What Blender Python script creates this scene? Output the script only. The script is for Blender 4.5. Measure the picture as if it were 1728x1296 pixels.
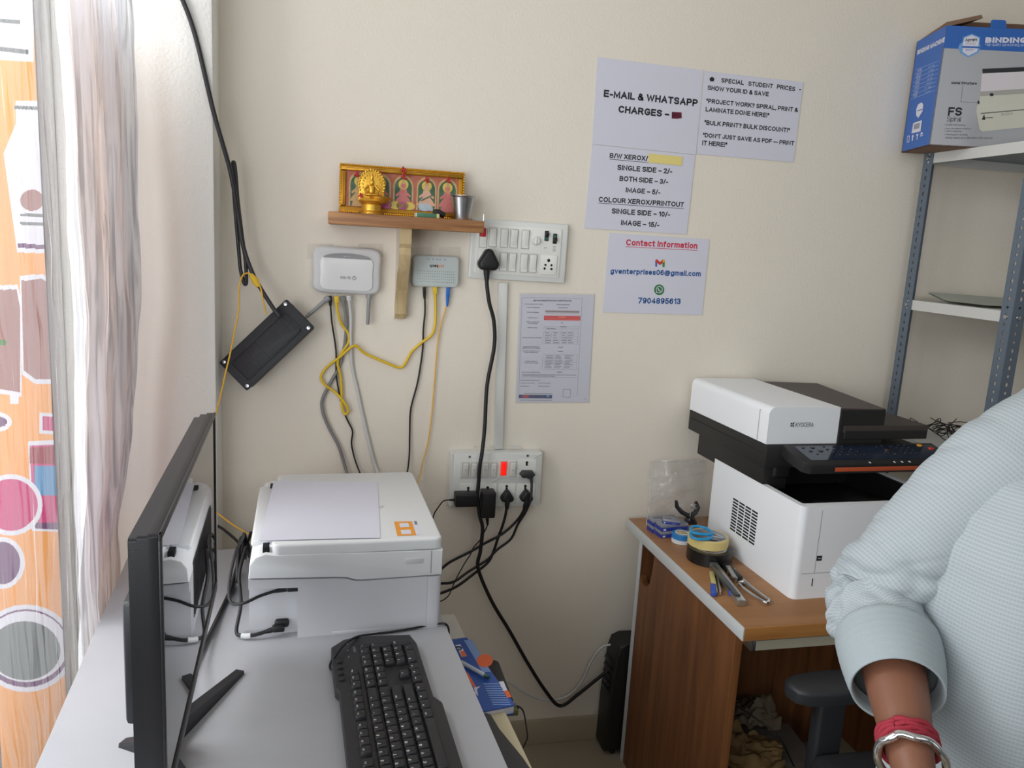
import bpy, bmesh, math, random
from mathutils import Vector, Matrix, noise
random.seed(7)
SC = bpy.context.scene
for o in list(bpy.data.objects):
    bpy.data.objects.remove(o)
COL = SC.collection
R = math.radians

# ------------------------------------------------------------------ camera
F = 1318.0
YAW, PIT, ROL = R(12.80), R(10.25), R(-3.346)
CAM = Vector((0, -2.05, 1.48))
fw = Vector((math.sin(YAW)*math.cos(PIT), math.cos(YAW)*math.cos(PIT), -math.sin(PIT)))
r0 = Vector((math.cos(YAW), -math.sin(YAW), 0))
d0 = fw.cross(r0)
rt = r0*math.cos(ROL) + d0*math.sin(ROL)
dn = -r0*math.sin(ROL) + d0*math.cos(ROL)
cam = bpy.data.cameras.new('camera')
cam.sensor_width = 36.0
cam.lens = F/1728*36.0
cam.clip_start = 0.02
camo = bpy.data.objects.new('camera', cam)
COL.objects.link(camo)
up = -dn
bk = -fw
camo.matrix_world = Matrix(((rt.x, up.x, bk.x, CAM.x), (rt.y, up.y, bk.y, CAM.y), (rt.z, up.z, bk.z, CAM.z), (0, 0, 0, 1)))
SC.camera = camo

def at(x, y, Y=None, Z=None, X=None):
    """photo pixel -> point on a plane of the room"""
    v = fw + rt*((x-864)/F) + dn*((y-648)/F)
    if Y is not None: t = (Y-CAM.y)/v.y
    elif Z is not None: t = (Z-CAM.z)/v.z
    else: t = (X-CAM.x)/v.x
    return CAM + v*t

# ------------------------------------------------------------------ view, world, light
SC.view_settings.view_transform = 'Standard'
SC.view_settings.look = 'None'
SC.view_settings.gamma = 1.0
SC.view_settings.use_curve_mapping = False
SC.view_settings.exposure = -0.12
w = bpy.data.worlds.new('World'); SC.world = w
w.use_nodes = True
bg = w.node_tree.nodes['Background']
bg.inputs[0].default_value = (0.86, 0.93, 1.0, 1)
bg.inputs[1].default_value = 0.12

def area(name, loc, target, sx, sy, power, col=(1, 1, 1)):
    l = bpy.data.lights.new(name, 'AREA'); l.shape = 'RECTANGLE'
    l.size = sx; l.size_y = sy; l.energy = power; l.color = col
    o = bpy.data.objects.new(name, l); COL.objects.link(o)
    o.location = loc
    o.rotation_euler = (Vector(target)-Vector(loc)).to_track_quat('-Z', 'Y').to_euler()
    return o
# daylight through the curtained window on the left and through the open shop front, plus one added fill for the pillar
area('banner_daylight', (-1.30, -0.45, 1.20), (0.0, -0.45, 1.20), 0.6, 1.6, 9, (0.95, 0.98, 1.0))
area('pillar_fill', (-1.15, -0.60, 2.35), (-0.2, -0.3, 1.0), 0.85, 0.5, 23, (0.97, 0.985, 1.0))  # fill light added above the banner to brighten the pillar and curtain
area('window_daylight', (-1.05, -1.10, 1.45), (0.0, -0.70, 1.45), 1.0, 2.0, 27, (0.96, 0.98, 1.0))
area('doorway_daylight', (-1.10, -2.75, 1.40), (0.3, -1.2, 1.35), 1.3, 1.0, 34, (0.95, 0.98, 1.0))
area('shopfront_daylight', (0.9, -3.9, 2.3), (0.6, 0, 1.6), 2.2, 0.8, 17, (0.98, 0.985, 1.0))

# ------------------------------------------------------------------ materials
def lin(c):
    out = []
    for v in c[:3]:
        v = v/255.0
        out.append(v/12.92 if v <= 0.04045 else ((v+0.055)/1.055)**2.4)
    return (*out, 1.0)
MATS = {}
def pm(name, col, rough=0.5, metal=0.0, bump=0.0, bscale=80.0, var=0.06, vscale=12.0, spec=0.5, coat=0.0, emit=0.0, emitcol=None, alpha=1.0, stretch=None):
    """plain procedural material: noise-varied colour and noise bump"""
    if name in MATS: return MATS[name]
    m = bpy.data.materials.new(name); m.use_nodes = True
    nt = m.node_tree; N = nt.nodes; L = nt.links
    b = N['Principled BSDF']
    c = lin(col)
    tc = N.new('ShaderNodeTexCoord'); mp = N.new('ShaderNodeMapping')
    L.new(tc.outputs['Object'], mp.inputs[0])
    if stretch: mp.inputs['Scale'].default_value = stretch
    nz = N.new('ShaderNodeTexNoise'); nz.inputs['Scale'].default_value = vscale; nz.inputs['Detail'].default_value = 3
    L.new(mp.outputs[0], nz.inputs['Vector'])
    mx = N.new('ShaderNodeMix'); mx.data_type = 'RGBA'
    mx.inputs[6].default_value = tuple(max(0, v*(1-var)) for v in c[:3]) + (1,)
    mx.inputs[7].default_value = tuple(min(1, v*(1+var)) for v in c[:3]) + (1,)
    L.new(nz.outputs[0], mx.inputs[0]); L.new(mx.outputs[2], b.inputs['Base Color'])
    b.inputs['Roughness'].default_value = rough
    b.inputs['Metallic'].default_value = metal
    b.inputs['Specular IOR Level'].default_value = spec
    if coat: b.inputs['Coat Weight'].default_value = coat; b.inputs['Coat Roughness'].default_value = 0.08
    if emit:
        b.inputs['Emission Color'].default_value = lin(emitcol or col); b.inputs['Emission Strength'].default_value = emit
    if alpha < 1: b.inputs['Alpha'].default_value = alpha
    if bump:
        n2 = N.new('ShaderNodeTexNoise'); n2.inputs['Scale'].default_value = bscale; n2.inputs['Detail'].default_value = 4
        L.new(mp.outputs[0], n2.inputs['Vector'])
        bp = N.new('ShaderNodeBump'); bp.inputs['Strength'].default_value = bump; bp.inputs['Distance'].default_value = 0.002
        L.new(n2.outputs[0], bp.inputs['Height']); L.new(bp.outputs[0], b.inputs['Normal'])
    MATS[name] = m
    return m

def wood(name, c1, c2, axis='Z', scale=6.0, rough=0.45, bumpy=0.1, freq=9.0):
    if name in MATS: return MATS[name]
    m = bpy.data.materials.new(name); m.use_nodes = True
    nt = m.node_tree; N = nt.nodes; L = nt.links; b = N['Principled BSDF']
    tc = N.new('ShaderNodeTexCoord'); mp = N.new('ShaderNodeMapping'); L.new(tc.outputs['Object'], mp.inputs[0])
    s = [freq, freq, freq]; s['XYZ'.index(axis)] = freq*0.06
    mp.inputs['Scale'].default_value = s
    nz = N.new('ShaderNodeTexNoise'); nz.inputs['Scale'].default_value = scale; nz.inputs['Detail'].default_value = 6; nz.inputs['Distortion'].default_value = 0.6
    L.new(mp.outputs[0], nz.inputs['Vector'])
    cr = N.new('ShaderNodeValToRGB'); cr.color_ramp.elements[0].position = 0.3; cr.color_ramp.elements[1].position = 0.72
    cr.color_ramp.elements[0].color = lin(c1); cr.color_ramp.elements[1].color = lin(c2)
    L.new(nz.outputs[0], cr.inputs[0]); L.new(cr.outputs[0], b.inputs['Base Color'])
    b.inputs['Roughness'].default_value = rough
    bp = N.new('ShaderNodeBump'); bp.inputs['Strength'].default_value = bumpy; bp.inputs['Distance'].default_value = 0.001
    L.new(nz.outputs[0], bp.inputs['Height']); L.new(bp.outputs[0], b.inputs['Normal'])
    MATS[name] = m
    return m

def sheer(name, col, transp, scale=(60, 60, 3)):
    """thin cloth or film: see-through mixed with translucent"""
    if name in MATS: return MATS[name]
    m = bpy.data.materials.new(name); m.use_nodes = True
    nt = m.node_tree; N = nt.nodes; L = nt.links
    N.remove(N['Principled BSDF']); out = N['Material Output']
    tc = N.new('ShaderNodeTexCoord'); mp = N.new('ShaderNodeMapping'); mp.inputs['Scale'].default_value = scale
    L.new(tc.outputs['Object'], mp.inputs[0])
    nz = N.new('ShaderNodeTexNoise'); nz.inputs['Scale'].default_value = 1.0; nz.inputs['Detail'].default_value = 5; nz.inputs['Distortion'].default_value = 1.2
    L.new(mp.outputs[0], nz.inputs['Vector'])
    mr = N.new('ShaderNodeMapRange'); mr.inputs[1].default_value = 0.35; mr.inputs[2].default_value = 0.7
    mr.inputs[3].default_value = max(0, transp-0.15); mr.inputs[4].default_value = min(1, transp+0.13)
    L.new(nz.outputs[0], mr.inputs[0])
    tr = N.new('ShaderNodeBsdfTransparent'); tl = N.new('ShaderNodeBsdfTranslucent'); df = N.new('ShaderNodeBsdfDiffuse')
    cr = N.new('ShaderNodeValToRGB'); cr.color_ramp.elements[0].position = 0.36; cr.color_ramp.elements[1].position = 0.52
    c_ = lin(col); cr.color_ramp.elements[0].color = tuple(v*0.62 for v in c_[:3])+(1,); cr.color_ramp.elements[1].color = c_
    L.new(nz.outputs[0], cr.inputs[0]); L.new(cr.outputs[0], tl.inputs[0]); L.new(cr.outputs[0], df.inputs[0])
    m1 = N.new('ShaderNodeMixShader'); m1.inputs[0].default_value = 0.5
    L.new(tl.outputs[0], m1.inputs[1]); L.new(df.outputs[0], m1.inputs[2])
    m2 = N.new('ShaderNodeMixShader'); L.new(mr.outputs[0], m2.inputs[0]); L.new(m1.outputs[0], m2.inputs[1]); L.new(tr.outputs[0], m2.inputs[2])
    bp = N.new('ShaderNodeBump'); bp.inputs['Strength'].default_value = 0.6; bp.inputs['Distance'].default_value = 0.004
    L.new(nz.outputs[0], bp.inputs['Height']); L.new(bp.outputs[0], df.inputs['Normal']); L.new(bp.outputs[0], tl.inputs['Normal'])
    L.new(m2.outputs[0], out.inputs[0])
    MATS[name] = m
    return m

def backlit(name, col, strength=0.6):
    """printed vinyl that lets daylight through"""
    if name in MATS: return MATS[name]
    m = bpy.data.materials.new(name); m.use_nodes = True
    nt = m.node_tree; N = nt.nodes; L = nt.links
    N.remove(N['Principled BSDF']); out = N['Material Output']
    tc = N.new('ShaderNodeTexCoord'); nz = N.new('ShaderNodeTexNoise'); nz.inputs['Scale'].default_value = 14
    L.new(tc.outputs['Object'], nz.inputs['Vector'])
    c = tuple(v*0.74 for v in lin(col)[:3])+(1,); mx = N.new('ShaderNodeMix'); mx.data_type = 'RGBA'
    mx.inputs[6].default_value = tuple(v*0.93 for v in c[:3])+(1,); mx.inputs[7].default_value = c
    L.new(nz.outputs[0], mx.inputs[0])
    tl = N.new('ShaderNodeBsdfTranslucent'); df = N.new('ShaderNodeBsdfDiffuse')
    L.new(mx.outputs[2], tl.inputs[0]); L.new(mx.outputs[2], df.inputs[0])
    m1 = N.new('ShaderNodeMixShader'); m1.inputs[0].default_value = 1-strength
    L.new(tl.outputs[0], m1.inputs[1]); L.new(df.outputs[0], m1.inputs[2]); L.new(m1.outputs[0], out.inputs[0])
    MATS[name] = m
    return m

def clearfilm(name, col=(235, 238, 240), amount=0.12, rough=0.12):
    if name in MATS: return MATS[name]
    m = bpy.data.materials.new(name); m.use_nodes = True
    nt = m.node_tree; N = nt.nodes; L = nt.links
    N.remove(N['Principled BSDF']); out = N['Material Output']
    tr = N.new('ShaderNodeBsdfTransparent'); gl = N.new('ShaderNodeBsdfGlossy'); df = N.new('ShaderNodeBsdfDiffuse')
    gl.inputs['Roughness'].default_value = rough; gl.inputs[0].default_value = lin(col); df.inputs[0].default_value = lin(col)
    tc = N.new('ShaderNodeTexCoord'); nz = N.new('ShaderNodeTexNoise'); nz.inputs['Scale'].default_value = 40
    L.new(tc.outputs['Object'], nz.inputs['Vector'])
    bp = N.new('ShaderNodeBump'); bp.inputs['Strength'].default_value = 0.35; bp.inputs['Distance'].default_value = 0.004
    L.new(nz.outputs[0], bp.inputs['Height']); L.new(bp.outputs[0], gl.inputs['Normal'])
    a = N.new('ShaderNodeMixShader'); a.inputs[0].default_value = 0.55
    L.new(df.outputs[0], a.inputs[1]); L.new(gl.outputs[0], a.inputs[2])
    b = N.new('ShaderNodeMixShader'); b.inputs[0].default_value = amount
    L.new(tr.outputs[0], b.inputs[1]); L.new(a.outputs[0], b.inputs[2]); L.new(b.outputs[0], out.inputs[0])
    MATS[name] = m
    return m

def weave(name, base, line, pitch=0.0085, wdt=0.14, rough=0.8):
    """shirting with a fine grid of lighter lines, laid out by the cloth's own UVs (metres)"""
    m = bpy.data.materials.new(name); m.use_nodes = True
    nt = m.node_tree; N = nt.nodes; L = nt.links; b = N['Principled BSDF']
    uv = N.new('ShaderNodeUVMap'); sp = N.new('ShaderNodeSeparateXYZ'); L.new(uv.outputs[0], sp.inputs[0])
    vals = []
    for ax, wd in ((0, wdt*0.8), (1, wdt*1.15)):
        d = N.new('ShaderNodeMath'); d.operation = 'DIVIDE'; d.inputs[1].default_value = pitch; L.new(sp.outputs[ax], d.inputs[0])
        fr = N.new('ShaderNodeMath'); fr.operation = 'FRACT'; L.new(d.outputs[0], fr.inputs[0])
        s = N.new('ShaderNodeMath'); s.operation = 'SUBTRACT'; s.inputs[1].default_value = 0.5; L.new(fr.outputs[0], s.inputs[0])
        a = N.new('ShaderNodeMath'); a.operation = 'ABSOLUTE'; L.new(s.outputs[0], a.inputs[0])
        mr = N.new('ShaderNodeMapRange'); mr.interpolation_type = 'SMOOTHSTEP'
        mr.inputs[1].default_value = wd; mr.inputs[2].default_value = wd+0.14; mr.inputs[3].default_value = 1; mr.inputs[4].default_value = 0
        L.new(a.outputs[0], mr.inputs[0]); vals.append((mr, ax))
    sc = N.new('ShaderNodeMath'); sc.operation = 'MULTIPLY'; sc.inputs[1].default_value = 0.45; L.new(vals[0][0].outputs[0], sc.inputs[0])
    mxm = N.new('ShaderNodeMath'); mxm.operation = 'MAXIMUM'; L.new(sc.outputs[0], mxm.inputs[0]); L.new(vals[1][0].outputs[0], mxm.inputs[1])
    mx = N.new('ShaderNodeMix'); mx.data_type = 'RGBA'; mx.inputs[6].default_value = lin(base); mx.inputs[7].default_value = lin(line)
    L.new(mxm.outputs[0], mx.inputs[0]); L.new(mx.outputs[2], b.inputs['Base Color'])
    b.inputs['Roughness'].default_value = rough; b.inputs['Specular IOR Level'].default_value = 0.2
    tc = N.new('ShaderNodeTexCoord'); nz = N.new('ShaderNodeTexNoise'); nz.inputs['Scale'].default_value = 9
    L.new(tc.outputs['Object'], nz.inputs['Vector'])
    bp = N.new('ShaderNodeBump'); bp.inputs['Strength'].default_value = 0.3; bp.inputs['Distance'].default_value = 0.008
    L.new(nz.outputs[0], bp.inputs['Height']); L.new(bp.outputs[0], b.inputs['Normal'])
    return m

M_wall = pm('wall_paint', (233, 225, 211), 0.75, bump=0.5, bscale=150, var=0.025, vscale=3)
M_pillar = pm('pillar_paint', (238, 238, 233), 0.7, bump=0.7, bscale=130, var=0.02, vscale=5)
M_white = pm('white_plastic', (226, 227, 226), 0.38, var=0.015)
M_wplate = pm('ivory_plate', (222, 224, 220), 0.35, var=0.015)
M_switch = pm('switch_plastic', (232, 232, 226), 0.3, var=0.01)
M_black = pm('black_plastic', (22, 22, 24), 0.42, bump=0.15, bscale=600)
M_rubber = pm('black_rubber', (18, 18, 20), 0.5)
M_dark = pm('charcoal_plastic', (40, 41, 45), 0.4)
M_grey = pm('grey_plastic', (150, 152, 154), 0.45)
M_lgrey = pm('light_grey_plastic', (198, 200, 200), 0.4)
M_yel = pm('yellow_pvc', (226, 190, 40), 0.45)
M_fibre = pm('orange_yellow_fibre', (235, 180, 50), 0.4)
M_greyc = pm('grey_cord', (128, 128, 128), 0.5)
M_whitec = pm('white_cord', (205, 206, 206), 0.5)
M_bluep = pm('blue_connector', (30, 110, 200), 0.4)
M_paper = pm('paper', (214, 214, 226), 0.8, var=0.015, vscale=6, bump=0.08, bscale=8)
M_ink = pm('black_ink', (38, 38, 46), 0.8)
M_inkb = pm('blue_ink', (38, 88, 150), 0.8)
M_inkr = pm('red_ink', (205, 50, 80), 0.8)
M_inkg = pm('grey_ink', (120, 120, 130), 0.8)
M_chrome = pm('chrome', (215, 215, 215), 0.18, 1.0)
M_steel = pm('steel', (185, 187, 190), 0.28, 1.0)
M_brass = pm('brass', (214, 164, 52), 0.24, 1.0)
M_gold = pm('gilt_frame', (190, 138, 42), 0.34, 0.65, bump=0.3, bscale=200, var=0.2, vscale=40)
M_red = pm('red_paint', (178, 26, 34), 0.5)
M_hole = pm('dark_hole', (12, 12, 12), 0.7)

# ------------------------------------------------------------------ mesh helpers
I4 = Matrix.Identity(4)
def frame(o, x, y):
    x = Vector(x).normalized(); y = Vector(y); y = (y - x*y.dot(x)).normalized(); z = x.cross(y)
    return Matrix(((x.x, y.x, z.x, o[0]), (x.y, y.y, z.y, o[1]), (x.z, y.z, z.z, o[2]), (0, 0, 0, 1)))
def wframe(o, ang=0.0):
    """frame on the back wall: x right, y up, z out of the wall towards the room"""
    return frame(o, (math.cos(ang), 0, math.sin(ang)), (-math.sin(ang), 0, math.cos(ang)))
def rrect(w, h, r, n=5, cx=0, cy=0):
    p = []
    for sx, sy, a in ((1, 1, 0), (-1, 1, 90), (-1, -1, 180), (1, -1, 270)):
        for i in range(n+1):
            t = R(a + 90*i/n)
            p.append((cx+sx*(w/2-r)+r*math.cos(t), cy+sy*(h/2-r)+r*math.sin(t)))
    return p
def circ(r, n=24, cx=0, cy=0, ry=None):
    return [(cx+r*math.cos(2*math.pi*i/n), cy+(ry or r)*math.sin(2*math.pi*i/n)) for i in range(n)]
def spline(pts, n=8):
    pts = [Vector(p) for p in pts]
    P = [2*pts[0]-pts[1]] + pts + [2*pts[-1]-pts[-2]]
    out = []
    for i in range(1, len(P)-2):
        a, b, c, d = P[i-1], P[i], P[i+1], P[i+2]
        for k in range(n):
            t = k/n
            out.append(0.5*((2*b)+(c-a)*t+(2*a-5*b+4*c-d)*t*t+(3*b-a-3*c+d)*t**3))
    out.append(pts[-1])
    return out
# ---- lettering: a plain grotesque drawn with a broad pen (centre lines on a unit cap height)
def _a(cx, cy, rx, ry, a0, a1, n=7): return [(cx+rx*math.cos(R(a0+(a1-a0)*i/n)), cy+ry*math.sin(R(a0+(a1-a0)*i/n))) for i in range(n+1)]
def _o(cx, cy, rx, ry): return _a(cx, cy, rx, ry, 90, 450, 16)
def _S(w, b=0, h=1.0):
    m = b+(h-b)*.51; ru = (h-m)/2; rl = (m-b)/2
    return _a(w/2, h-ru, w/2, ru, 25, 180, 6)[:-1] + _a(w/2, h-ru, w/2, ru, 180, 250, 4) + _a(w/2, b+rl, w/2, rl, 70, 0, 4)[0:] + _a(w/2, b+rl, w/2, rl, 0, -155, 6)[1:]
X = .72     # x-height
GL = {
'A': (.72, [[(0, 0), (.36, 1), (.72, 0)], [(.13, .33), (.59, .33)]]),
'B': (.62, [[(.36, .52), (0, .52), (0, 1), (.34, 1)] + _a(.34, .76, .23, .24, 90, -90), [(0, .52), (0, 0), (.36, 0)] + _a(.36, .26, .26, .26, -90, 90)]),
'C': (.68, [_a(.36, .5, .36, .5, 45, 315, 14)]), 'D': (.66, [[(0, 0), (0, 1), (.26, 1)] + _a(.26, .5, .40, .5, 90, -90, 10) + [(0, 0)]]),
'E': (.56, [[(.56, 1), (0, 1), (0, 0), (.56, 0)], [(0, .52), (.50, .52)]]), 'F': (.54, [[(.54, 1), (0, 1), (0, 0)], [(0, .50), (.46, .50)]]),
'G': (.70, [_a(.37, .5, .37, .5, 45, 320, 14) + [(.70, .20), (.70, .46), (.40, .46)]]), 'H': (.62, [[(0, 0), (0, 1)], [(.62, 0), (.62, 1)], [(0, .52), (.62, .52)]]),
'I': (.0, [[(0, 0), (0, 1)]]), 'J': (.46, [[(.46, 1), (.46, .24)] + _a(.23, .24, .23, .24, 0, -180)]), 'K': (.64, [[(0, 0), (0, 1)], [(.60, 1), (0, .36)], [(.20, .58), (.64, 0)]]),
'L': (.52, [[(0, 1), (0, 0), (.52, 0)]]), 'M': (.78, [[(0, 0), (0, 1), (.39, .12), (.78, 1), (.78, 0)]]), 'N': (.64, [[(0, 0), (0, 1), (.64, 0), (.64, 1)]]),
'O': (.76, [_o(.38, .5, .38, .5)]), 'P': (.60, [[(0, 0), (0, 1), (.34, 1)] + _a(.34, .72, .26, .28, 90, -90) + [(0, .44)]]), 'Q': (.76, [_o(.38, .5, .38, .5), [(.46, .22), (.74, -.04)]]),
'R': (.66, [[(0, 0), (0, 1), (.36, 1)] + _a(.36, .74, .25, .26, 90, -90) + [(0, .48)], [(.34, .48), (.64, 0)]]), 'S': (.60, [_S(.60)]), 'T': (.60, [[(0, 1), (.60, 1)], [(.30, 1), (.30, 0)]]),
'U': (.62, [[(0, 1), (0, .32)] + _a(.31, .32, .31, .32, 180, 360, 10) + [(.62, 1)]]), 'V': (.68, [[(0, 1), (.34, 0), (.68, 1)]]), 'W': (1.0, [[(0, 1), (.24, 0), (.50, .92), (.76, 0), (1.0, 1)]]),
'X': (.64, [[(0, 0), (.64, 1)], [(0, 1), (.64, 0)]]), 'Y': (.66, [[(0, 1), (.33, .44), (.66, 1)], [(.33, .44), (.33, 0)]]), 'Z': (.58, [[(0, 1), (.58, 1), (0, 0), (.58, 0)]]),
'0': (.50, [_o(.25, .5, .25, .5)]), '1': (.24, [[(0, .76), (.24, 1), (.24, 0)]]), '2': (.50, [_a(.25, .74, .25, .26, 165, -20, 8) + [(0, 0), (.52, 0)]]),
'3': (.50, [_a(.24, .76, .22, .24, 155, -90, 9) + _a(.24, .26, .26, .26, 90, -160, 10)]), '4': (.54, [[(.40, 0), (.40, 1), (0, .26), (.54, .26)]]), '5': (.50, [[(.46, 1), (.08, 1), (.03, .52)] + _a(.24, .32, .26, .32, 130, -155, 10)]),
'6': (.50, [_a(.26, .5, .26, .5, 50, 180, 8) + _a(.25, .31, .25, .31, 180, 540, 14)]), '7': (.50, [[(0, 1), (.50, 1), (.16, 0)]]), '8': (.50, [_o(.25, .75, .22, .25), _o(.25, .26, .25, .26)]), '9': (.50, [_a(.24, .5, .26, .5, -130, 0, 8) + _a(.25, .69, .25, .31, 0, 360, 14)]),
'a': (.46, [_a(.23, X-.2, .23, .2, 160, 0, 6) + [(.46, 0)], _o(.22, .21, .22, .21)]), 'b': (.48, [[(0, 1), (0, 0)], _o(.24, X/2, .24, X/2)]), 'c': (.44, [_a(.24, X/2, .24, X/2, 45, 315, 12)]), 'd': (.48, [[(.48, 1), (.48, 0)], _o(.24, X/2, .24, X/2)]),
'e': (.48, [[(.0, X/2), (.48, X/2)] + _a(.24, X/2, .24, X/2, 0, 315, 12)]), 'f': (.28, [[(.10, 0), (.10, .82)] + _a(.26, .82, .16, .18, 180, 90, 4), [(-.04, X), (.28, X)]]), 'g': (.48, [_o(.24, X/2, .24, X/2), [(.48, X), (.48, -.04)] + _a(.24, -.04, .24, .22, 0, -160, 8)]),
'h': (.44, [[(0, 1), (0, 0)], _a(.22, X-.22, .22, .22, 180, 0) + [(.44, 0)]]), 'i': (.0, [[(0, 0), (0, X-.06)], [(0, .96), (0, 1.0)]]), 'j': (.1, [[(.1, X), (.1, -.2)], [(.1, .92), (.1, 1.04)]]), 'k': (.46, [[(0, 1), (0, 0)], [(.42, X), (0, .26)], [(.15, .42), (.46, 0)]]), 'l': (.0, [[(0, 0), (0, 1)]]),
'm': (.76, [[(0, X), (0, 0)], _a(.19, X-.19, .19, .19, 180, 0) + [(.38, 0)], _a(.57, X-.19, .19, .19, 180, 0) + [(.76, 0)]]), 'n': (.44, [[(0, X), (0, 0)], _a(.22, X-.22, .22, .22, 180, 0) + [(.44, 0)]]), 'o': (.50, [_o(.25, X/2, .25, X/2)]), 'p': (.48, [[(0, X), (0, -.28)], _o(.24, X/2, .24, X/2)]), 'q': (.48, [[(.48, X), (.48, -.28)], _o(.24, X/2, .24, X/2)]),
'r': (.28, [[(0, X), (0, 0)], _a(.26, X-.26, .26, .24, 180, 80, 5)]), 's': (.42, [_S(.42, 0, X)]), 't': (.28, [[(.10, .95), (.10, .16)] + _a(.26, .16, .16, .16, 180, 280, 4), [(-.04, X), (.28, X)]]), 'u': (.44, [[(0, X), (0, .24)] + _a(.22, .24, .22, .24, 180, 360), [(.44, X), (.44, 0)]]), 'v': (.46, [[(0, X), (.23, 0), (.46, X)]]), 'w': (.70, [[(0, X), (.18, 0), (.35, X), (.52, 0), (.70, X)]]), 'x': (.44, [[(0, 0), (.44, X)], [(0, X), (.44, 0)]]), 'y': (.46, [[(0, X), (.24, .0)], [(.46, X), (.20, -.14), (.04, -.26)]]), 'z': (.42, [[(0, X), (.42, X), (0, 0), (.42, 0)]]),
'-': (.26, [[(0, .36), (.26, .36)]]), '\u2013': (.48, [[(0, .38), (.48, .38)]]), '\u2014': (.95, [[(0, .38), (.95, .38)]]), '/': (.24, [[(-.02, -.04), (.26, 1.04)]]), '.': (.0, [[(0, 0), (0, .03)]]), ',': (.0, [[(.02, .08), (-.04, -.16)]]), '!': (.0, [[(0, .42), (0, 1)], [(0, 0), (0, .02)]]), '?': (.46, [_a(.23, .76, .23, .24, 165, -40, 8) + [(.23, .44), (.23, .40)], [(.23, 0), (.23, .02)]]), '"': (.16, [[(0, .68), (0, 1)], [(.16, .68), (.16, 1)]]), "'": (.0, [[(0, .68), (0, 1)]]), '(': (.14, [_a(.35, .42, .33, .72, 130, 230, 6)]), ')': (.14, [_a(-.2, .42, .33, .72, -50, 50, 6)]),
'&': (.68, [[(.66, 0), (.14, .70)] + _a(.29, .80, .17, .20, 200, -40, 9) + _a(.22, .27, .22, .27, 110, 290, 8) + _a(.26, .38, .36, .38, -70, 5, 5)]), '@': (.98, [_o(.48, .38, .19, .22), [(.68, .60), (.66, .26)] + _a(.78, .28, .11, .11, 190, 340, 5) + _a(.49, .38, .49, .54, -5, 300, 18)]), '+': (.44, [[(0, .40), (.44, .40)], [(.22, .18), (.22, .62)]]), '=': (.44, [[(0, .28), (.44, .28)], [(0, .52), (.44, .52)]]), ';': (.0, [[(.02, .08), (-.04, -.16)], [(0, .5), (0, .6)]]), '*': (.3, [[(0, .7), (.3, .9)], [(0, .9), (.3, .7)], [(.15, .62), (.15, .98)]]), '[': (.16, [[(.16, 1), (0, 1), (0, -.1), (.16, -.1)]]), ']': (.16, [[(0, 1), (.16, 1), (.16, -.1), (0, -.1)]]), '\\': (.24, [[(-.02, 1.04), (.26, -.04)]]), '`': (.1, [[(0, 1), (.1, .8)]]),
'\u2190': (.6, [[(.6, .4), (0, .4)], [(.2, .6), (0, .4), (.2, .2)]]), '\u2192': (.6, [[(0, .4), (.6, .4)], [(.4, .6), (.6, .4), (.4, .2)]]), '\u2191': (.4, [[(.2, 0), (.2, .8)], [(0, .6), (.2, .8), (.4, .6)]]), '\u2193': (.4, [[(.2, .8), (.2, 0)], [(0, .2), (.2, 0), (.4, .2)]]), '\u25a0': (.4, [[(0, .2), (.4, .2), (.4, .6), (0, .6), (0, .2)]]), '\u2261': (.4, [[(0, .2), (.4, .2)], [(0, .4), (.4, .4)], [(0, .6), (.4, .6)]]), '\u25c6': (.4, [[(0, .4), (.2, .6), (.4, .4), (.2, .2), (0, .4)]]),
}
_tcache = {}
def textgeo(s, bold):
    k = (s, bold)
    if k in _tcache: return _tcache[k]
    t = .085 + bold*7.0; H = .73; v = []; f = []; x = 0.0; gap = t+.10+.2*max(0, .1-t)
    for ch in s:
        if ch == ' ': x += .34; continue
        w, pls = GL.get(ch, GL['-'])
        for kk, pl in enumerate(pls):
            p = [Vector((q[0]*1.0, t/2+q[1]*(1-t), 0)) for q in pl]
            p = [a for i, a in enumerate(p) if i == 0 or (a-p[i-1]).length > 1e-4]
            n = len(p); closed = (p[0]-p[-1]).length < 1e-3 and n > 3
            if not closed:   # square ends
                d0, d1 = (p[0]-p[1]).normalized(), (p[-1]-p[-2]).normalized(); p[0] = p[0]+d0*t*.5; p[-1] = p[-1]+d1*t*.5
            b = len(v)
            for i in range(n):
                if closed and i in (0, n-1): a, c = p[n-2], p[1]
                else: a, c = p[max(0, i-1)], p[min(n-1, i+1)]
                d1 = (p[i]-a) if (p[i]-a).length > 1e-6 else (c-p[i]); d2 = (c-p[i]) if (c-p[i]).length > 1e-6 else (p[i]-a)
                d1 = d1.normalized(); d2 = d2.normalized(); n1 = Vector((-d1.y, d1.x, 0)); n2 = Vector((-d2.y, d2.x, 0)); m = n1+n2
                m = m.normalized() if m.length > .2 else n1
                k2 = min(1.9, 1/max(.35, m.dot(n1)))
                for sg in (-1, 1):
                    q = p[i]+m*sg*t/2*k2; v.append(((x+q.x)*H, min(max(q.y, -.35), 1.12)*H, kk*.0006))
            for i in range(n-1): f.append((b+2*i, b+2*i+2, b+2*i+3, b+2*i+1))
        x += w+gap
    xs = [q[0] for q in v] or [0, 1]
    r = (v, f, min(xs), max(xs)); _tcache[k] = r
    return r

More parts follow.
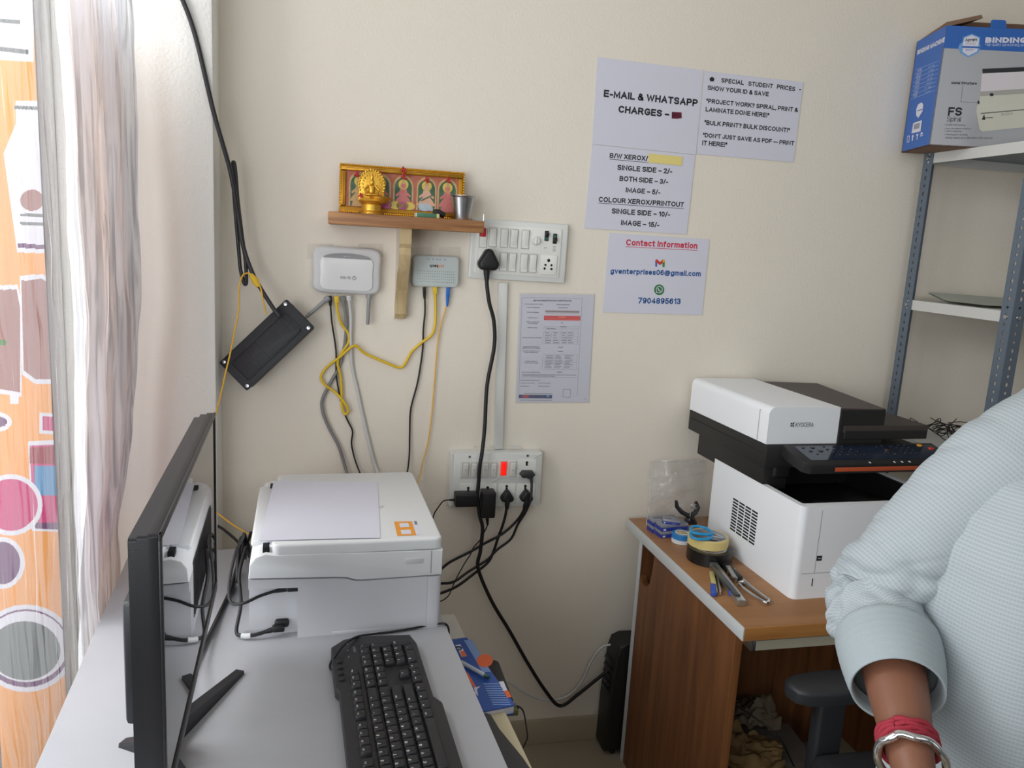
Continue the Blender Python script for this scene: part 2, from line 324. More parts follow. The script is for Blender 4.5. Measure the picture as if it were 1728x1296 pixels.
class MB:
    def ring(s, outer, inner, z0, z1, m, M=None):
        n = len(outer); v = [(x, y, z) for z in (z0, z1) for ring in (outer, inner) for x, y in ring]; f = []
        for i in range(n):
            j = (i+1) % n; f += [(i, j, 2*n+j, 2*n+i), (n+j, n+i, 3*n+i, 3*n+j), (2*n+i, 2*n+j, 3*n+j, 3*n+i), (j, i, n+i, n+j)]
        s.add(v, f, m, M)
    def __init__(s): s.v = []; s.f = []; s.fm = []; s.mats = []; s.uv = {}
    def mi(s, m):
        if m not in s.mats: s.mats.append(m)
        return s.mats.index(m)
    def add(s, v, f, m, M=None):
        b = len(s.v); i = s.mi(m)
        s.v += [tuple(M @ Vector(q)) for q in v] if M is not None else [tuple(q) for q in v]
        for q in f: s.f.append(tuple(b+k for k in q)); s.fm.append(i)
    def _bm(s, bm, m, M):
        bm.verts.index_update()
        s.add([q.co.copy() for q in bm.verts], [[q.index for q in fc.verts] for fc in bm.faces], m, M); bm.free()
    def box(s, c, size, m, bev=0.0, seg=2, M=None, rot=None, taper=None):
        bm = bmesh.new(); bmesh.ops.create_cube(bm, size=1)
        for q in bm.verts:
            if taper and q.co.z > 0: q.co.x *= taper[0]; q.co.y *= taper[1]
            q.co = Vector((q.co.x*size[0], q.co.y*size[1], q.co.z*size[2]))
        if bev: bmesh.ops.bevel(bm, geom=list(bm.edges), offset=bev, segments=seg, affect='EDGES', profile=0.5)
        T = Matrix.Translation(c)
        if rot is not None: T = T @ rot
        s._bm(bm, m, (M @ T) if M is not None else T)
    def prism(s, poly, h, m, M=None, bev=0.0, seg=2, z0=0.0):
        bm = bmesh.new(); vs = [bm.verts.new((x, y, z0)) for x, y in poly]
        fc = bm.faces.new(vs); bm.normal_update()
        if fc.normal.z < 0: fc.normal_flip()
        if abs(h) > 1e-9:
            r = bmesh.ops.extrude_face_region(bm, geom=[fc])
            for q in r['geom']:
                if isinstance(q, bmesh.types.BMVert): q.co.z += h
            fc.normal_flip()
            bmesh.ops.recalc_face_normals(bm, faces=bm.faces)
            if bev:
                top = [e for e in bm.edges if all(abs(q.co.z-(z0+h)) < 1e-7 for q in e.verts)]
                bmesh.ops.bevel(bm, geom=top, offset=bev, segments=seg, affect='EDGES', profile=0.5)
        s._bm(bm, m, M)
    def flat(s, poly, m, M=None, z=0.0):
        s.add([(x, y, z) for x, y in poly], [list(range(len(poly)))], m, M)
    def tube(s, pts, r, m, seg=8, M=None, cap=True, flat=None):
        pts = [Vector(p) for p in pts]; n = len(pts)
        rr = r if isinstance(r, (list, tuple)) else [r]*n
        v = []; f = []; prev = None
        for i, p in enumerate(pts):
            t = (pts[min(i+1, n-1)]-pts[max(i-1, 0)])
            t = t.normalized() if t.length > 1e-9 else Vector((0, 0, 1))
            if prev is None:
                a = Vector((0, 0, 1)) if abs(t.z) < 0.9 else Vector((1, 0, 0))
                u = t.cross(a).normalized()
            else:
                u = (prev - t*prev.dot(t)); u = u.normalized() if u.length > 1e-6 else t.orthogonal().normalized()
            prev = u; q = t.cross(u)
            for k in range(seg):
                an = 2*math.pi*k/seg
                v.append(p + u*math.cos(an)*rr[i] + q*math.sin(an)*rr[i]*(flat or 1))
        for i in range(n-1):
            for k in range(seg):
                a = i*seg+k; b = i*seg+(k+1) % seg
                f.append((a, b, b+seg, a+seg))
        if cap: f.append(tuple(reversed(range(seg)))); f.append(tuple((n-1)*seg+k for k in range(seg)))
        s.add(v, f, m, M)
    def lathe(s, prof, m, M=None, seg=28):
        v = []; f = []; n = len(prof)
        for r, z in prof:
            for k in range(seg):
                a = 2*math.pi*k/seg; v.append((r*math.cos(a), r*math.sin(a), z))
        for i in range(n-1):
            for k in range(seg):
                a = i*seg+k; b = i*seg+(k+1) % seg; f.append((a, b, b+seg, a+seg))
        s.add(v, f, m, M)
    def grid(s, fn, nu, nv, m, uv=False):
        v = [fn(i/nu, j/nv) for j in range(nv+1) for i in range(nu+1)]
        f = [(j*(nu+1)+i, j*(nu+1)+i+1, (j+1)*(nu+1)+i+1, (j+1)*(nu+1)+i) for j in range(nv) for i in range(nu)]
        s.add(v, f, m)
    def text(s, txt, M, m, width=None, h=None, align='L', bold=0.0, z=0.0004):
        """lettering in the XY plane of M; baseline at the origin; width fits the run, h is the letter height"""
        v, f, x0, x1 = textgeo(txt, bold)
        if not v: return
        W = max(x1-x0, 1e-6)
        if width and h: sx, sy = width/W, h/0.73
        elif width: sx = sy = width/W
        else: sx = sy = h/0.73
        off = {'L': 0, 'C': -W/2, 'R': -W}[align]
        s.add([((q[0]-x0+off)*sx, q[1]*sy, z+q[2]*sx) for q in v], f, m, M)
    def wtext(s, txt, a, b, Y, m, bold=0.012, h=None, out=0.0003):
        """lettering on a plane parallel to the back wall, baseline between two photo pixels"""
        p, q = at(*a, Y=Y-out), at(*b, Y=Y-out)
        s.text(txt, frame(p, q-p, (0, 0, 1)), m, width=(q-p).length, h=h, bold=bold, z=0)
    def pxpoly(s, pts, m, Y, out=0.0):
        s.add([at(x, y, Y=Y-out) for x, y in pts], [list(range(len(pts)))], m)
    def pxline(s, a, b, wd, m, Y, out=0.0003):
        p, q = at(*a, Y=Y-out), at(*b, Y=Y-out)
        Mf = frame(p, q-p, (0, 0, 1)); L = (q-p).length
        s.flat([(0, -wd/2), (L, -wd/2), (L, wd/2), (0, wd/2)], m, Mf)
    def build(s, name, parent=None, world=True, smooth=35, label=None, cat=None, group=None, kind=None, sub=0):
        me = bpy.data.meshes.new(name)
        v = s.v
        o = bpy.data.objects.new(name, me)
        if parent is not None:
            o.parent = parent
            if world:
                Mi = wm(parent).inverted(); v = [tuple(Mi @ Vector(q)) for q in v]
        elif world:
            xs = [q[0] for q in v]; ys = [q[1] for q in v]; zs = [q[2] for q in v]
            c = Vector(((min(xs)+max(xs))/2, (min(ys)+max(ys))/2, min(zs)))
            v = [(q[0]-c.x, q[1]-c.y, q[2]-c.z) for q in v]; o.location = c
        me.from_pydata(v, [], s.f)
        for m in s.mats: me.materials.append(m)
        me.polygons.foreach_set('material_index', s.fm)
        if s.uv:
            ul = me.uv_layers.new(name='UVMap')
            for lp in me.loops:
                ul.data[lp.index].uv = s.uv.get(lp.vertex_index, (0, 0))
        me.validate()
        if smooth:
            me.polygons.foreach_set('use_smooth', [True]*len(me.polygons)); me.set_sharp_from_angle(angle=R(smooth))
        me.update()
        COL.objects.link(o)
        if sub:
            md = o.modifiers.new('sub', 'SUBSURF'); md.levels = sub; md.render_levels = sub
        tag(o, label, cat, group, kind)
        return o
def wm(o):
    M = Matrix.Translation(o.location) @ o.rotation_euler.to_matrix().to_4x4()
    return (wm(o.parent) @ M) if o.parent else M
def tag(o, label=None, cat=None, group=None, kind=None):
    if label: o['label'] = label
    if cat: o['category'] = cat
    if group: o['group'] = group
    if kind: o['kind'] = kind
def thing(name, label, cat, loc, rz=0.0, group=None):
    o = bpy.data.objects.new(name, None); o.empty_display_size = 0.02; COL.objects.link(o)
    o.location = loc; o.rotation_euler = (0, 0, rz); tag(o, label, cat, group)
    return o
def struct(name, mb, **k): return mb.build(name, kind='structure', **k)
def one(fn, name, **k):
    mb = MB(); fn(mb); return mb.build(name, **k)

# ================================================================== SETTING
M_floor = pm('floor_tile', (150, 140, 122), 0.35, var=0.08, vscale=2.5)
M_skirt = pm('skirting_tile', (168, 155, 134), 0.4, var=0.06, vscale=6)
M_ceil = pm('ceiling_paint', (225, 222, 215), 0.9)
def bx(x0, x1, y0, y1, z0, z1, m, bev=0.0):
    mb = MB(); mb.box(((x0+x1)/2, (y0+y1)/2, (z0+z1)/2), (x1-x0, y1-y0, z1-z0), m, bev); return mb
struct('floor', bx(-0.75, 4.2, -3.4, 0.1, -0.06, 0, M_floor))
struct('wall_back', bx(-0.75, 4.2, 0, 0.12, 0, 2.9, M_wall))
struct('wall_right', bx(4.08, 4.2, -3.4, 0, 0, 2.9, M_wall))
struct('ceiling', bx(-0.75, 4.2, -3.4, 0.12, 2.9, 3.0, M_ceil))
struct('baseboard_back', bx(-0.285, 4.08, -0.012, 0, 0, 0.078, M_skirt, 0.002))
struct('wall_corner', bx(-0.61, -0.284, -0.105, 0, 0, 2.9, M_pillar, 0.004))
# left wall: a full-height glazed opening framed in dark metal
mb = bx(-0.75, -0.61, -0.13, 0.0, 0, 2.9, M_pillar)
mb.box((-0.68, -1.765, 2.75), (0.14, 3.27, 0.30), M_pillar)
struct('wall_left', mb)
mb = MB()
M_frame = pm('window_frame_metal', (74, 72, 80), 0.5)
for y in (-0.172, -1.05, -1.75, -2.55, -3.37): mb.box((-0.655, y, 1.3), (0.05, 0.08 if y > -.2 else 0.05, 2.6), M_frame, 0.003)
for z in (0.025, 2.575): mb.box((-0.655, -1.765, z), (0.05, 3.26, 0.05), M_frame, 0.003)
struct('window_1', mb)

# printed vinyl banner hanging at the glazing, seen through the curtain
BX = -0.606
bn = thing('printed_banner', 'orange printed vinyl banner of bottles and sweets behind the sheer curtain', 'banner', (BX, -0.39, 0.10))
BS = 0.5
B_or = backlit('banner_orange', (246, 170, 98), BS); B_wh = backlit('banner_white', (232, 228, 236), BS); B_pk = backlit('banner_pink', (206, 60, 120), BS)
B_br = backlit('banner_brown', (164, 118, 110), BS); B_pu = backlit('banner_purple', (112, 66, 108), BS); B_bl = backlit('banner_blue', (84, 146, 192), BS); B_gy = backlit('banner_grey', (120, 124, 122), BS); B_rd = backlit('banner_red', (158, 52, 62), BS); B_gn = backlit('banner_green', (90, 130, 70), BS)
def ell(cx, cy, rx, ry, n=28): return [(cx+rx*math.cos(2*math.pi*i/n), cy+ry*math.sin(2*math.pi*i/n)) for i in range(n)]
def inpoly(x, y, P):
    c = False; j = len(P)-1
    for i in range(len(P)):
        if (P[i][1] > y) != (P[j][1] > y) and x < (P[j][0]-P[i][0])*(y-P[i][1])/(P[j][1]-P[i][1])+P[i][0]: c = not c
        j = i
    return c
def halo(pts, g=8):
    cx = sum(p[0] for p in pts)/len(pts); cy = sum(p[1] for p in pts)/len(pts); out = []
    for x, y in pts:
        d = math.hypot(x-cx, y-cy) or 1; out.append((x+(x-cx)/d*g, y+(y-cy)/d*g))
    return out
ART = [('printed_bottle', [([(28, 178), (66, 178), (66, 205), (78, 235), (80, 420), (30, 418), (14, 260), (30, 215)], B_wh), (ell(54, 338, 20, 18), B_br), ([(34, 360), (76, 362), (76, 367), (34, 365)], B_gy), ([(34, 374), (76, 376), (76, 381), (34, 379)], B_gy), ([(24, 178), (68, 180), (68, 186), (24, 184)], B_gy), ([(30, 410), (80, 414), (80, 421), (30, 418)], B_pu)]),
 ('printed_jar', [([(-40, -30), (52, -30), (52, 98), (-40, 92)], B_wh), ([(-40, 28), (34, 34), (34, 41), (-40, 35)], B_gy), ([(-40, 74), (48, 84), (48, 92), (-40, 82)], B_gy)]),
 ('printed_ice_lolly', [([(-20, 490), (28, 488), (34, 520), (34, 662), (-10, 655), (-20, 640)], B_br), ([(16, 662), (32, 662), (31, 692), (18, 690)], B_wh), (ell(4, 578, 8, 5, 12), B_gn)]),
 ('printed_ice_lolly', [([(36, 474), (70, 470), (86, 480), (88, 640), (60, 640), (40, 625)], B_br)]),
 ('printed_sweet_jar', [([(50, 752), (96, 750), (98, 890), (56, 888)], B_pk), ([(50, 756), (96, 752), (98, 784), (50, 782)], B_rd), ([(58, 786), (98, 786), (98, 836), (58, 836)], B_bl), ([(56, 882), (98, 882), (98, 894), (60, 892)], B_pu)]),
 ('printed_sweet_lid', [([(72, 702), (96, 704), (96, 728), (72, 726)], B_pk)]), ('printed_berry', [(ell(18, 852, 46, 44), B_pk)]), ('printed_plum', [(ell(4, 950, 30, 36), B_pu)]), ('printed_leaf', [(ell(-4, 712, 16, 9), B_pu)]),
 ('printed_bowl', [(ell(44, 1094, 74, 66), B_pu), (ell(44, 1091, 70, 60), B_wh), (ell(42, 1098, 60, 50), B_gy)])]
by0, by1, bz0, bz1 = -0.565, -0.215, 0.10, 1.96; bny, bnz = 260, 860
parts_ = [MB() for _ in ART]; sheet_ = MB()
HAL = [halo(its[0][0]) for _, its in ART]; RNG = [(min(p[1] for p in h), max(p[1] for p in h)) for h in HAL]
for j in range(bnz):
    za2, zb2 = bz0+(bz1-bz0)*j/bnz, bz0+(bz1-bz0)*(j+1)/bnz; run = None
    for i in range(bny+1):
        tgt, mm = -1, B_or
        if i < bny:
            q = Vector((BX, by0+(by1-by0)*(i+.5)/bny, (za2+zb2)/2))-CAM; dz_ = q.dot(fw); px, py = 864+F*q.dot(rt)/dz_, 648+F*q.dot(dn)/dz_
            for k, (nm, its) in enumerate(ART):
                if not RNG[k][0]-12 < py < RNG[k][1]+12: continue
                hit = None
                for P2, m2 in its:
                    if inpoly(px, py, P2): hit = m2
                if hit is None and inpoly(px, py, HAL[k]): hit = B_wh
                if hit is not None: tgt, mm = k, hit
        if run is None: run = (tgt, mm, i)
        elif i == bny or (tgt, mm) != run[:2]:
            ya, yb2 = by0+(by1-by0)*run[2]/bny, by0+(by1-by0)*i/bny
            (sheet_ if run[0] < 0 else parts_[run[0]]).add([(BX, ya, za2), (BX, yb2, za2), (BX, yb2, zb2), (BX, ya, zb2)], [(0, 1, 2, 3)], run[1]); run = (tgt, mm, i)
sheet_.build('vinyl_sheet', bn, smooth=0)
for (nm, its), mb in zip(ART, parts_):
    if mb.v: mb.build(nm, bn, smooth=0)

# sheer curtain hanging from the ceiling rail down the left edge of the table
M_sheer = sheer('sheer_curtain', (242, 245, 250), 0.12, (70, 70, 2.5)); M_sheer2 = sheer('sheer_curtain_stretched', (240, 240, 242), 0.84, (60, 60, 2.5))
def curtain(u, v):
    y = -0.22 - 1.25*u
    z = 2.55 - 2.15*v
    lo = min(1.0, max(0.0, (1.30-z)/0.50)); base = -0.405 - 0.048*lo + 0.10*max(0, -0.25-y)*min(1.0, max(0.0, (1.35-z)/0.6)) - 0.02*max(0, z-1.4)
    g = max(0.12, min(1.0, (0.36-u)/0.12)); ed = g*(0.028*math.sin(u*62+1.3*math.sin(v*3.1)) + 0.014*math.sin(u*171+v*4) + 0.008*math.sin(u*350+9*v))
    cr = g*0.010*noise.noise(Vector((u*24, v*9, 2.0))) + 0.004*noise.noise(Vector((u*70, v*24, 5.0)))
    flat = min(1.0, 0.35+abs(z-0.75)*2.5)
    return (base - 0.03 + ed*0.55*flat + cr, y + 0.012*math.sin(v*5), z)
mb = MB(); mb.grid(lambda u, v: curtain(u*.29, v), 180, 90, M_sheer); mb.grid(lambda u, v: curtain(.29+u*.71, v), 150, 90, M_sheer2)
mb.build('sheer_curtain', label='white crinkled sheer curtain hanging at the left window beside the table', cat='curtain', smooth=180)

# ================================================================== NOTICES ON THE WALL
c6 = lambda x, y: (960+x/4.05, 80+y/4.05)
c7 = lambda x, y: (860+x/4.18, 390+y/4.18)
def notice(name, corners, lab, extra=None, Y=-0.002, m=M_paper, cat='notice', curl=0.004):
    """thin sheet fixed to the wall; the lower corners lift a little"""
    P = [at(*c, Y=Y) for c in corners]      # TL TR BR BL
    mb = MB()
    n = 10
    def fn(u, v):
        a = P[0].lerp(P[1], u); b = P[3].lerp(P[2], u); q = a.lerp(b, v)
        e = max(0, v-0.75)/0.25*max(0, abs(u-0.5)-0.3)/0.2
        return (q.x, q.y - curl*e*e*0, q.z)
    mb.grid(fn, n, n, m)
    # paper thickness
    t = Vector((0, 0.0012, 0))
    for i in range(4):
        a, b = P[i], P[(i+1) % 4]
        mb.add([a, b, b+t, a+t], [(0, 1, 2, 3)], m)
    mb.add([p+t for p in P], [(3, 2, 1, 0)], m)
    if extra: extra(mb, Y)
    return mb.build(name, label=lab, cat=cat, smooth=0)
def email(mb, Y):
    mb.wtext('E-MAIL & WHATSAPP', c6(237, 338), c6(878, 404), Y, M_ink, 0.022)
    mb.wtext('CHARGES \u2013', c6(337, 445), c6(684, 480), Y, M_ink, 0.022)
    mb.pxpoly([c6(703, 440), c6(770, 444), c6(772, 484), c6(740, 488), c6(702, 486)], pm('dark_red_ink', (104, 22, 42), 0.7), Y, 0.0003)
    mb.wtext('5/-', c6(709, 480), c6(766, 482), Y, pm('plum_ink', (70, 16, 50), 0.7), 0.02, out=0.0006)
notice('printed_notice', [c6(195, 65), c6(920, 156), c6(868, 733), c6(158, 660)], 'white wall notice of e-mail and message charges with a dark red blot', email)
def student(mb, Y):
    T = lambda s, a, b: mb.wtext(s, c6(*a), c6(*b), Y, M_ink, 0.018)
    mb.pxpoly([c6(960, 212), c6(978, 200), c6(995, 212), c6(990, 232), c6(966, 232)], M_ink, Y, 0.0003)
    T('SPECIAL', (1040, 240), (1195, 257)); T('STUDENT', (1225, 262), (1393, 280)); T('PRICES', (1420, 282), (1545, 300)); T('-', (1572, 302), (1586, 303))
    T('SHOW YOUR ID & SAVE', (947, 290), (1364, 335))
    T('"PROJECT WORK? SPIRAL, PRINT &', (938, 380), (1565, 443)); T('LAMINATE DONE HERE!"', (933, 437), (1367, 480))
    T('"BULK PRINT? BULK DISCOUNT!"', (925, 528), (1507, 582))
    T('"DON\'T JUST SAVE AS PDF \u2014 PRINT', (915, 613), (1538, 670)); T('IT HERE!"', (910, 668), (1080, 682))
notice('printed_notice', [c6(928, 160), c6(1603, 238), c6(1535, 785), c6(872, 728)], 'white wall notice headed SPECIAL STUDENT PRICES, rightmost of the notices', student)
def price(mb, Y):
    T = lambda s, a, b: mb.wtext(s, c6(*a), c6(*b), Y, M_ink, 0.018)
    U = lambda a, b: mb.pxline(c6(*a), c6(*b), 0.0013, M_ink, Y)
    T('B/W XEROX/', (278, 755), (540, 777)); U((278, 764), (545, 787))
    T('SINGLE SIDE \u2013 2/-', (330, 837), (705, 865)); T('BOTH SIDE \u2013 3/-', (345, 912), (677, 936)); T('IMAGE \u2013 5/-', (388, 990), (624, 1008))
    T('COLOUR XEROX/PRINTOUT', (203, 1055), (785, 1092)); U((203, 1064), (785, 1102))
    T('SINGLE SIDE \u2013 10/-', (292, 1135), (690, 1160)); T('IMAGE \u2013 15/-', (355, 1214), (617, 1231))
pn = notice('printed_notice', [c6(158, 663), c6(864, 736), c6(805, 1278), c6(105, 1235)], 'white wall price list of copies with a pale yellow strip stuck on it', price)
mb = MB(); Mf = frame(at(*c6(660, 767), Y=-0.003), at(*c6(776, 752), Y=-0.003)-at(*c6(548, 730), Y=-0.003), (0, 0, 1))
mb.box((0, 0, 0), ((at(*c6(776, 752), Y=0)-at(*c6(548, 730), Y=0)).length, 0.0235, 0.0012), pm('yellow_label', (232, 214, 132), 0.7), M=Mf)
mb.build('yellow_strip', pn, label='pale yellow strip covering a word')
def contact(mb, Y):
    mb.wtext('Contact Information', c7(820, 100), c7(1323, 125), Y, M_inkr, 0.018); mb.pxline(c7(818, 110), c7(1324, 136), 0.0014, M_inkr, Y)
    mb.wtext('gventerprises06@gmail.com', c7(710, 300), c7(1347, 320), Y, M_inkb, 0.018)
    mb.wtext('7904895613', c7(905, 510), c7(1205, 516), Y, M_inkb, 0.018)
    Q = lambda pts, m, o: mb.pxpoly([c7(*p) for p in pts], m, Y, o)
    Q([(1027, 208), (1040, 200), (1040, 252), (1027, 250)], pm('logo_blue', (52, 100, 190), .7), 0.0003)
    Q([(1078, 200), (1095, 208), (1093, 255), (1078, 254)], pm('logo_green', (58, 140, 70), .7), 0.0003)
    Q([(1030, 200), (1042, 200), (1060, 218), (1060, 240), (1030, 216)], pm('logo_red', (206, 60, 50), .7), 0.0005)
    Q([(1060, 218), (1080, 200), (1092, 202), (1090, 220), (1060, 240)], pm('logo_red', (206, 60, 50), .7), 0.0005)
    Q([(1080, 200), (1095, 204), (1094, 218), (1079, 222)], pm('logo_amber', (226, 176, 50), .7), 0.0007)
    Q(ell(1055, 414, 36, 38), pm('logo_leaf', (48, 120, 66), .7), 0.0003)
    Q(ell(1056, 413, 24, 25), M_paper, 0.0005); Q([(1032, 438), (1036, 418), (1050, 434)], M_paper, 0.0005)
    Q(ell(1056, 413, 19, 20), pm('logo_leaf', (48, 120, 66), .7), 0.0007)
    Q([(1046, 402), (1052, 402), (1054, 412), (1060, 420), (1068, 420), (1066, 427), (1056, 425), (1047, 414)], M_paper, 0.0009)
notice('printed_notice', [c7(703, 12), c7(1410, 58), c7(1357, 592), c7(655, 572)], 'white wall notice headed Contact Information in red, lowest of the notices', contact)
def cert(mb, Y):
    m = M_paper
    B = lambda x0, y0, x1, y1, mm, o=0.0003: mb.pxpoly([c7(x0, y0), c7(x1, y0+(x1-x0)*0.012), c7(x1-(y1-y0)*0.045, y1+(x1-x0)*0.012), c7(x0-(y1-y0)*0.03, y1)], mm, Y, o)
    L = lambda a, b, wd=0.0006, mm=M_inkg: mb.pxline(c7(*a), c7(*b), wd, mm, Y)
    L((87, 470), (512, 474)); L((512, 474), (476, 1165)); L((87, 470), (64, 1150)); L((76, 1030), (478, 1034))
    T = lambda s, a, b, mm=M_inkg, bold=0.01: mb.wtext(s, c7(*a), c7(*b), Y, mm, bold)
    T('UDYAM REGISTRATION CERTIFICATE', (166, 495), (436, 497), M_ink, 0.02)
    for s, y, x0, x1 in (('UDYAM REGISTRATION NUMBER', 518, 104, 236), ('NAME OF ENTERPRISE', 541, 124, 213), ('TYPE OF ENTERPRISE', 576, 120, 206), ('MAJOR ACTIVITY', 614, 128, 200), ('SOCIAL CATEGORY OF', 643, 118, 208), ('ENTREPRENEUR', 654, 130, 196), ('NAME OF UNIT(S)', 684, 126, 196), ('OFFICIAL ADDRESS OF ENTERPRISE', 754, 88, 226), ('DATE OF INCORPORATION', 818, 98, 208), ('REGISTRATION OF ENTERPRISE', 828, 90, 216), ('DATE OF COMMENCEMENT OF', 848, 92, 214), ('PRODUCTION/BUSINESS', 858, 104, 200), ('NATIONAL INDUSTRY', 921, 108, 196), ('CLASSIFICATION CODE(S)', 932, 100, 202), ('DATE OF UDYAM REGISTRATION', 998, 84, 212)):
        T(s, (x0, y), (x1, y+2), M_ink)
    B(252, 560, 492, 573, pm('table_head', (150, 132, 128), .8)); B(255, 576, 490, 584, pm('table_row', (205, 200, 205), .8))
    B(242, 596, 500, 628, pm('banner_row_red', (222, 44, 52), .7)); B(344, 602, 394, 610, pm('orange_text', (240, 130, 70), .7), 0.0006); B(256, 618, 484, 621, pm('orange_text', (240, 130, 70), .7), 0.0006)
    for x0, x1, y in ((330, 424, 516), (342, 410, 538), (362, 376, 645), (342, 378, 816), (342, 376, 846), (334, 372, 992)): B(x0, y, x1, y+5, M_inkg)
    def tab(x0, y0, x1, y1, xs, ys):
        for i in range(ys+1): yy = y0+(y1-y0)*i/ys; L((x0, yy), (x1, yy+3), 0.0004)
        for fx in xs: xx = x0+(x1-x0)*fx; L((xx, y0), (xx-8, y1), 0.0004)
    tab(246, 670, 492, 692, (0, 1), 2); tab(240, 708, 486, 795, (0, .23, .48, .66, 1), 5); tab(236, 868, 478, 975, (0, .07, .34, .62, .88, 1), 2)
    random.seed(3)
    for j in range(5):
        for fx in (0.04, 0.27, 0.51, 0.69): B(240+246*fx, 716+j*17.4, 240+246*fx+random.uniform(24, 44), 720+j*17.4, M_inkg)
    for j in range(9):
        for fx in (0.09, 0.36, 0.64): B(236+242*fx-j, 878+j*10.5, 236+242*fx-j+random.uniform(34, 58), 881.5+j*10.5, M_inkg)
    B(262, 686, 324, 691, M_inkg); B(356, 673, 400, 678, M_inkg)
    for x0, x1, y in ((90, 470, 1010), (86, 320, 1020), (76, 216, 1050), (76, 176, 1070), (200, 290, 1070), (76, 136, 1092), (200, 282, 1092), (72, 300, 1190), (100, 300, 1144), (530, 540, 1182)): B(x0, y, x1, y+3.5, M_inkg)
    B(64, 1154, 300, 1178, pm('footer_blue', (48, 58, 110), .7)); B(92, 1158, 134, 1174, pm('footer_red', (190, 60, 70), .7), 0.0006); B(262, 1156, 280, 1172, pm('footer_lblue', (90, 150, 200), .7), 0.0006)
    for a, b in (((378, 1116), (430, 1117)), ((430, 1117), (426, 1172)), ((426, 1172), (375, 1170)), ((375, 1170), (378, 1116))): L(a, b, 0.0008, M_inkb)
notice('certificate', [c7(74, 444), c7(598, 450), c7(556, 1205), c7(44, 1206)], 'printed registration certificate with a red bar in a clear laminated sleeve', cert, cat='certificate')
CE = [o for o in COL.objects if o.name == 'certificate'][0]
mb = MB(); P = [at(*c7(*c), Y=-0.0034) for c in ((66, 434), (606, 440), (564, 1214), (36, 1216))]
mb.add(P, [(0, 1, 2, 3)], clearfilm('laminate_film', (240, 240, 240), 0.10, 0.25)); mb.add([p+Vector((0, .0006, 0)) for p in P], [(3, 2, 1, 0)], MATS['laminate_film'])
mb.build('laminate_sleeve', CE, label='clear laminate')

# ================================================================== SHELF AND WHAT STANDS ON IT
M_wood = wood('shelf_wood', (128, 82, 46), (206, 154, 102), 'X', 4.0, 0.5, 0.25, 16)
M_bwood = wood('bracket_wood', (178, 154, 112), (216, 194, 150), 'Z', 5.0, 0.6, 0.25, 7)
SZ = 1.5275
sh = thing('wall_shelf', 'small brown wooden wall shelf above the two routers', 'shelf', (0.155, 0, 1.49))
mb = MB(); mb.box((0.1575, -0.066, SZ-0.0145), (0.372, 0.132, 0.029), M_wood, 0.003); mb.build('shelf_board', sh)
mb = MB()
prof = [(0, 1.4985), (-0.112, 1.4985), (-0.112, 1.462), (-0.103, 1.452), (-0.108, 1.436), (-0.094, 1.405), (-0.066, 1.385), (-0.052, 1.35), (-0.036, 1.335), (-0.026, 1.30), (-0.028, 1.283), (-0.018, 1.27), (0, 1.27)]
mb.prism(prof, 0.029, M_bwood, frame((0.141, 0, 0), (0, 1, 0), (0, 0, 1)), bev=0.0015)
mb.build('bracket', sh)
mb = MB(); mb.flat([(y, z) for y, z in prof], pm('bracket_paint', (222, 216, 204), .7), frame((0.1406, 0, 0), (0, 1, 0), (0, 0, 1))); mb.build('painted_side', sh, label='whitewashed side of the bracket')
mb = MB(); p = at(815, 392, Y=-0.105); mb.box(p, (0.014, 0.022, 0.022), M_red, 0.003); mb.tube([p+Vector((0, 0, -.012)), p+Vector((0, 0, .044))], 0.0016, M_steel); mb.build('hook', sh, label='red hook at the right end')

# framed devotional picture
c3 = lambda x, y: (500+x/3.456, 250+y/3.456)
FY = -0.04
fl, fr_ = at(*c3(250, 84), Y=FY), at(*c3(990, 150), Y=FY)
fx0, fx1 = fl.x+0.001, fr_.x-0.002
fz0, fz1 = SZ, fl.z
pf = thing('picture_frame', 'gilt framed devotional picture leaning on the wall shelf', 'picture', ((fx0+fx1)/2, FY, fz0))
W, H = fx1-fx0, fz1-fz0
Mp = frame(((fx0+fx1)/2, FY, fz0), (1, 0, 0), (0, 0.10, 1))
mb = MB(); b = 0.0165
for (cx, cy, sx, sy) in ((0, b/2, W, b), (0, H-b/2, W, b), (-W/2+b/2, H/2, b, H-2*b), (W/2-b/2, H/2, b, H-2*b)):
    mb.box((cx, cy, 0), (sx, sy, 0.018), M_gold, 0.004, M=Mp)
    mb.box((cx, cy, 0.009), (sx-0.006 if sx > sy else 0.004, sy-0.006 if sy > sx else 0.004, 0.004), M_gold, 0.0015, M=Mp)
nb = 60
for i in range(nb): 
    for cy in (0.003, H-0.003): mb.box((-W/2+W*(i+.5)/nb, cy, 0.0095), (W/nb*0.7, 0.004, 0.004), M_brass, 0.001, 1, M=Mp)
for i in range(18):
    for cx in (-W/2+0.003, W/2-0.003): mb.box((cx, H*(i+.5)/18, 0.0095), (0.004, H/18*0.7, 0.004), M_brass, 0.001, 1, M=Mp)
mb.build('frame', pf)
mb = MB(); iw, ih = W-2*b, H-2*b
P_bg = pm('print_terracotta', (176, 98, 74), .6, var=.35, vscale=120); P_gr = pm('print_green', (52, 92, 62), .6, var=.3, vscale=120); P_gold = pm('print_ochre', (196, 160, 104), .6, var=.3, vscale=160)
P_sk = pm('print_skin', (214, 168, 140), .6, var=.2, vscale=160); P_pk = pm('print_magenta', (178, 70, 128), .6, var=.3, vscale=160); P_ye = pm('print_yellow', (214, 190, 80), .6, var=.2, vscale=120); P_bl = pm('print_paleblue', (178, 190, 200), .6, var=.2, vscale=120); P_ro = pm('print_rose', (196, 110, 104), .6, var=.4, vscale=200)
mb.flat([(-iw/2, b), (iw/2, b), (iw/2, H-b), (-iw/2, H-b)], P_bg, Mp, 0.003)
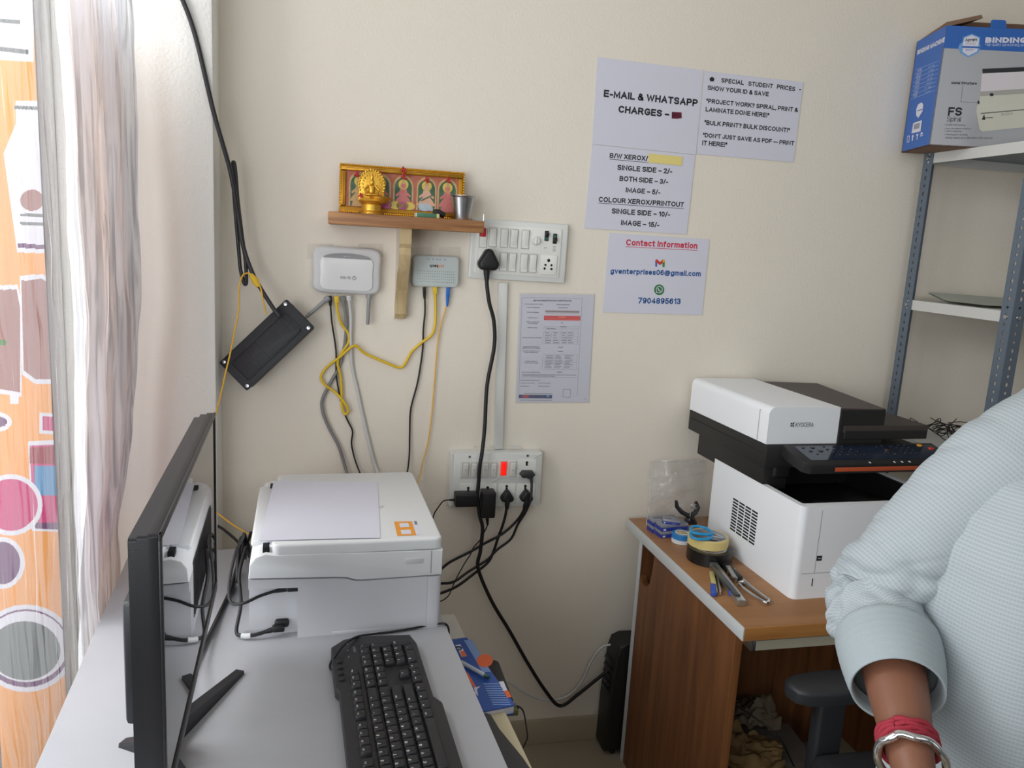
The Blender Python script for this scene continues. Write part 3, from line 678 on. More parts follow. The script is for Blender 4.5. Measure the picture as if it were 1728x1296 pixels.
def arch(cx, w, h0, h1): return [(cx-w/2, h0), (cx+w/2, h0)] + [(cx+w/2*math.cos(t), h1+w*0.55*math.sin(t)) for t in [math.pi*i/10 for i in range(11)]]
zc = 0.0035
for i, cx in enumerate((-0.385, -0.195, 0.005, 0.215, 0.405)):
    cx *= iw; aw = iw*0.17
    mb.flat(arch(cx, aw*1.06, b+0.002, H*0.62), P_gold, Mp, zc); mb.flat(arch(cx, aw*0.9, b+0.002, H*0.60), P_gr, Mp, zc+.0003)
    sk = (P_gold, P_bg, P_ro, P_sk, P_ro)[i]
    mb.flat(circ(0.0125, 20, cx, H*0.66), P_ye, Mp, zc+.0006)
    mb.flat([(cx-0.018, b+.002), (cx+0.018, b+.002), (cx+0.012, H*0.36), (cx-0.012, H*0.36)], (P_gold, P_pk, P_ro, P_bl, P_ro)[i], Mp, zc+.0008)
    mb.flat([(cx-0.024, b+.014), (cx+0.024, b+.014), (cx+0.012, H*0.40), (cx-0.012, H*0.40)], (P_gold, P_gold, P_ro, P_sk, P_ro)[i], Mp, zc+.001)
    mb.flat([(cx-0.011, H*0.32), (cx+0.011, H*0.32), (cx+0.0085, H*0.56), (cx-0.0085, H*0.56)], sk, Mp, zc+.0012)
    mb.flat(circ(0.0068, 16, cx, H*0.63), sk, Mp, zc+.0014); mb.flat([(cx-0.006, H*0.67), (cx+0.006, H*0.67), (cx, H*0.78)], P_gold, Mp, zc+.0016)
    for sgn in (-1, 1): mb.flat([(cx+sgn*0.008, H*0.52), (cx+sgn*0.019, H*0.44), (cx+sgn*0.017, H*0.40), (cx+sgn*0.007, H*0.46)], sk, Mp, zc+.0015)
for cx, m in ((-0.15, P_pk), (0.0, P_pk), (0.055, P_ye), (0.20, P_bl), (-0.06, P_ye)): mb.flat(circ(0.016, 18, cx*iw, b+0.010, 0.010), m, Mp, zc+.002)
mb.flat([(0.16*iw, H*.36), (0.29*iw, H*.52), (0.295*iw, H*.50), (0.17*iw, H*.34)], P_gr, Mp, zc+.0022)
mb.build('picture_print', pf, smooth=0)
mb = MB(); mb.flat([(-iw/2, b), (iw/2, b), (iw/2, H-b), (-iw/2, H-b)], clearfilm('picture_glass', (240, 240, 240), 0.015, 0.05), Mp, 0.0065); mb.build('glass', pf)
random.seed(5)
for cx, cy in ((355, 155), (437, 150), (490, 157), (627, 130), (628, 168), (762, 188), (888, 188), (376, 278), (492, 290)):
    q = at(*c3(cx, cy), Y=FY-0.012); mb = MB()
    if cy > 250: q = at(*c3(cx, cy), Y=-0.086)
    for k in range(7):
        a = k*2.4; rr = 0.0028*math.sqrt(k)
        mb.box((q.x+rr*math.cos(a), q.y, q.z+rr*math.sin(a)), (0.0052, 0.005, 0.0052), M_red, 0.0022, 2)
    if cy < 250: mb.build('red_flower', pf)

M_brass2 = pm('brass_matt', (224, 176, 70), 0.36, 0.85, bump=.4, bscale=260, var=.12, vscale=90)
# brass lamp with an arched back plate
lp = thing('brass_lamp', 'small brass oil lamp with an arched figured back plate in front of the picture', 'lamp', (at(*c3(437, 372), Y=-0.075).x, -0.078, SZ))
lx = lp.location.x; LS = 1.42
mb = MB(); mb.lathe([(0.001, 0), (0.021, 0), (0.0215, .004), (0.017, .006), (0.0165, .016), (0.020, .019), (0.022, .022), (0.019, .025), (0.001, .025)], M_brass2, Matrix.Translation((lx, -0.078, SZ)) @ Matrix.Scale(LS, 4)); mb.build('base', lp)
mb = MB(); mb.lathe([(0.001, .022), (0.012, .022), (0.019, .030), (0.0205, .034), (0.018, .034), (0.011, .027), (0.001, .026)], M_brass2, Matrix.Translation((lx+0.02, -0.085, SZ)) @ Matrix.Scale(1.25, 4)); mb.build('oil_bowl', lp)
mb = MB(); Mk = frame((lx, -0.07, SZ+0.030), (1, 0, 0), (0, 0, 1)) @ Matrix.Scale(LS, 4)
pl = [(-0.022, 0)] + [(0.0225*math.cos(t), 0.028+0.026*math.sin(t)) for t in [math.pi*(1.1-1.2*i/22) for i in range(23)]] + [(0.022, 0)]
mb.prism(list(reversed(pl)), 0.003, M_brass2, Mk, 0.0008)
for i in range(20):
    t = math.pi*(1.12-1.24*i/19); mb.box((0.0215*math.cos(t), 0.028+0.025*math.sin(t), 0.003), (0.0042, 0.0042, 0.004), M_brass2, 0.0018, 2, M=Mk)
for i in range(13):
    t = math.pi*(1.08-1.16*i/12); mb.box((0.0155*math.cos(t), 0.028+0.018*math.sin(t), 0.003), (0.003, 0.003, 0.003), M_brass2, 0.0012, 2, M=Mk)
mb.build('back_plate', lp)
mb = MB()   # seated relief figure
mb.lathe([(0.0, 0), (0.0055, 0.001), (0.006, .005), (0.0045, .011), (0.0, .0115)], M_brass2, Mk @ frame((0, 0.014, 0.004), (1, 0, 0), (0, 0, -1)), 14)
mb.box((0, 0.012, 0.004), (0.024, 0.006, 0.008), M_brass2, 0.0028, 3, M=Mk); mb.box((0, 0.021, 0.004), (0.011, 0.014, 0.007), M_brass2, 0.003, 3, M=Mk)
mb.box((0, 0.032, 0.004), (0.008, 0.009, 0.008), M_brass2, 0.003, 3, M=Mk); mb.box((0, 0.040, 0.004), (0.005, 0.009, 0.005), M_brass2, 0.002, 2, M=Mk)
for sgn in (-1, 1): mb.tube([(sgn*0.006, 0.027, 0.004), (sgn*0.012, 0.020, 0.006), (sgn*0.009, 0.014, 0.008)], 0.0022, M_brass2, M=Mk)
mb.build('figure', lp)
for cx, cy in ((376, 278), (492, 290)):
    mb = MB()
    q = at(*c3(cx, cy), Y=-0.086)
    for k in range(7):
        a = k*2.4; rr = 0.0022*math.sqrt(k); mb.box((q.x+rr*math.cos(a), q.y, q.z+rr*math.sin(a)), (0.0042, 0.004, 0.0042), M_red, 0.0018, 2)
    mb.build('red_flower', lp)

# matchbox, black lens cap like lump, steel tumbler
q0, q1 = at(*c3(697, 396), Y=-0.115), at(*c3(832, 402), Y=-0.115)
mx = thing('matchbox', 'flat green and white box lying on the wall shelf beside the tumbler', 'box', ((q0.x+q1.x)/2, -0.10, SZ), 0.05)
mb = MB(); mb.box((0, 0, 0.005), (q1.x-q0.x, 0.036, 0.010), pm('box_white', (222, 222, 205), .6), 0.0008); mb.build('tray', mx, world=False)
mb = MB(); wq = q1.x-q0.x; mb.box((-0.002, 0, 0.0052), (wq*0.9, 0.0366, 0.0106), pm('box_green', (70, 120, 96), .5, var=.25, vscale=90), 0.0006); mb.box((wq*.44-.002, 0, 0.0052), (0.003, 0.0372, 0.0112), pm('box_yellow', (226, 206, 90), .5)); mb.build('sleeve', mx, world=False)
q = at(*c3(835, 378), Y=-0.085)
mb = MB(); mb.tube(spline([(q.x-.016, -.085, SZ+.013), (q.x-.006, -.087, SZ+.0155), (q.x+.006, -.087, SZ+.011), (q.x+.012, -.085, SZ+.0075)], 5), [0.004]+[0.0075]*14+[0.005], M_black, 12); mb.build('black_pouch', label='crumpled black wrapped bundle between the picture and the tumbler', cat='bundle')
mb = MB(); ql, qr = at(*c3(893, 290), Y=-0.09), at(*c3(1047, 290), Y=-0.09)
tr = (qr.x-ql.x)/2; tz = at(*c3(970, 278), Y=-0.09).z-SZ
mb.lathe([(0.001, 0.001), (tr*.58, 0), (tr*.60, 0.003), (tr*.88, tz-0.006), (tr*.9, tz-.004), (tr, tz-.001), (tr, tz), (tr*.88, tz-.002), (tr*.57, 0.004), (0.001, 0.003)], M_steel, Matrix.Translation(((ql.x+qr.x)/2, -0.09, SZ)), 40)
mb.build('steel_tumbler', label='stainless steel tumbler on the right end of the wall shelf', cat='tumbler')

# ================================================================== SWITCHBOARDS
def wbox(mb, tl, tr_, br, bl, Y0, Y1, m, bev=0.003):
    """box on the wall whose front outline (at depth Y1) is four photo pixels"""
    P = [at(*p, Y=Y1) for p in (tl, tr_, br, bl)]
    c = sum(P, Vector())/4; X = (P[1]-P[0]+P[2]-P[3]); Mf = frame((c.x, Y0, c.z), X, (0, 0, 1))
    Wd = ((P[1]-P[0]).length+(P[2]-P[3]).length)/2; Hh = ((P[0]-P[3]).length+(P[1]-P[2]).length)/2
    mb.prism(rrect(Wd, Hh, min(Wd, Hh)*0.03, 3), Y0-Y1, m, Mf, bev)
    return Mf, Wd, Hh
def wpt(p, Y): return at(*p, Y=Y)
def rocker(parent, p, Y, w, h, m=M_switch, up=True, name='switch', lab=None):
    q = at(*p, Y=Y); mb = MB(); Mf = wframe((q.x, q.y, q.z))
    mb.box((0, 0, 0), (w+.0022, h+.0022, 0.0016), pm('switch_gap_shade', (160, 160, 154), .6), 0, 1, M=Mf); mb.box((0, 0, 0.0006), (w, h, 0.0024), m, 0.0004, 1, M=Mf)  # grey plate behind the rocker paints in the shade of its gap
    mb.box((0, 0, 0.0025), (w*0.86, h*0.94, 0.004), m, 0.001, 2, M=Mf, rot=Matrix.Rotation(R(9 if up else -9), 4, 'X'))
    return mb.build(name, parent, label=lab)
UB = thing('switchboard', 'large white wall switchboard right of the wooden shelf', 'switchboard', at(875, 478, Y=0))
mb = MB(); wbox(mb, (796, 367), (960, 379), (953, 478.5), (790.5, 469), 0, -0.016, M_wplate, 0.004); mb.build('outer_frame', UB)
mb = MB(); wbox(mb, c3(1052, 440), c3(1556, 468), c3(1526, 762), c3(1045, 722), -0.016, -0.0185, M_switch, 0.001); mb.build('face_plate', UB)
Yp = -0.0195
for x, y in ((1090, 524), (1146, 520), (1213, 524), (1270, 528), (1336, 532), (1208, 662), (1260, 666), (1328, 670), (1380, 672)): rocker(UB, c3(x, y), Yp, 0.0185, 0.047)
mb = MB(); q = at(*c3(1395, 540), Y=Yp); Mf = wframe((q.x, q.y, q.z)); mb.lathe([(0.001, 0), (0.0115, 0), (0.011, .006), (0.0095, .010), (0.001, .010)], M_switch, Mf); mb.box((0, 0, 0.0112), (0.003, 0.016, 0.003), M_switch, 0.001, M=Mf)
for k in range(10): a = R(120+30*k); mb.box((0.0085*math.cos(a), 0.0085*math.sin(a), .0095), (.0008, .0008, .002), M_inkg, M=Mf)
mb.build('fan_regulator', UB)
for x, y, dy in ((1460, 512, 0.004), (1508, 528, -0.003)):
    q = at(*c3(x, y), Y=Yp); mb = MB(); Mf = wframe((q.x, q.y, q.z)); mb.box((0, 0, 0), (0.0105, 0.026, 0.004), M_black, 0.0008, M=Mf); mb.box((0, dy, 0.006), (0.008, 0.010, 0.010), M_black, 0.001, M=Mf, rot=Matrix.Rotation(R(20 if dy > 0 else -20), 4, 'X')); mb.box((0, -dy*1.8, 0.0022), (0.007, 0.006, 0.001), pm('teal_mark', (40, 110, 90), .5), M=Mf); mb.build('breaker_toggle', UB)
mb = MB()
for x, y in ((1453, 582), (1505, 576), (1505, 588), (1504, 598)):
    q = at(*c3(x, y), Y=Yp+.0006); mb.box(q, (0.008, 0.0006, 0.0012), M_inkg)
def sockplate(mb, p, w, h):
    q = at(*p, Y=Yp); Mf = wframe((q.x, q.y, q.z)); mb.prism(rrect(w, h, .002, 3), 0.0015, M_switch, Mf, .0006); return Mf
Mf = sockplate(mb, c3(1472, 682), 0.044, 0.052)
for x, y, r in ((1472, 655, .0042), (1453, 681, .003), (1488, 683, .003), (1448, 702, .0032), (1488, 705, .0032)):
    q = at(*c3(x, y), Y=Yp-.0017); mb.lathe([(0.0002, 0), (r, 0), (r, .0002), (.0002, .0002)], M_hole, wframe(q), 16)
mb.build('round_pin_socket', UB)
mb = MB(); Mf = sockplate(mb, c3(1115, 660), 0.046, 0.050)
mb.build('covered_socket', UB)

c5 = lambda x, y: (700+x/5.183, 700+y/5.183)
LY = -0.042
LB = thing('extension_switchboard', 'lower white wall switchboard with a glowing red switch and four plugs', 'switchboard', at(837, 856, Y=0))
mb = MB(); wbox(mb, c5(322, 335), c5(1122, 332), c5(1095, 800), c5(300, 818), 0, LY, M_wplate, 0.006); mb.build('casing', LB)
mb = MB(); wbox(mb, c5(392, 398), c5(890, 398), c5(884, 548), c5(392, 560), LY, LY-0.0015, M_switch, 0.0006)
wbox(mb, c5(900, 385), c5(1062, 385), c5(1056, 548), c5(897, 548), LY, LY-0.0015, M_switch, 0.0006)
for x0, x1 in ((388, 535), (556, 716), (730, 882), (890, 1050)): wbox(mb, c5(x0, 604), c5(x1, 602), c5(x1-4, 762), c5(x0, 768), LY, LY-0.0015, M_switch, 0.0006)
mb.build('module_plate', LB)
for x in (444, 518, 618, 690, 858):
    s = rocker(LB, c5(x, 482 if x < 800 else 476), LY-.002, 0.0155, 0.0385)
    mb = MB(); q = at(*c5(x, 484), Y=LY-.0075); mb.box(q, (0.005, 0.0006, 0.0009), M_inkg); mb.build('mark', s)
M_neon = pm('red_neon', (220, 24, 20), .2, emit=0.9, emitcol=(255, 30, 18), var=.3, vscale=60, coat=.5)
rocker(LB, c5(777, 470), LY-.002, 0.0155, 0.0385, M_neon, name='indicator_switch', lab='glowing red switch')
for x, y in ((480, 367), (987, 358)):
    q = at(*c5(x, y), Y=LY); mb = MB(); mb.lathe([(0.0002, .001), (.0032, .001), (.0035, 0)], M_steel, wframe(q), 16); mb.box((q.x, q.y-.0012, q.z), (.005, .0006, .001), M_hole); mb.build('screw', LB)
for x, y in ((980, 427), (467, 650), (637, 646), (803, 634), (966, 632)):
    q = at(*c5(x, y), Y=LY-.0018); mb = MB()
    mb.lathe([(0.0002, .0006), (.0036, .0006), (.0038, 0)], M_hole, wframe((q.x, q.y, q.z+.003)), 14); mb.lathe([(0.0002, .0006), (.003, .0006), (.0032, 0)], M_hole, wframe((q.x, q.y, q.z-.003)), 14)
    mb.build('socket_hole', LB)
mb = MB()
for x, y, w_ in ((520, 284, .006), (630, 284, .006), (663, 284, .006)): q = at(*c5(x, y), Y=-.02); mb.box((q.x, -.02, q.z), (w_, .008, .004), M_wplate, .001)
q = at(*c5(868, 284), Y=-.02); mb.box((q.x, -.02, q.z+.001), (.03, .01, .003), M_wplate, .001)
mb.build('knockout_cover', LB)
# trunking between the two boards
p, q = at(848.5, 477, Y=-.006), at(840.5, 757, Y=-.006)
mb = MB(); c = (p+q)/2; mb.box(c, (0.0245, 0.012, (p-q).length), M_wplate, 0.0015, rot=Matrix.Rotation(math.atan2(p.x-q.x, p.z-q.z), 4, 'Y'))
mb.build('cable_trunking', label='white plastic cable trunking running between the two switchboards', cat='trunking')

# ================================================================== ROUTER, MODEM, SPLICE BOX
c4 = lambda x, y: (350+x/3.24, 400+y/3.24)
def tlink(mb, Mf, h, m):
    mb.text('tp-link', Mf, m, h=h, bold=0.012)
RY = -0.004
P = [at(*c4(*p), Y=-0.03) for p in ((552, 38), (965, 48), (966, 322), (556, 322))]
cx = sum((p.x for p in P))/4; cz = sum((p.z for p in P))/4; RW = (P[1].x-P[0].x+P[2].x-P[3].x)/2; RH = (P[0].z-P[3].z+P[1].z-P[2].z)/2
ro = thing('wifi_router', 'white router with two grey antennas taped to the wall left of the shelf bracket', 'router', (cx, 0, cz-RH/2))
Mr = wframe((cx, RY, cz), R(-0.4))
def superr(w, h, n=72):
    """rounded outline with hollow sides"""
    out = []
    for i in range(n):
        t = 2*math.pi*i/n; c, s = math.cos(t), math.sin(t)
        e = 0.46; x = math.copysign(abs(c)**e, c); y = math.copysign(abs(s)**e, s)
        x *= 1-0.10*(1-abs(y)**2); y *= 1-0.09*(1-abs(x)**2)
        out.append((x*w/2, y*h/2))
    return out
mb = MB(); mb.prism(superr(RW, RH), 0.026, pm('router_grey', (205, 206, 206), .35, var=.01), Mr, 0.008, 4); mb.build('body', ro)
mb = MB(); mb.prism([(x, y*0.93-RH*0.06) for x, y in superr(RW*0.77, RH*0.78)], 0.0035, pm('router_white', (226, 227, 227), .25, var=.01), Mr, 0.0018, 3, z0=0.026); mb.build('face_panel', ro)
mb = MB(); pts = [(RW*0.315*math.cos(t), RH*0.235+RH*0.10*math.sin(t)) for t in [math.pi*i/20 for i in range(21)]]
mb.prism(pts, 0.0045, pm('router_strip', (140, 142, 144), .3), Mr, 0.0006, z0=0.026)
for k in (-1, 0, 1): mb.flat(circ(0.0009, 8, k*.006, RH*.275), M_paper, Mr, 0.0308)
mb.build('light_strip', ro)
mb = MB(); Ml = Mr @ Matrix.Translation((RW*0.055, -RH*0.115, 0.0297)) @ Matrix.Rotation(math.pi, 4, 'Z')
mb.text('tp-link', Ml, M_grey, h=0.007, bold=0.012)
for a0, a1, rr in ((-90, 180, .0052),):
    for i in range(14):
        t0, t1 = R(a0+(a1-a0)*i/14), R(a0+(a1-a0)*(i+1)/14)
        mb.flat([(-.009+rr*math.cos(t0), .0032+rr*math.sin(t0)), (-.009+rr*math.cos(t1), .0032+rr*math.sin(t1)), (-.009+.0032*math.cos(t1), .0032+.0032*math.sin(t1)), (-.009+.0032*math.cos(t0), .0032+.0032*math.sin(t0))], M_grey, Ml, .0003)
mb.flat([(-.0145, .0005), (-.009, .0005), (-.009, .0025), (-.0145, .0025)], M_grey, Ml, .0003); mb.flat([(-.010, .0005), (-.008, .0005), (-.008, -.003), (-.010, -.003)], M_grey, Ml, .0003)
mb.build('logo', ro)
for (a, b) in (((655, 338), (537, 440)), ((884, 322), (876, 480))):
    p, q = at(*c4(*a), Y=-.018), at(*c4(*b), Y=-.022); mb = MB()
    d = (q-p).normalized()
    mb.tube([p-d*.006, p+d*.006], .0075, M_grey, 12); mb.tube([p+d*.004, p+d*.02, q-d*.004, q], [.0066, .0072, .0064, .0042], M_grey, 12, flat=.7); mb.build('antenna', ro)
tape = clearfilm('adhesive_tape', (200, 197, 188), 0.14, 0.3)
for a in ((545, 36, 690, 120), (825, 36, 962, 110)):
    mb = MB(); mb.add([at(*c4(a[0], a[1]), Y=-.0012), at(*c4(a[2], a[1]), Y=-.0012), at(*c4(a[2], a[3]), Y=-.0012), at(*c4(a[0], a[3]), Y=-.0012)], [(0, 1, 2, 3)], tape)
    mb.build('adhesive_tape', ro, label='clear tape')

P = [at(*c4(*p), Y=-0.024) for p in ((1120, 100), (1378, 104), (1376, 274), (1122, 272))]
cx = sum((p.x for p in P))/4; cz = sum((p.z for p in P))/4; OW = (P[1].x-P[0].x+P[2].x-P[3].x)/2; OH = (P[0].z-P[3].z+P[1].z-P[2].z)/2
on = thing('fibre_modem', 'small pale modem with a perforated grille taped to the wall under the shelf', 'modem', (cx, 0, cz-OH/2))
Mo = wframe((cx, -0.002, cz), R(0.5)); M_ont = pm('modem_white', (206, 214, 210), .4, var=.02)
mb = MB(); mb.prism(rrect(OW, OH, .012, 6), 0.022, M_ont, Mo, 0.004, 3); mb.build('body', on)
mb = MB(); mb.prism(rrect(OW*.955, OH*.92, .010, 6), 0.0015, pm('modem_face', (196, 206, 204), .4, var=.02), Mo, 0.001, 2, z0=0.022)
for j in range(5):
    for i in range(18): mb.flat(circ(.0009, 8, -OW*.385+OW*.77*i/17, -OH*.34+OH*.34*j/4), M_hole, Mo, .0238)
for x in (-.19, -.09, 0.0, .06, .16): mb.flat([(OW*x, OH*.375), (OW*x+.005, OH*.375), (OW*x+.005, OH*.39), (OW*x, OH*.39)], M_inkb, Mo, .0238)
Ml = Mo @ Matrix.Translation((OW*.17, OH*.21, .0238)) @ Matrix.Rotation(math.pi, 4, 'Z')
mb.text('syro', Ml, pm('logo_orange', (228, 128, 70), .5), h=.0075, bold=.01, z=.0002); mb.text('tech', Ml @ Matrix.Translation((.0155, 0, 0)), M_ink, h=.0075, bold=.02, z=.0002)
mb.build('grille_face', on)
for a in ((1108, 54, 1225, 170), (1265, 54, 1385, 140)):
    mb = MB(); mb.add([at(*c4(a[0], a[1]), Y=-.0012), at(*c4(a[2], a[1]), Y=-.0012), at(*c4(a[2], a[3]), Y=-.0012), at(*c4(a[0], a[3]), Y=-.0012)], [(0, 1, 2, 3)], tape)
    mb.build('adhesive_tape', on, label='clear tape')

# hanging black fibre joint box, tilted
BY = -0.075
Q = [at(*c4(*p), Y=BY) for p in ((430, 338), (582, 492), (225, 835), (50, 692))]   # top, right, bottom, left corners of the lid
ctr = sum(Q, Vector())/4; lx_ = (Q[0]-Q[3]+Q[1]-Q[2]); Mb = frame(ctr, lx_, Q[0]-Q[1]+Q[3]-Q[2])
BL = lx_.length/2; BW = ((Q[0]-Q[1]).length+(Q[3]-Q[2]).length)/2
Mb = Mb @ Matrix.Rotation(R(-14), 4, 'X')
M_box = pm('black_box_plastic', (27, 30, 37), .5, bump=.1, bscale=300, var=.12)
bo = thing('fibre_joint_box', 'black ribbed junction box hanging tilted on a black cable by the pillar', 'junction box', ctr)
mb = MB(); mb.prism(rrect(BL*.97, BW*.90, .006, 3), 0.042, M_box, Mb, z0=-0.046); 
for k in range(9): mb.box((-BL*.42+BL*.84*k/8, BW*.455, -0.022), (.005, .006, .036), M_box, .001, M=Mb)
mb.build('body', bo)
mb = MB(); mb.prism(rrect(BL, BW, .004, 3), .006, M_box, Mb, .0015, z0=-.006)
iw_, ih_ = BL*.80, BW*.62
mb.prism(rrect(iw_, ih_, .008, 4, -BL*.01, -BW*.03), .004, M_box, Mb, .003, 2)
for i in range(6): mb.box((-iw_/2+iw_*(i+.5)/6-BL*.01, -BW*.03, .0042), (.0022, ih_*.92, .0018), M_dark, .0004, M=Mb) if i else None
for j in (0,): mb.box((-BL*.01, -BW*.03+j, .0042), (iw_*.95, .0022, .0018), M_dark, .0004, M=Mb)
for sx in (-1, 1): mb.box((sx*iw_/2-BL*.01, -BW*.03, .0042), (.002, ih_*.9, .002), M_dark, .0004, M=Mb)
for sy in (-1, 1): mb.box((-BL*.01, sy*ih_/2-BW*.03, .0042), (iw_*.93, .002, .002), M_dark, .0004, M=Mb)
mb.build('lid', bo)
for sx, sy in ((1, 1), (-1, -1), (1, -1), (-1, 1)):
    mb = MB(); mb.lathe([(.0002, .0025), (.0042, .002), (.005, 0)], M_steel, Mb @ Matrix.Translation((sx*BL*.455, sy*BW*.42, 0)), 14); mb.build('screw', bo)

# ================================================================== CABLES
def cable(name, pts, r, m, lab, cat='cable', n=6, group=None, ends=()):
    """pts: (px, py, Y) photo pixels at a depth, or Vectors"""
    V = [p if isinstance(p, Vector) else at(p[0], p[1], Y=p[2]) for p in pts]
    pl = spline(V, n)
    if not ends:
        mb = MB(); mb.tube(pl, r, m, 10); return mb.build(name, label=lab, cat=cat, group=group, smooth=60)
    zs = min(pl, key=lambda q: q.z)
    root = thing(name, lab, cat, zs, group=group)
    mb = MB(); mb.tube(pl, r, m, 10); mb.build('cord', root, smooth=60)
    for nm, fn in ends:
        mb = MB(); fn(mb); mb.build(nm, root, smooth=50)
    return root
k4 = lambda x, y, Y: (*c4(x, y), Y)
k5 = lambda x, y, Y: (*c5(x, y), Y)
def rj(a, b, m, w=.011):
    def fn(mb):
        p, q = at(*a[:2], Y=a[2]), at(*b[:2], Y=b[2]); d = q-p
        mb.box((p+q)/2-d*.15, (w, .008, d.length*.7), m, .001, rot=Matrix.Rotation(math.atan2(-d.x, -d.z), 4, 'Y')); mb.tube([p+d*.5, p+d*.8, q+d*.35], [.0042, .0042, .003], m)
    return fn
cable('router_power_lead', [k4(672, 345, -.015), k4(680, 460, -.012), k4(703, 620, -.008), k4(705, 760, -.008), k4(735, 920, -.008), k4(765, 1000, -.008), k4(793, 1060, -.008), k4(788, 1130, -.008), k4(805, 1210, -.01), k4(832, 1285, -.02), at(620, 830, Y=-.06)], .0022, M_rubber, 'thin black power lead hanging from the left underside of the router', ends=[('plug', rj(k4(670, 322, -.016), k4(672, 362, -.015), M_rubber, .009))])
cable('network_cable', [k4(704, 335, -.02), k4(708, 385, -.018), k4(730, 470, -.012), k4(768, 525, -.01), k4(770, 578, -.01), k4(730, 640, -.012), k4(712, 690, -.012), k4(728, 760, -.01), k4(734, 850, -.01), k4(735, 925, -.01), k4(752, 968, -.012), k4(770, 950, -.014), k4(748, 905, -.016), k4(700, 850, -.014), k4(640, 805, -.012), k4(622, 760, -.012), k4(660, 705, -.012), k4(720, 660, -.016), k4(770, 615, -.02), k4(812, 594, -.018), k4(860, 635, -.012), k4(960, 680, -.01), k4(1052, 714, -.01), k4(1085, 685, -.01), k4(1115, 630, -.01), k4(1170, 578, -.012), k4(1222, 540, -.012), k4(1243, 490, -.012), k4(1248, 400, -.012), k4(1245, 300, -.014)], .0035, M_yel, 'yellow network cable looping between the router and the modem', ends=[('plug', rj(k4(704, 322, -.02), k4(709, 375, -.018), M_yel)), ('plug', rj(k4(1244, 272, -.014), k4(1245, 330, -.013), M_yel))])
cable('grey_network_cable', [k4(738, 328, -.016), k4(755, 420, -.012), k4(758, 520, -.008), k4(745, 620, -.006), k4(720, 710, -.006), k4(668, 805, -.008), k4(628, 890, -.01), k4(632, 960, -.01), k4(668, 1050, -.01), k4(720, 1150, -.012), k4(762, 1285, -.02), at(600, 840, Y=-.07)], .0043, M_greyc, 'thick grey cable bowing left below the router', ends=[('plug', rj(k4(738, 322, -.016), k4(744, 362, -.014), M_greyc))])
cable('white_network_cable', [k4(772, 328, -.02), k4(784, 430, -.014), k4(784, 560, -.010), k4(790, 700, -.006), k4(822, 850, -.006), k4(850, 980, -.006), k4(880, 1110, -.008), k4(925, 1275, -.014), at(660, 830, Y=-.06)], .0043, M_whitec, 'pale grey-white cable hanging straight from the router', ends=[('plug', rj(k4(771, 320, -.02), k4(776, 362, -.018), M_whitec))])
cable('modem_power_lead', [k4(1186, 290, -.012), k4(1190, 400, -.009), k4(1181, 500, -.008), k4(1176, 620, -.007), k4(1150, 790, -.007), k4(1112, 940, -.007), k4(1106, 1080, -.008), k4(1104, 1190, -.01), k4(1092, 1290, -.02), at(676, 840, Y=-.05)], .0023, M_rubber, 'thin black power lead hanging from the modem', ends=[('plug', rj(k4(1185, 274, -.012), k4(1187, 322, -.012), M_rubber, .008))])
cable('fibre_patch_cord', [k4(1315, 300, -.012), k4(1310, 365, -.010), k4(1275, 490, -.008), k4(1257, 600, -.008), k4(1242, 790, -.007), k4(1226, 980, -.007), k4(1205, 1130, -.008), k4(1178, 1230, -.01), k4(1160, 1310, -.02), at(690, 850, Y=-.06)], .0016, M_fibre, 'thin orange fibre cord with a blue connector hanging from the modem', ends=[('connector', rj(k4(1316, 272, -.012), k4(1312, 352, -.01), M_bluep, .009))])
# black drop cable from the ceiling into the hanging box, with its tied-up loop
c1 = lambda x, y, Y: (x/1.995, y/1.995, Y)
cable('drop_cable', [at(262, -220, Y=-.12), c1(560, -120, -.115), c1(615, 0, -.115), c1(660, 130, -.11), c1(720, 380, -.11), c1(775, 575, -.09), c1(803, 730, -.075), k4(185, 0, -.075), k4(210, 100, -.075), k4(250, 205, -.078), k4(300, 295, -.082), k4(362, 392, -.09), k4(392, 430, -.092)], .0052, M_dark, 'black drop cable running down past the pillar into the hanging box', n=8)
cable('spare_cable_loop', [k4(172, 80, -.065), k4(180, 170, -.065), k4(195, 235, -.066), k4(205, 258, -.068), k4(213, 240, -.070), k4(208, 130, -.072), k4(188, -20, -.072), k4(166, -200, -.07), k4(156, -330, -.068), k4(148, -400, -.066), k4(140, -405, -.064), k4(138, -360, -.062), k4(148, -200, -.062), k4(162, -30, -.062), k4(172, 80, -.063)], .0044, M_dark, 'tied loop of spare black cable hanging above the black box', n=8)
cable('fibre_pigtail', [k4(318, 420, -.092), k4(306, 350, -.09), k4(290, 275, -.088), k4(262, 222, -.086), k4(225, 198, -.086), k4(190, 215, -.088), k4(172, 290, -.092), k4(170, 400, -.10), k4(148, 520, -.115), k4(124, 640, -.135), k4(100, 740, -.15), k4(76, 850, -.15), k4(42, 975, -.14), at(330, 800, Y=-.13), at(352, 850, Y=-.13), at(385, 880, Y=-.15), at(425, 905, Y=-.17), at(460, 930, Y=-.14)], .0019, M_fibre, 'thin orange fibre cord falling from the black box past the monitor', ends=[('tape_wrap', lambda mb: mb.tube([at(*c4(238, 205), Y=-.08), at(*c4(262, 240), Y=-.083), at(*c4(280, 272), Y=-.085)], [.006, .0085, .0055], M_yel, 10))])

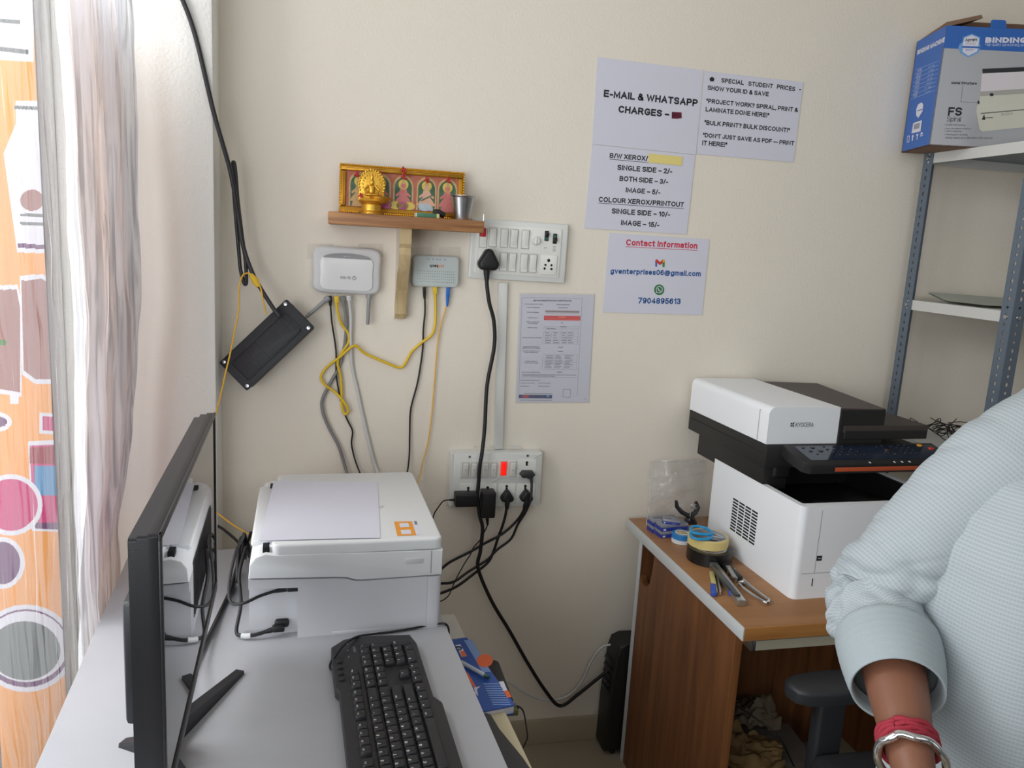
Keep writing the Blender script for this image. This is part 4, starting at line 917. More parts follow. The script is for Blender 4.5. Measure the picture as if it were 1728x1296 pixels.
# the big three-pin plug and its cord running down to the power unit
def bigplug(mb):
    q = at(*c3(1115, 655), Y=-.022); Mf = wframe((q.x, q.y, q.z)) @ Matrix.Scale(1.22, 4)
    pts = []
    for a, rr in ((90, .0125), (215, .013), (325, .013)):
        cxp, cyp = .0135*math.cos(R(a)), .0125*math.sin(R(a))
        pts += [(cxp+rr*math.cos(R(a+t))*.85, cyp+rr*math.sin(R(a+t))) for t in (-55, -30, 0, 30, 55)]
    mb.prism(pts, .026, M_rubber, Mf, .007, 3)
    p = at(*c3(1110, 712), Y=-.035); e = at(*c3(1111, 775), Y=-.035); mb.tube([p, p.lerp(e, .3), p.lerp(e, .6), e], [.0085, .008, .007, .0055], M_rubber, 12)
    for t in (.35, .5, .65, .8): a = p.lerp(e, t); mb.tube([a, a+(e-p)*.06], .0082-.002*t, M_rubber, 12)
cable('power_cable', [(*c3(1110, 745), -.035), (*c3(1112, 800), -.035), (*c3(1125, 900), -.034), (*c3(1152, 1010), -.03), (834, 585, -.028), (822, 650, -.03), (818, 720, -.045), k5(588, 330, -.062), k5(570, 440, -.066), k5(556, 620, -.068), k5(548, 720, -.070), k5(568, 880, -.070), k5(592, 980, -.07), k5(585, 1090, -.07), k5(572, 1200, -.07), (807, 960, -.07), (830, 1015, -.06), (860, 1065, -.05), (890, 1118, -.04), (920, 1165, -.035), (945, 1191, -.035), (975, 1172, -.04), (1005, 1148, -.045), (1035, 1124, -.05)], .0052, M_rubber, 'thick black mains cable from the large plug down to the power unit', ends=[('plug', bigplug)], n=8)

def adapter(name, lab, c0, size, root_at, lead, r, group=None, lead_ends=None):
    t = thing(name, lab, 'power adapter', root_at, group=group); mb = MB(); mb.box(c0, size, M_black, .004, 3); mb.build('body', t)
    return t
q = at(*c5(440, 752), Y=-.075); w_ = (at(*c5(545, 752), Y=-.075)-at(*c5(352, 752), Y=-.075)).length
t = thing('power_adapter', 'flat black adapter lying sideways in the leftmost lower socket', 'power adapter', (q.x, q.y, q.z-.016))
mb = MB(); mb.box((q.x+.003, -.0615, q.z+.001), (w_, .036, .036), M_black, .004, 3); mb.build('body', t)
mb = MB(); mb.tube(spline([at(*c5(352, 744), Y=-.062), at(*c5(305, 744), Y=-.062), at(*c5(250, 755), Y=-.06), at(*c5(205, 810), Y=-.055), at(*c5(165, 880), Y=-.05), at(725, 900, Y=-.05), at(705, 940, Y=-.06), Vector((.13, -.06, .55)), Vector((.13, -.06, .40))], 5), .0018, M_rubber); mb.tube([at(*c5(350, 744), Y=-.062), at(*c5(300, 744), Y=-.062)], [.004, .0025], M_rubber); mb.build('lead', t)
q = at(*c5(648, 800), Y=-.085); w_ = (at(*c5(708, 800), Y=-.085)-at(*c5(588, 800), Y=-.085)).length; h_ = (at(*c5(648, 690), Y=-.085)-at(*c5(648, 914), Y=-.085)).length
t = thing('power_adapter', 'upright black adapter in the second lower socket, beside the mains cable', 'power adapter', (q.x, q.y, q.z-h_/2))
mb = MB(); mb.box((q.x, -.065, q.z+.002), (w_, .043, h_), M_black, .004, 3); mb.build('body', t)
mb = MB(); mb.tube(spline([at(*c5(634, 910), Y=-.065), at(*c5(636, 960), Y=-.063), at(*c5(610, 1020), Y=-.06), at(*c5(570, 1095), Y=-.056), at(*c5(510, 1165), Y=-.05), at(*c5(485, 1225), Y=-.05), at(*c5(440, 1292), Y=-.055), at(768, 980, Y=-.07), at(757, 1005, Y=-.09), at(742, 1015, Y=-.12), at(735, 1010, Y=-.14), Vector((.15, -.15, .58)), Vector((.13, -.14, .42))], 5), .0017, M_rubber); mb.tube([at(*c5(634, 910), Y=-.065), at(*c5(636, 962), Y=-.063)], [.0048, .003], M_rubber); mb.build('lead', t)
def plug3(p):
    def fn(mb):
        q = at(*p, Y=LY-.002); Mf = wframe((q.x, q.y, q.z))
        pts = []
        for a, rr in ((90, .007), (210, .009), (330, .009)):
            cxp, cyp = .010*math.cos(R(a)), .0105*math.sin(R(a))
            pts += [(cxp+rr*math.cos(R(a+t)), cyp+rr*math.sin(R(a+t))) for t in (-55, -25, 0, 25, 55)]
        mb.prism(pts, .024, M_rubber, Mf, .006, 3)
        mb.tube([(q.x, LY-.020, q.z-.008), (q.x-.001, LY-.022, q.z-.022), (q.x-.001, LY-.022, q.z-.034)], [.0075, .0065, .0048], M_rubber, 12)
    return fn
cable('plug_cable', [k5(800, 780, LY-.022), k5(798, 850, LY-.02), k5(770, 960, LY-.015), k5(725, 1085, -.045), k5(690, 1190, -.045), k5(640, 1290, -.05), (800, 968, -.06), (770, 990, -.08), (738, 1003, -.12), (725, 1005, -.15), Vector((.10, -.15, .60)), Vector((.06, -.14, .42))], .0038, M_rubber, 'black cable from the third lower socket of the lower switchboard', ends=[('plug', plug3(c5(801, 702)))], group=None)
cable('plug_cable', [k5(960, 780, LY-.022), k5(945, 850, LY-.02), k5(880, 940, -.05), k5(760, 1045, -.05), k5(610, 1125, -.052), k5(490, 1195, -.055), k5(380, 1250, -.06), k5(290, 1300, -.08), (737, 966, -.12), (720, 975, -.15), Vector((.12, -.16, .62)), Vector((.09, -.15, .42))], .0038, M_rubber, 'black cable from the rightmost lower socket of the lower switchboard', ends=[('plug', plug3(c5(968, 700)))])
def flatplug(mb):
    q = at(*c5(978, 512), Y=LY-.002); Mf = wframe((q.x, q.y, q.z))
    mb.prism([(-.0215, 0), (-.014, .0095), (.014, .0095), (.0215, 0), (.014, -.009), (-.014, -.009)], .018, pm('plug_charcoal', (52, 53, 55), .45), Mf, .004, 2)
    mb.tube([at(*c5(995, 540), Y=LY-.014), at(*c5(1018, 560), Y=LY-.016), at(*c5(1022, 590), Y=LY-.016)], [.006, .005, .004], MATS['plug_charcoal'])
cable('plug_cable', [k5(1018, 555, LY-.016), k5(1022, 620, LY-.03), k5(1012, 740, LY-.042), k5(968, 850, LY-.034), k5(900, 960, -.06), k5(840, 1085, -.055), k5(720, 1180, -.052), k5(630, 1270, -.055), (790, 965, -.07), (765, 982, -.09), (740, 985, -.12), (722, 990, -.15), Vector((.08, -.17, .60)), Vector((.03, -.15, .42))], .0036, M_rubber, 'black cable from the upper right socket with a flat two-pin plug', ends=[('plug', flatplug)])

# ================================================================== LEFT TABLE
TZ = 0.74; TA = R(4.6); TO = Vector((-0.452, -0.252, 0))
M_tab = pm('table_laminate', (172, 173, 178), .45, var=.02, vscale=30, bump=.05, bscale=300)
M_tedge = pm('table_edge', (206, 203, 196), .5)
ta = thing('computer_table', 'white topped computer table under the monitor and the white printer', 'table', TO, TA)
TW, TL = 0.632, 1.25
mb = MB(); mb.box((TW/2, -TL/2, TZ-.0125), (TW, TL, .025), M_tab, .0015); mb.build('table_top', ta, world=False)
for y in (-.06, -TL+.06):
    mb = MB(); mb.box((TW/2-.05, y, (TZ-.025)/2), (TW-.2, .018, TZ-.025), M_tedge, .001); mb.build('side_panel', ta, world=False)
mb = MB(); mb.box((.06, -TL/2, .5), (.018, TL-.14, .35), M_tedge); mb.build('back_panel', ta, world=False)
TRZ = .612
mb = MB(); mb.box((.52, -.62, TRZ-.009), (.40, .92, .018), M_tedge, .001); mb.build('pull_out_tray', ta, world=False)
for y in (-.12, -1.12):
    mb = MB(); mb.box((.45, y+(.03 if y > -.5 else -.03)*0, TRZ+.045), (.30, .012, .11), M_steel); mb.build('tray_runner', ta, world=False)

# things on the pull-out tray
cK = lambda x, y: (540+x/4.547, 1040+y/4.547)
def slab(mb, px, z0, z1, m, extra=None, bev=.0008):
    P = [at(*cK(*p), Z=z1) for p in px]; 
    if extra: P += extra
    mb.prism([(p.x, p.y) for p in P], z1-z0, m, Matrix.Translation((0, 0, z0)), bev)
za = TRZ
mb = MB(); a, b, c = at(*cK(1240, 682), Z=za+.02), at(*cK(1390, 664), Z=za+.02), at(*cK(1640, 1185), Z=za+.02)
d = b.lerp(c, 1.25); e = d + (a-b)*1.6; 
mb.prism([(a.x-.12, a.y-.01), (b.x, b.y), (d.x, d.y), (d.x-.2, d.y)], .020, pm('cream_card', (216, 204, 172), .8, var=.05), Matrix.Translation((0, 0, za)), .002)
mb.build('cream_folder', label='cream cardboard file sticking out from under the table edge', cat='file')
mb = MB(); P = [at(*cK(*p), Z=za+.03) for p in ((1265, 735), (1310, 745), (1380, 860), (1560, 1080), (1640, 1200))]
P = [Vector((P[0].x-.05, P[0].y+.005, 0))] + P + [Vector((P[-1].x-.02, P[-1].y-.12, 0)), Vector((P[0].x-.05, P[-1].y-.12, 0))]
mb.prism([(p.x, p.y) for p in P], .009, pm('dark_grey_pad', (74, 72, 74), .7, var=.05), Matrix.Translation((0, 0, za+.0205)), .002)
mb.build('mouse_pad', label='dark grey pad with a slanted edge on the cream file', cat='mouse pad')
# blue notebook (spiral pattern cover) and the black case under it
nbz = za+.030
P = [at(*cK(*p), Z=nbz) for p in ((1015, 178), (1193, 150), (1500, 680), (1490, 694), (1240, 676))]
B0, B1, B2 = P[0], P[1], P[2]
ex = (B1-B0).normalized(); ey = (B1-B2).normalized(); L_ = (B1-B2).length
nb = thing('notebook', 'blue patterned notebook with orange shapes beside the table edge', 'notebook', (B2.x, B2.y, za+.012))
Mn = frame(Vector((B2.x, B2.y, 0)), ex, ey)
NWd = .17
mb = MB(); mb.box((-NWd/2, L_/2, za+.019), (NWd-.004, L_-.004, .013), M_paper, .0005, M=Mn); mb.build('pages', nb)
M_nb = pm('notebook_blue', (36, 82, 168), .4, var=.06); M_no = pm('notebook_orange', (232, 104, 52), .45); M_nl = pm('notebook_pale', (120, 150, 205), .45)
mb = MB(); mb.prism(rrect(NWd, L_, .006, 4, -NWd/2, L_/2), .0016, M_nb, Mn, .0004, z0=nbz-.0016); mb.prism(rrect(NWd, L_, .006, 4, -NWd/2, L_/2), .0016, M_nb, Mn, .0004, z0=za+.0115); mb.build('cover', nb)
def pxz(mb, pts, m, z): mb.add([at(*cK(*p), Z=z) for p in pts], [list(range(len(pts)))], m)
mb = MB(); zz = nbz+.0004
pxz(mb, [(1105, 185), (1165, 178), (1312, 425), (1245, 428)], M_nl, zz); pxz(mb, ell(1264, 340, 62, 50), M_no, zz+.0003)
pxz(mb, [(1040, 222), (1075, 214), (1128, 305), (1090, 314)], M_paper, zz+.0002); pxz(mb, [(1075, 268), (1104, 264), (1126, 304), (1092, 312)], M_no, zz+.0004); pxz(mb, ell(1064, 245, 26, 18), M_ink, zz+.0004); pxz(mb, ell(1064, 247, 16, 9), M_nl, zz+.0006)
pxz(mb, [(1125, 420), (1140, 440), (1196, 540), (1180, 548), (1130, 470)], M_no, zz); pxz(mb, [(1182, 546), (1232, 536), (1205, 560), (1214, 612), (1190, 590)], M_paper, zz+.0001)
for i in range(10):
    t = i/10; x0, y0 = 1252+80*t, 514+176*t; x1 = x0+130+10*t
    pxz(mb, [(x0, y0), (x1, y0), (x1+4, y0+9), (x0+4, y0+9)], M_nl, zz)
pxz(mb, [(1370, 502), (1408, 498), (1438, 568), (1406, 574)], M_paper, zz); pxz(mb, [(1408, 572), (1446, 570), (1470, 618), (1436, 626)], M_no, zz)
mb.build('cover_print', nb, smooth=0)
mb = MB(); P = [at(*cK(*p), Z=za+.024) for p in ((1240, 290), (1338, 290), (1362, 305), (1470, 585), (1455, 610), (1380, 600))]
mb.prism([(p.x+.004, p.y) for p in P], .0105, M_black, Matrix.Translation((0, 0, za+.0005)), .003); mb.build('black_case', label='flat black case under the right edge of the blue notebook', cat='case')
pe = thing('ball_pen', 'clear ball pen with a green tip lying on the blue notebook', 'pen', at(*cK(1200, 420), Z=nbz+.002))
p, q = at(*cK(1085, 352), Z=nbz+.0055), at(*cK(1298, 470), Z=nbz+.0055)
mb = MB(); mb.tube([p, p.lerp(q, .86)], .004, pm('pen_clear', (200, 205, 215), .15, spec=.8), 10); mb.build('barrel', pe)
mb = MB(); mb.tube([p.lerp(q, .85), p.lerp(q, .97), q], [.0043, .0042, .0025], pm('pen_green', (20, 84, 70), .35), 10); mb.build('cap', pe)
mb = MB(); P = [at(*cK(*p), Z=za+.004) for p in ((1405, 705), (1470, 690), (1492, 735), (1440, 770))]
cx_, cy_ = sum(p.x for p in P)/4, sum(p.y for p in P)/4
dn_ = thing('usb_dongle', 'small olive and black plug end with a thin black lead hanging off the tray', 'plug', (cx_, cy_, za))
mb.box((cx_, cy_, za+.006), (.030, .026, .011), pm('olive_plastic', (92, 98, 50), .5), .002); mb.build('body', dn_)
mb = MB(); mb.tube(spline([Vector((cx_+.012, cy_, za+.007)), at(*cK(1520, 690), Z=za+.01), at(*cK(1560, 730), Z=za-.005), at(*cK(1580, 830), Z=za-.08), at(*cK(1590, 930), Z=za-.15), at(*cK(1560, 1005), Z=za-.2)], 6), .0016, M_rubber); mb.tube([Vector((cx_+.012, cy_, za+.007)), at(*cK(1525, 690), Z=za+.01)], [.005, .003], M_rubber); mb.build('lead', dn_)

# ================================================================== MONITOR
M_bez = pm('monitor_black', (34, 34, 38), .38, bump=.06, bscale=500)
M_scr = pm('screen_glass', (6, 7, 9), .02, spec=.5, var=.0)
mo = thing('monitor', 'black flat monitor seen from its edge, standing on splayed legs on the white table', 'monitor', (-.20, -.99, TZ))
sc0, sc1 = Vector((-.169, -1.265, 0)), Vector((-.197, -.72, 0))
ML = (sc1-sc0).length; MZ0, MZ1 = .868, 1.177
Mm = frame(sc0+Vector((0, 0, MZ0)), sc1-sc0, (0, 0, 1))     # x along the screen (away), y up, z out of the screen
Hm = MZ1-MZ0
mb = MB()
mb.prism(rrect(ML, Hm, .004, 3, ML/2, Hm/2), .010, M_bez, Mm, .0015, z0=-.011)
mb.prism(rrect(ML-.004, Hm-.004, .004, 3, ML/2, Hm/2), .010, M_bez, Mm @ Matrix.Translation((0, 0, -.021)), .0)
mb.prism(rrect(ML-.012, Hm-.012, .004, 3, ML/2, Hm/2), .010, M_bez, Mm @ Matrix.Translation((0, 0, -.030)), .0)
mb.build('housing', mo)
mb = MB(); bt = .0075
for (x, y, sx, sy) in ((ML/2, Hm-bt/2, ML, bt), (ML/2, .008, ML, .016), (bt/2, Hm/2, bt, Hm), (ML-bt/2, Hm/2, bt, Hm)): mb.box((x, y, .0002), (sx, sy, .0032), M_bez, .0008, M=Mm)
mb.build('bezel', mo)
mb = MB(); mb.box((ML/2, Hm/2+.004, -.0008), (ML-2*bt, Hm-bt-.016, .0016), M_scr, M=Mm); mb.build('screen', mo, smooth=0)
mb = MB(); mb.box((ML*.5, Hm*.36, -.044), (ML*.6, Hm*.5, .03), M_bez, .006, M=Mm); mb.build('rear_housing', mo)
ap = Vector((-.285, -.955, TZ))
mb = MB(); a = at(230, 1222, Z=TZ+.03); mb.box((-.232, -.985, TZ+.09), (.022, .05, .17), M_bez, .004); mb.build('stand_neck', mo)
def leg(p, q, nm='leg'):
    mb = MB(); d = (q-p); d.z = 0; s = d.normalized(); n = Vector((-s.y, s.x, 0))
    Ml = Matrix(((s.x, n.x, 0, p.x), (s.y, n.y, 0, p.y), (0, 0, 1, TZ), (0, 0, 0, 1))); L = d.length
    v = [(0, -.012, 0), (L, -.008, 0), (L, .008, 0), (0, .012, 0), (0, -.010, .030), (L, -.007, .006), (L, .007, .006), (0, .010, .030)]
    mb.add(v, [(3, 2, 1, 0), (4, 5, 6, 7), (0, 1, 5, 4), (1, 2, 6, 5), (2, 3, 7, 6), (3, 0, 4, 7)], M_bez, Ml); mb.build(nm, mo, smooth=0)
leg(Vector((-.232, -.97, TZ)), at(405, 1136, Z=TZ)); leg(Vector((-.232, -1.0, TZ)), Vector((-.150, -1.115, TZ))); leg(Vector((-.232, -.985, TZ)), at(207, 1256, Z=TZ))

# ================================================================== WHITE PRINTER
PA = R(2.6); PO = Vector((-.150, -.672, TZ))
pr = thing('laser_printer', 'white multifunction printer on the white table behind the monitor', 'printer', PO, PA)
PD, PW, PH = .352, .435, .163    # along table x, along wall direction, height of the body
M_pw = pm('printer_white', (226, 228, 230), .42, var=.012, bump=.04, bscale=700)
M_pw_shaded = pm('printer_side_shaded', (198, 199, 204), .45, var=.012, bump=.05, bscale=700)  # same white plastic as the lid, darkened to paint in the sides' shade
rot90 = frame((0, 0, 0), (1, 0, 0), (0, 0, 1))      # XZ profile extruded towards -y
def pprism(mb, poly, y0, y1, m, bev=0.0): mb.prism(poly, y1-y0, m, frame((0, y1, 0), (1, 0, 0), (0, 0, 1)), bev)
# lower body with the notch for the sockets at the near rear corner
seam = [(0, .118), (.155, .112), (.172, .1105), (.188, .105), (.20, .104), (PD, .106)]
mb = MB()
pprism(mb, [(.086, 0), (PD-.028, 0), (PD-.028, .106), (.20, .104), (.188, .105), (.172, .1105), (.155, .112), (.086, .1145)], 0, PW, M_pw_shaded, .0)
pprism(mb, [(0, .0), (.086, 0), (.086, .1145), (0, .118)], .022, PW, M_pw_shaded); pprism(mb, [(0, .100), (.086, .0985), (.086, .1145), (0, .118)], 0, .03, M_pw_shaded)
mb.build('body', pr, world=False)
mb = MB(); mb.prism(rrect(.034, PW, .010, 4, PD-.017, PW/2), .1055, M_pw_shaded, I4, .0); mb.build('front_cover', pr, world=False)
mb = MB(); mb.box((PD*.62, .0005, .004), (.14, .002, .006), M_pw_shaded, .001); mb.build('side_door', pr, world=False)
# scanner unit
mb = MB()
up_ = [(0, .1195), (.155, .1135), (.173, .112), (.189, .1065), (.20, .1055), (PD-.001, .1075), (PD, .112), (PD, .158), (.045, .163), (.030, .166), (.012, .160), (.002, .146)]
pprism(mb, up_, 0, PW, M_pw, .004)
mb.build('scanner_unit', pr, world=False)
mb = MB(); mb.prism(rrect(.036, .011, .004, 4, .298, .139), .0015, M_lgrey, frame((0, 0.0005, 0), (1, 0, 0), (0, 0, 1)), .0006); mb.build('grip', pr, world=False)
mb = MB(); mb.box((PD-.022, -.0003, .135), (.0006, .0012, .046), M_hole); mb.build('panel_seam', pr, world=False)
mb = MB()
lidp = rrect(PD-.040, PW-.004, .016, 5, (PD+.038)/2, PW/2)
mb.prism(lidp, .0205, M_pw, Matrix.Translation((0, 0, .161)), .005, 3)
lidb = mb.build('scanner_lid', pr, world=False)
for y in (.022, PW-.06):
    mb = MB(); mb.box((.030, y, .168), (.012, .024, .014), M_hole, .001); mb.box((.040, y, .166), (.016, .018, .018), M_pw, .004, 3); mb.build('hinge', pr, world=False)
mb = MB(); mb.box((.018, PW/2, .164), (.034, PW-.11, .012), M_pw, .005, 3); mb.build('rear_tray_cover', pr, world=False)
mb = MB(); mb.box((-.0006, PW*.5, .078), (.0016, PW*.72, .11), M_dark, .0006)
for k in range(16): mb.box((-.0018, PW*(.16+.68*k/15), .078), (.0018, .012, .10), M_black, .0004)
mb.build('rear_grille', pr, world=False)
ZL = TZ+.1815
pP = lambda x, y, Z: at(340+x/3.502, 740+y/3.502, Z=Z)
mb = MB(); S = [pP(*p, ZL) for p in ((1138, 492), (1243, 490), (1270, 572), (1158, 577))]; mb.add([s+Vector((0, 0, .0004)) for s in S], [(0, 3, 2, 1)], pm('sticker_orange', (232, 152, 44), .5))
S2 = [pP(*p, ZL) for p in ((1243, 490), (1272, 489), (1298, 568), (1270, 572))]; mb.add([s+Vector((0, 0, .0004)) for s in S2], [(0, 3, 2, 1)], M_paper)
S3 = [pP(*p, ZL) for p in ((1256, 490), (1270, 490), (1276, 510), (1262, 512))]; mb.add([s+Vector((0, 0, .0007)) for s in S3], [(0, 3, 2, 1)], M_inkg)
for q in (((1168, 503), (1222, 501), (1229, 524), (1174, 527)), ((1176, 543), (1234, 540), (1242, 566), (1184, 568))): mb.add([pP(*p, ZL)+Vector((0, 0, .0007)) for p in q], [(0, 3, 2, 1)], M_paper)
mb.build('sticker', pr, label='orange and white sticker', smooth=0)
mb = MB(); mb.text('hp', frame(pP(1050, 398, ZL)+Vector((0, 0, .0002)), (-.08, -1, 0), (1, -.05, 0)), M_lgrey, h=.012); mb.build('logo', pr, smooth=0)
# sheet of paper
mb = MB(); S = [pP(*p, ZL+.001) for p in ((428, 250), (1040, 255), (1057, 588), (342, 606))]
S[3].z += .0; n = 8
def sh_(u, v):
    a = S[0].lerp(S[1], u); b = S[3].lerp(S[2], u); q = a.lerp(b, v); q.z = ZL+.0012+.0008*math.sin(u*3.1)*v; return q
mb.grid(sh_, n, n, M_paper); 
mb.grid(lambda u, v: sh_(1-u, v)-Vector((0, 0, .0006)), n, n, M_paper)
mb.build('paper_sheet', label='blank white paper sheet lying on the printer lid', cat='paper')
# ports in the notch
Mp_ = wm(pr)
def lp_(x, y, z): return Mp_ @ Vector((x, y, z))
def wire(name, pts, r, lab, ends=()): return cable(name, pts, r, M_rubber, lab, ends=ends)
yN = .022
def usbplug(mb):
    mb.box(lp_(.078, yN-.006, .091), (.022, .012, .011), M_rubber, .002, rot=Matrix.Rotation(PA, 4, 'Z')); a = lp_(.066, yN-.006, .090); mb.tube([a, lp_(.052, yN-.007, .088), lp_(.044, yN-.008, .087)], [.0055, .0042, .003], M_rubber)
def iecplug(mb):
    mb.box(lp_(.058, yN-.004, .022), (.026, .012, .016), M_rubber, .005, rot=Matrix.Rotation(PA, 4, 'Z')); mb.box(lp_(.052, yN-.014, .017), (.022, .014, .012), M_rubber, .003, rot=Matrix.Rotation(PA, 4, 'Z'))
    mb.tube([lp_(.044, yN-.014, .0155), lp_(.034, yN-.016, .014), lp_(.028, yN-.017, .013)], [.0055, .0045, .0035], M_rubber)
wire('printer_data_cable', [lp_(.048, yN-.007, .088), lp_(.02, yN-.012, .082), lp_(-.01, .0, .074), lp_(-.032, .02, .070), lp_(-.036, .05, .095), lp_(-.028, .09, .135), lp_(-.02, .14, .14), lp_(-.02, .2, .13), lp_(-.022, .30, .07), lp_(-.022, .36, .02)], .0028, 'black data cable plugged into the upper port of the white printer', ends=[('plug', usbplug)])
wire('printer_power_cable', [lp_(.03, yN-.017, .0135), lp_(.01, yN-.02, .010), lp_(-.012, yN-.015, .008), lp_(-.022, .02, .012), lp_(-.016, .05, .05), lp_(-.022, .09, .09), lp_(-.015, .15, .115), lp_(-.018, .24, .08), lp_(-.02, .36, .012)], .0034, 'black power cable with a white tie in the lower port of the white printer', ends=[('plug', iecplug), ('cable_tie', lambda mb: mb.tube([lp_(.004, yN-.019, .009), lp_(-.004, yN-.018, .008), lp_(-.012, yN-.015, .008)], .0052, M_whitec, 10))])
wire('monitor_cable', [Vector((-.235, -.86, TZ+.10)), Vector((-.222, -.76, TZ+.03)), at(370, 1040, Z=TZ+.006), at(395, 985, Z=TZ+.006), lp_(-.046, .14, .02), lp_(-.034, .20, .06), lp_(-.022, .25, .09), lp_(-.018, .32, .05), lp_(-.02, .38, .012)], .0034, 'black cable running from behind the monitor to the back of the table')
wire('signal_cable', [Vector((-.235, -.90, TZ+.08)), Vector((-.23, -.78, TZ+.012)), at(378, 1020, Z=TZ+.0045), at(402, 965, Z=TZ+.0045), lp_(-.030, .15, .05), lp_(-.03, .19, .10), lp_(-.026, .23, .11), lp_(-.026, .30, .05), lp_(-.03, .37, .006)], .0042, 'thicker black cable lying beside the monitor foot and the printer')
wire('loose_cable', [at(350, 880, Y=-.10), at(372, 890, Y=-.10), at(395, 908, Y=-.12), at(412, 925, Y=-.16), lp_(-.022, .33, .06), lp_(-.012, .28, .10)], .0034, 'black cable curving in behind the monitor at the wall')

# ================================================================== KEYBOARD
KZ = TZ+.026
ko = [(180, 180), (85, 240), (98, 400), (118, 548), (150, 572)]
O1 = [at(*cK(*p), Z=KZ-.006) for p in ko]
O2 = [at(*cK(*p), Z=KZ-.006) for p in ((215, 1164), (1100, 1164), (940, 660), (872, 612), (742, 205), (690, 140), (330, 150), (275, 158))]
a_, b_ = O1[-1], O2[0]; dirl = (b_-a_).normalized(); dirr = (O2[1]-O2[2]).normalized()
e1 = a_+dirl*.32; e2 = O2[2]+dirr*.24
kb = thing('keyboard', 'black wired keyboard lying lengthwise on the white table', 'keyboard', (.09, -.9, TZ))
mb = MB(); poly = [(p.x, p.y) for p in O1] + [(e1.x, e1.y), (e2.x, e2.y)] + [(p.x, p.y) for p in O2[2:]]
M_kb = pm('keyboard_case', (40, 39, 42), .5, bump=.1, bscale=500)
mb.prism(poly, .019, M_kb, Matrix.Translation((0, 0, TZ+.002)), .003, 2)
mb.build('case', kb)
# layout axes from the photograph: x = reading direction, y = towards the top row
kA = R(3.6); Rd = Vector((-math.sin(kA), math.cos(kA), 0)); Ud = Vector((-math.cos(kA), -math.sin(kA), 0))
U = .0191
anc = at(*cK(286, 590), Z=KZ)          # F12
keys = []
def row(r, c, items):
    for it in items:
        if isinstance(it, (int, float)): c += it; continue
        s, wd = it if isinstance(it, tuple) else (it, 1)
        hh = 2 if s in ('+N', 'EntN') else 1
        keys.append((s, c, r, wd, hh)); c += wd
row(0, 0, ['Esc', 1, 'F1', 'F2', 'F3', 'F4', .5, 'F5', 'F6', 'F7', 'F8', .5, 'F9', 'F10', 'F11', 'F12', .25, 'Prt', 'Scr', 'Pau'])
row(1.2, 0, list('`1234567890-=') + [('\u2190', 2), .25, 'Ins', 'Hm', 'PgU', .25, 'Num', '/', '*', '-'])
row(2.2, 0, [('Tab', 1.5)] + list('QWERTYUIOP[]') + [('\\', 1.5), .25, 'Del', 'End', 'PgD', .25, '7', '8', '9', '+N'])
row(3.2, 0, [('Caps', 1.75)] + list('ASDFGHJKL;\'') + [('Ent', 2.25), 3.5, '4', '5', '6'])
row(4.2, 0, [('Sh', 2.25)] + list('ZXCVBNM,./') + [('Sh', 2.75), 1.25, '\u2191', 1.25, '1', '2', '3', 'EntN'])
row(5.2, 0, [('Ctl', 1.25), ('Win', 1.25), ('Alt', 1.25), (' ', 6.25), ('Alt', 1.25), ('\u25a0', 1.25), ('\u2261', 1.25), ('Ctl', 1.25), .25, '\u2190', '\u2193', '\u2192', .25, ('0', 2), '.'])
M_key = pm('key_black', (34, 34, 37), .45, bump=.05, bscale=400); M_leg = pm('key_legend', (215, 215, 215), .6)
off = MB()
for s, c, r, wd, hh in keys:
    cx_ = c+wd/2-14.5; cy_ = -(r+(hh-1)/2)
    pos = anc + Rd*(cx_*U) + Ud*(cy_*U); pos.z = TZ+.0215
    Mk_ = Matrix(((Rd.x, Ud.x, 0, pos.x), (Rd.y, Ud.y, 0, pos.y), (0, 0, 1, pos.z), (0, 0, 0, 1)))
    tgt = off if c < 3 else MB()
    tgt.box((0, 0, .0035), (wd*U-.0018, hh*U-.0018, .0085), M_key, .0012, 2, M=Mk_, taper=(1-.0042/(wd*U), 1-.0042/(hh*U)))
    if s.strip():
        t = s.replace('EntN', 'Ent').replace('+N', '+')
        Ml = Mk_ @ Matrix.Translation((-wd*U/2+.0045, hh*U/2-.0075 if len(t) > 1 or t.isalpha() else hh*U/2-.008, .0079))
        tgt.text(t, Ml, M_leg, h=.0045 if len(t) == 1 else .0028, bold=.02, z=.0002)
    if tgt is not off: tgt.build('key', kb)
off.build('key', kb, kind='stuff')
mb = MB()
for k in range(4):
    q = at(*cK(150+5*k, 340+45*k), Z=TZ+.024); mb.box((q.x, q.y, TZ+.0225), (.009, .008, .004), M_key, .001)
mb.build('media_keys', kb)
mb = MB()
p = at(*cK(252, 232), Z=TZ+.0215); mb.text('\u25c6 COSMIC', frame(p, Rd*-1, Ud*-1), M_leg, width=.02, z=.0002, align='L')
for k, q in enumerate(((208, 212), (212, 262), (220, 312))): c = at(*cK(*q), Z=TZ+.0215); mb.flat(circ(.0012, 8, c.x, c.y), M_leg, z=c.z)
mb.build('badge', kb, smooth=0)
cable('keyboard_cable', [at(*cK(105, 415), Z=TZ+.010), at(*cK(78, 400), Z=TZ+.006), at(*cK(84, 350), Z=TZ+.012), at(*cK(130, 285), Z=TZ+.027), at(*cK(200, 205), Z=TZ+.029), at(*cK(290, 155), Z=TZ+.022), at(*cK(420, 135), Z=TZ+.005), at(*cK(560, 118), Z=TZ+.0035), at(*cK(700, 95), Z=TZ+.0035), at(*cK(850, 65), Z=TZ+.004), at(*cK(935, 55), Z=TZ+.006), at(*cK(968, 62), Z=TZ+.003), at(*cK(985, 90), Z=TZ-.03), at(*cK(990, 130), Z=TZ-.09)], .0021, M_rubber, 'thin black keyboard lead running along the foot of the printer', n=8)

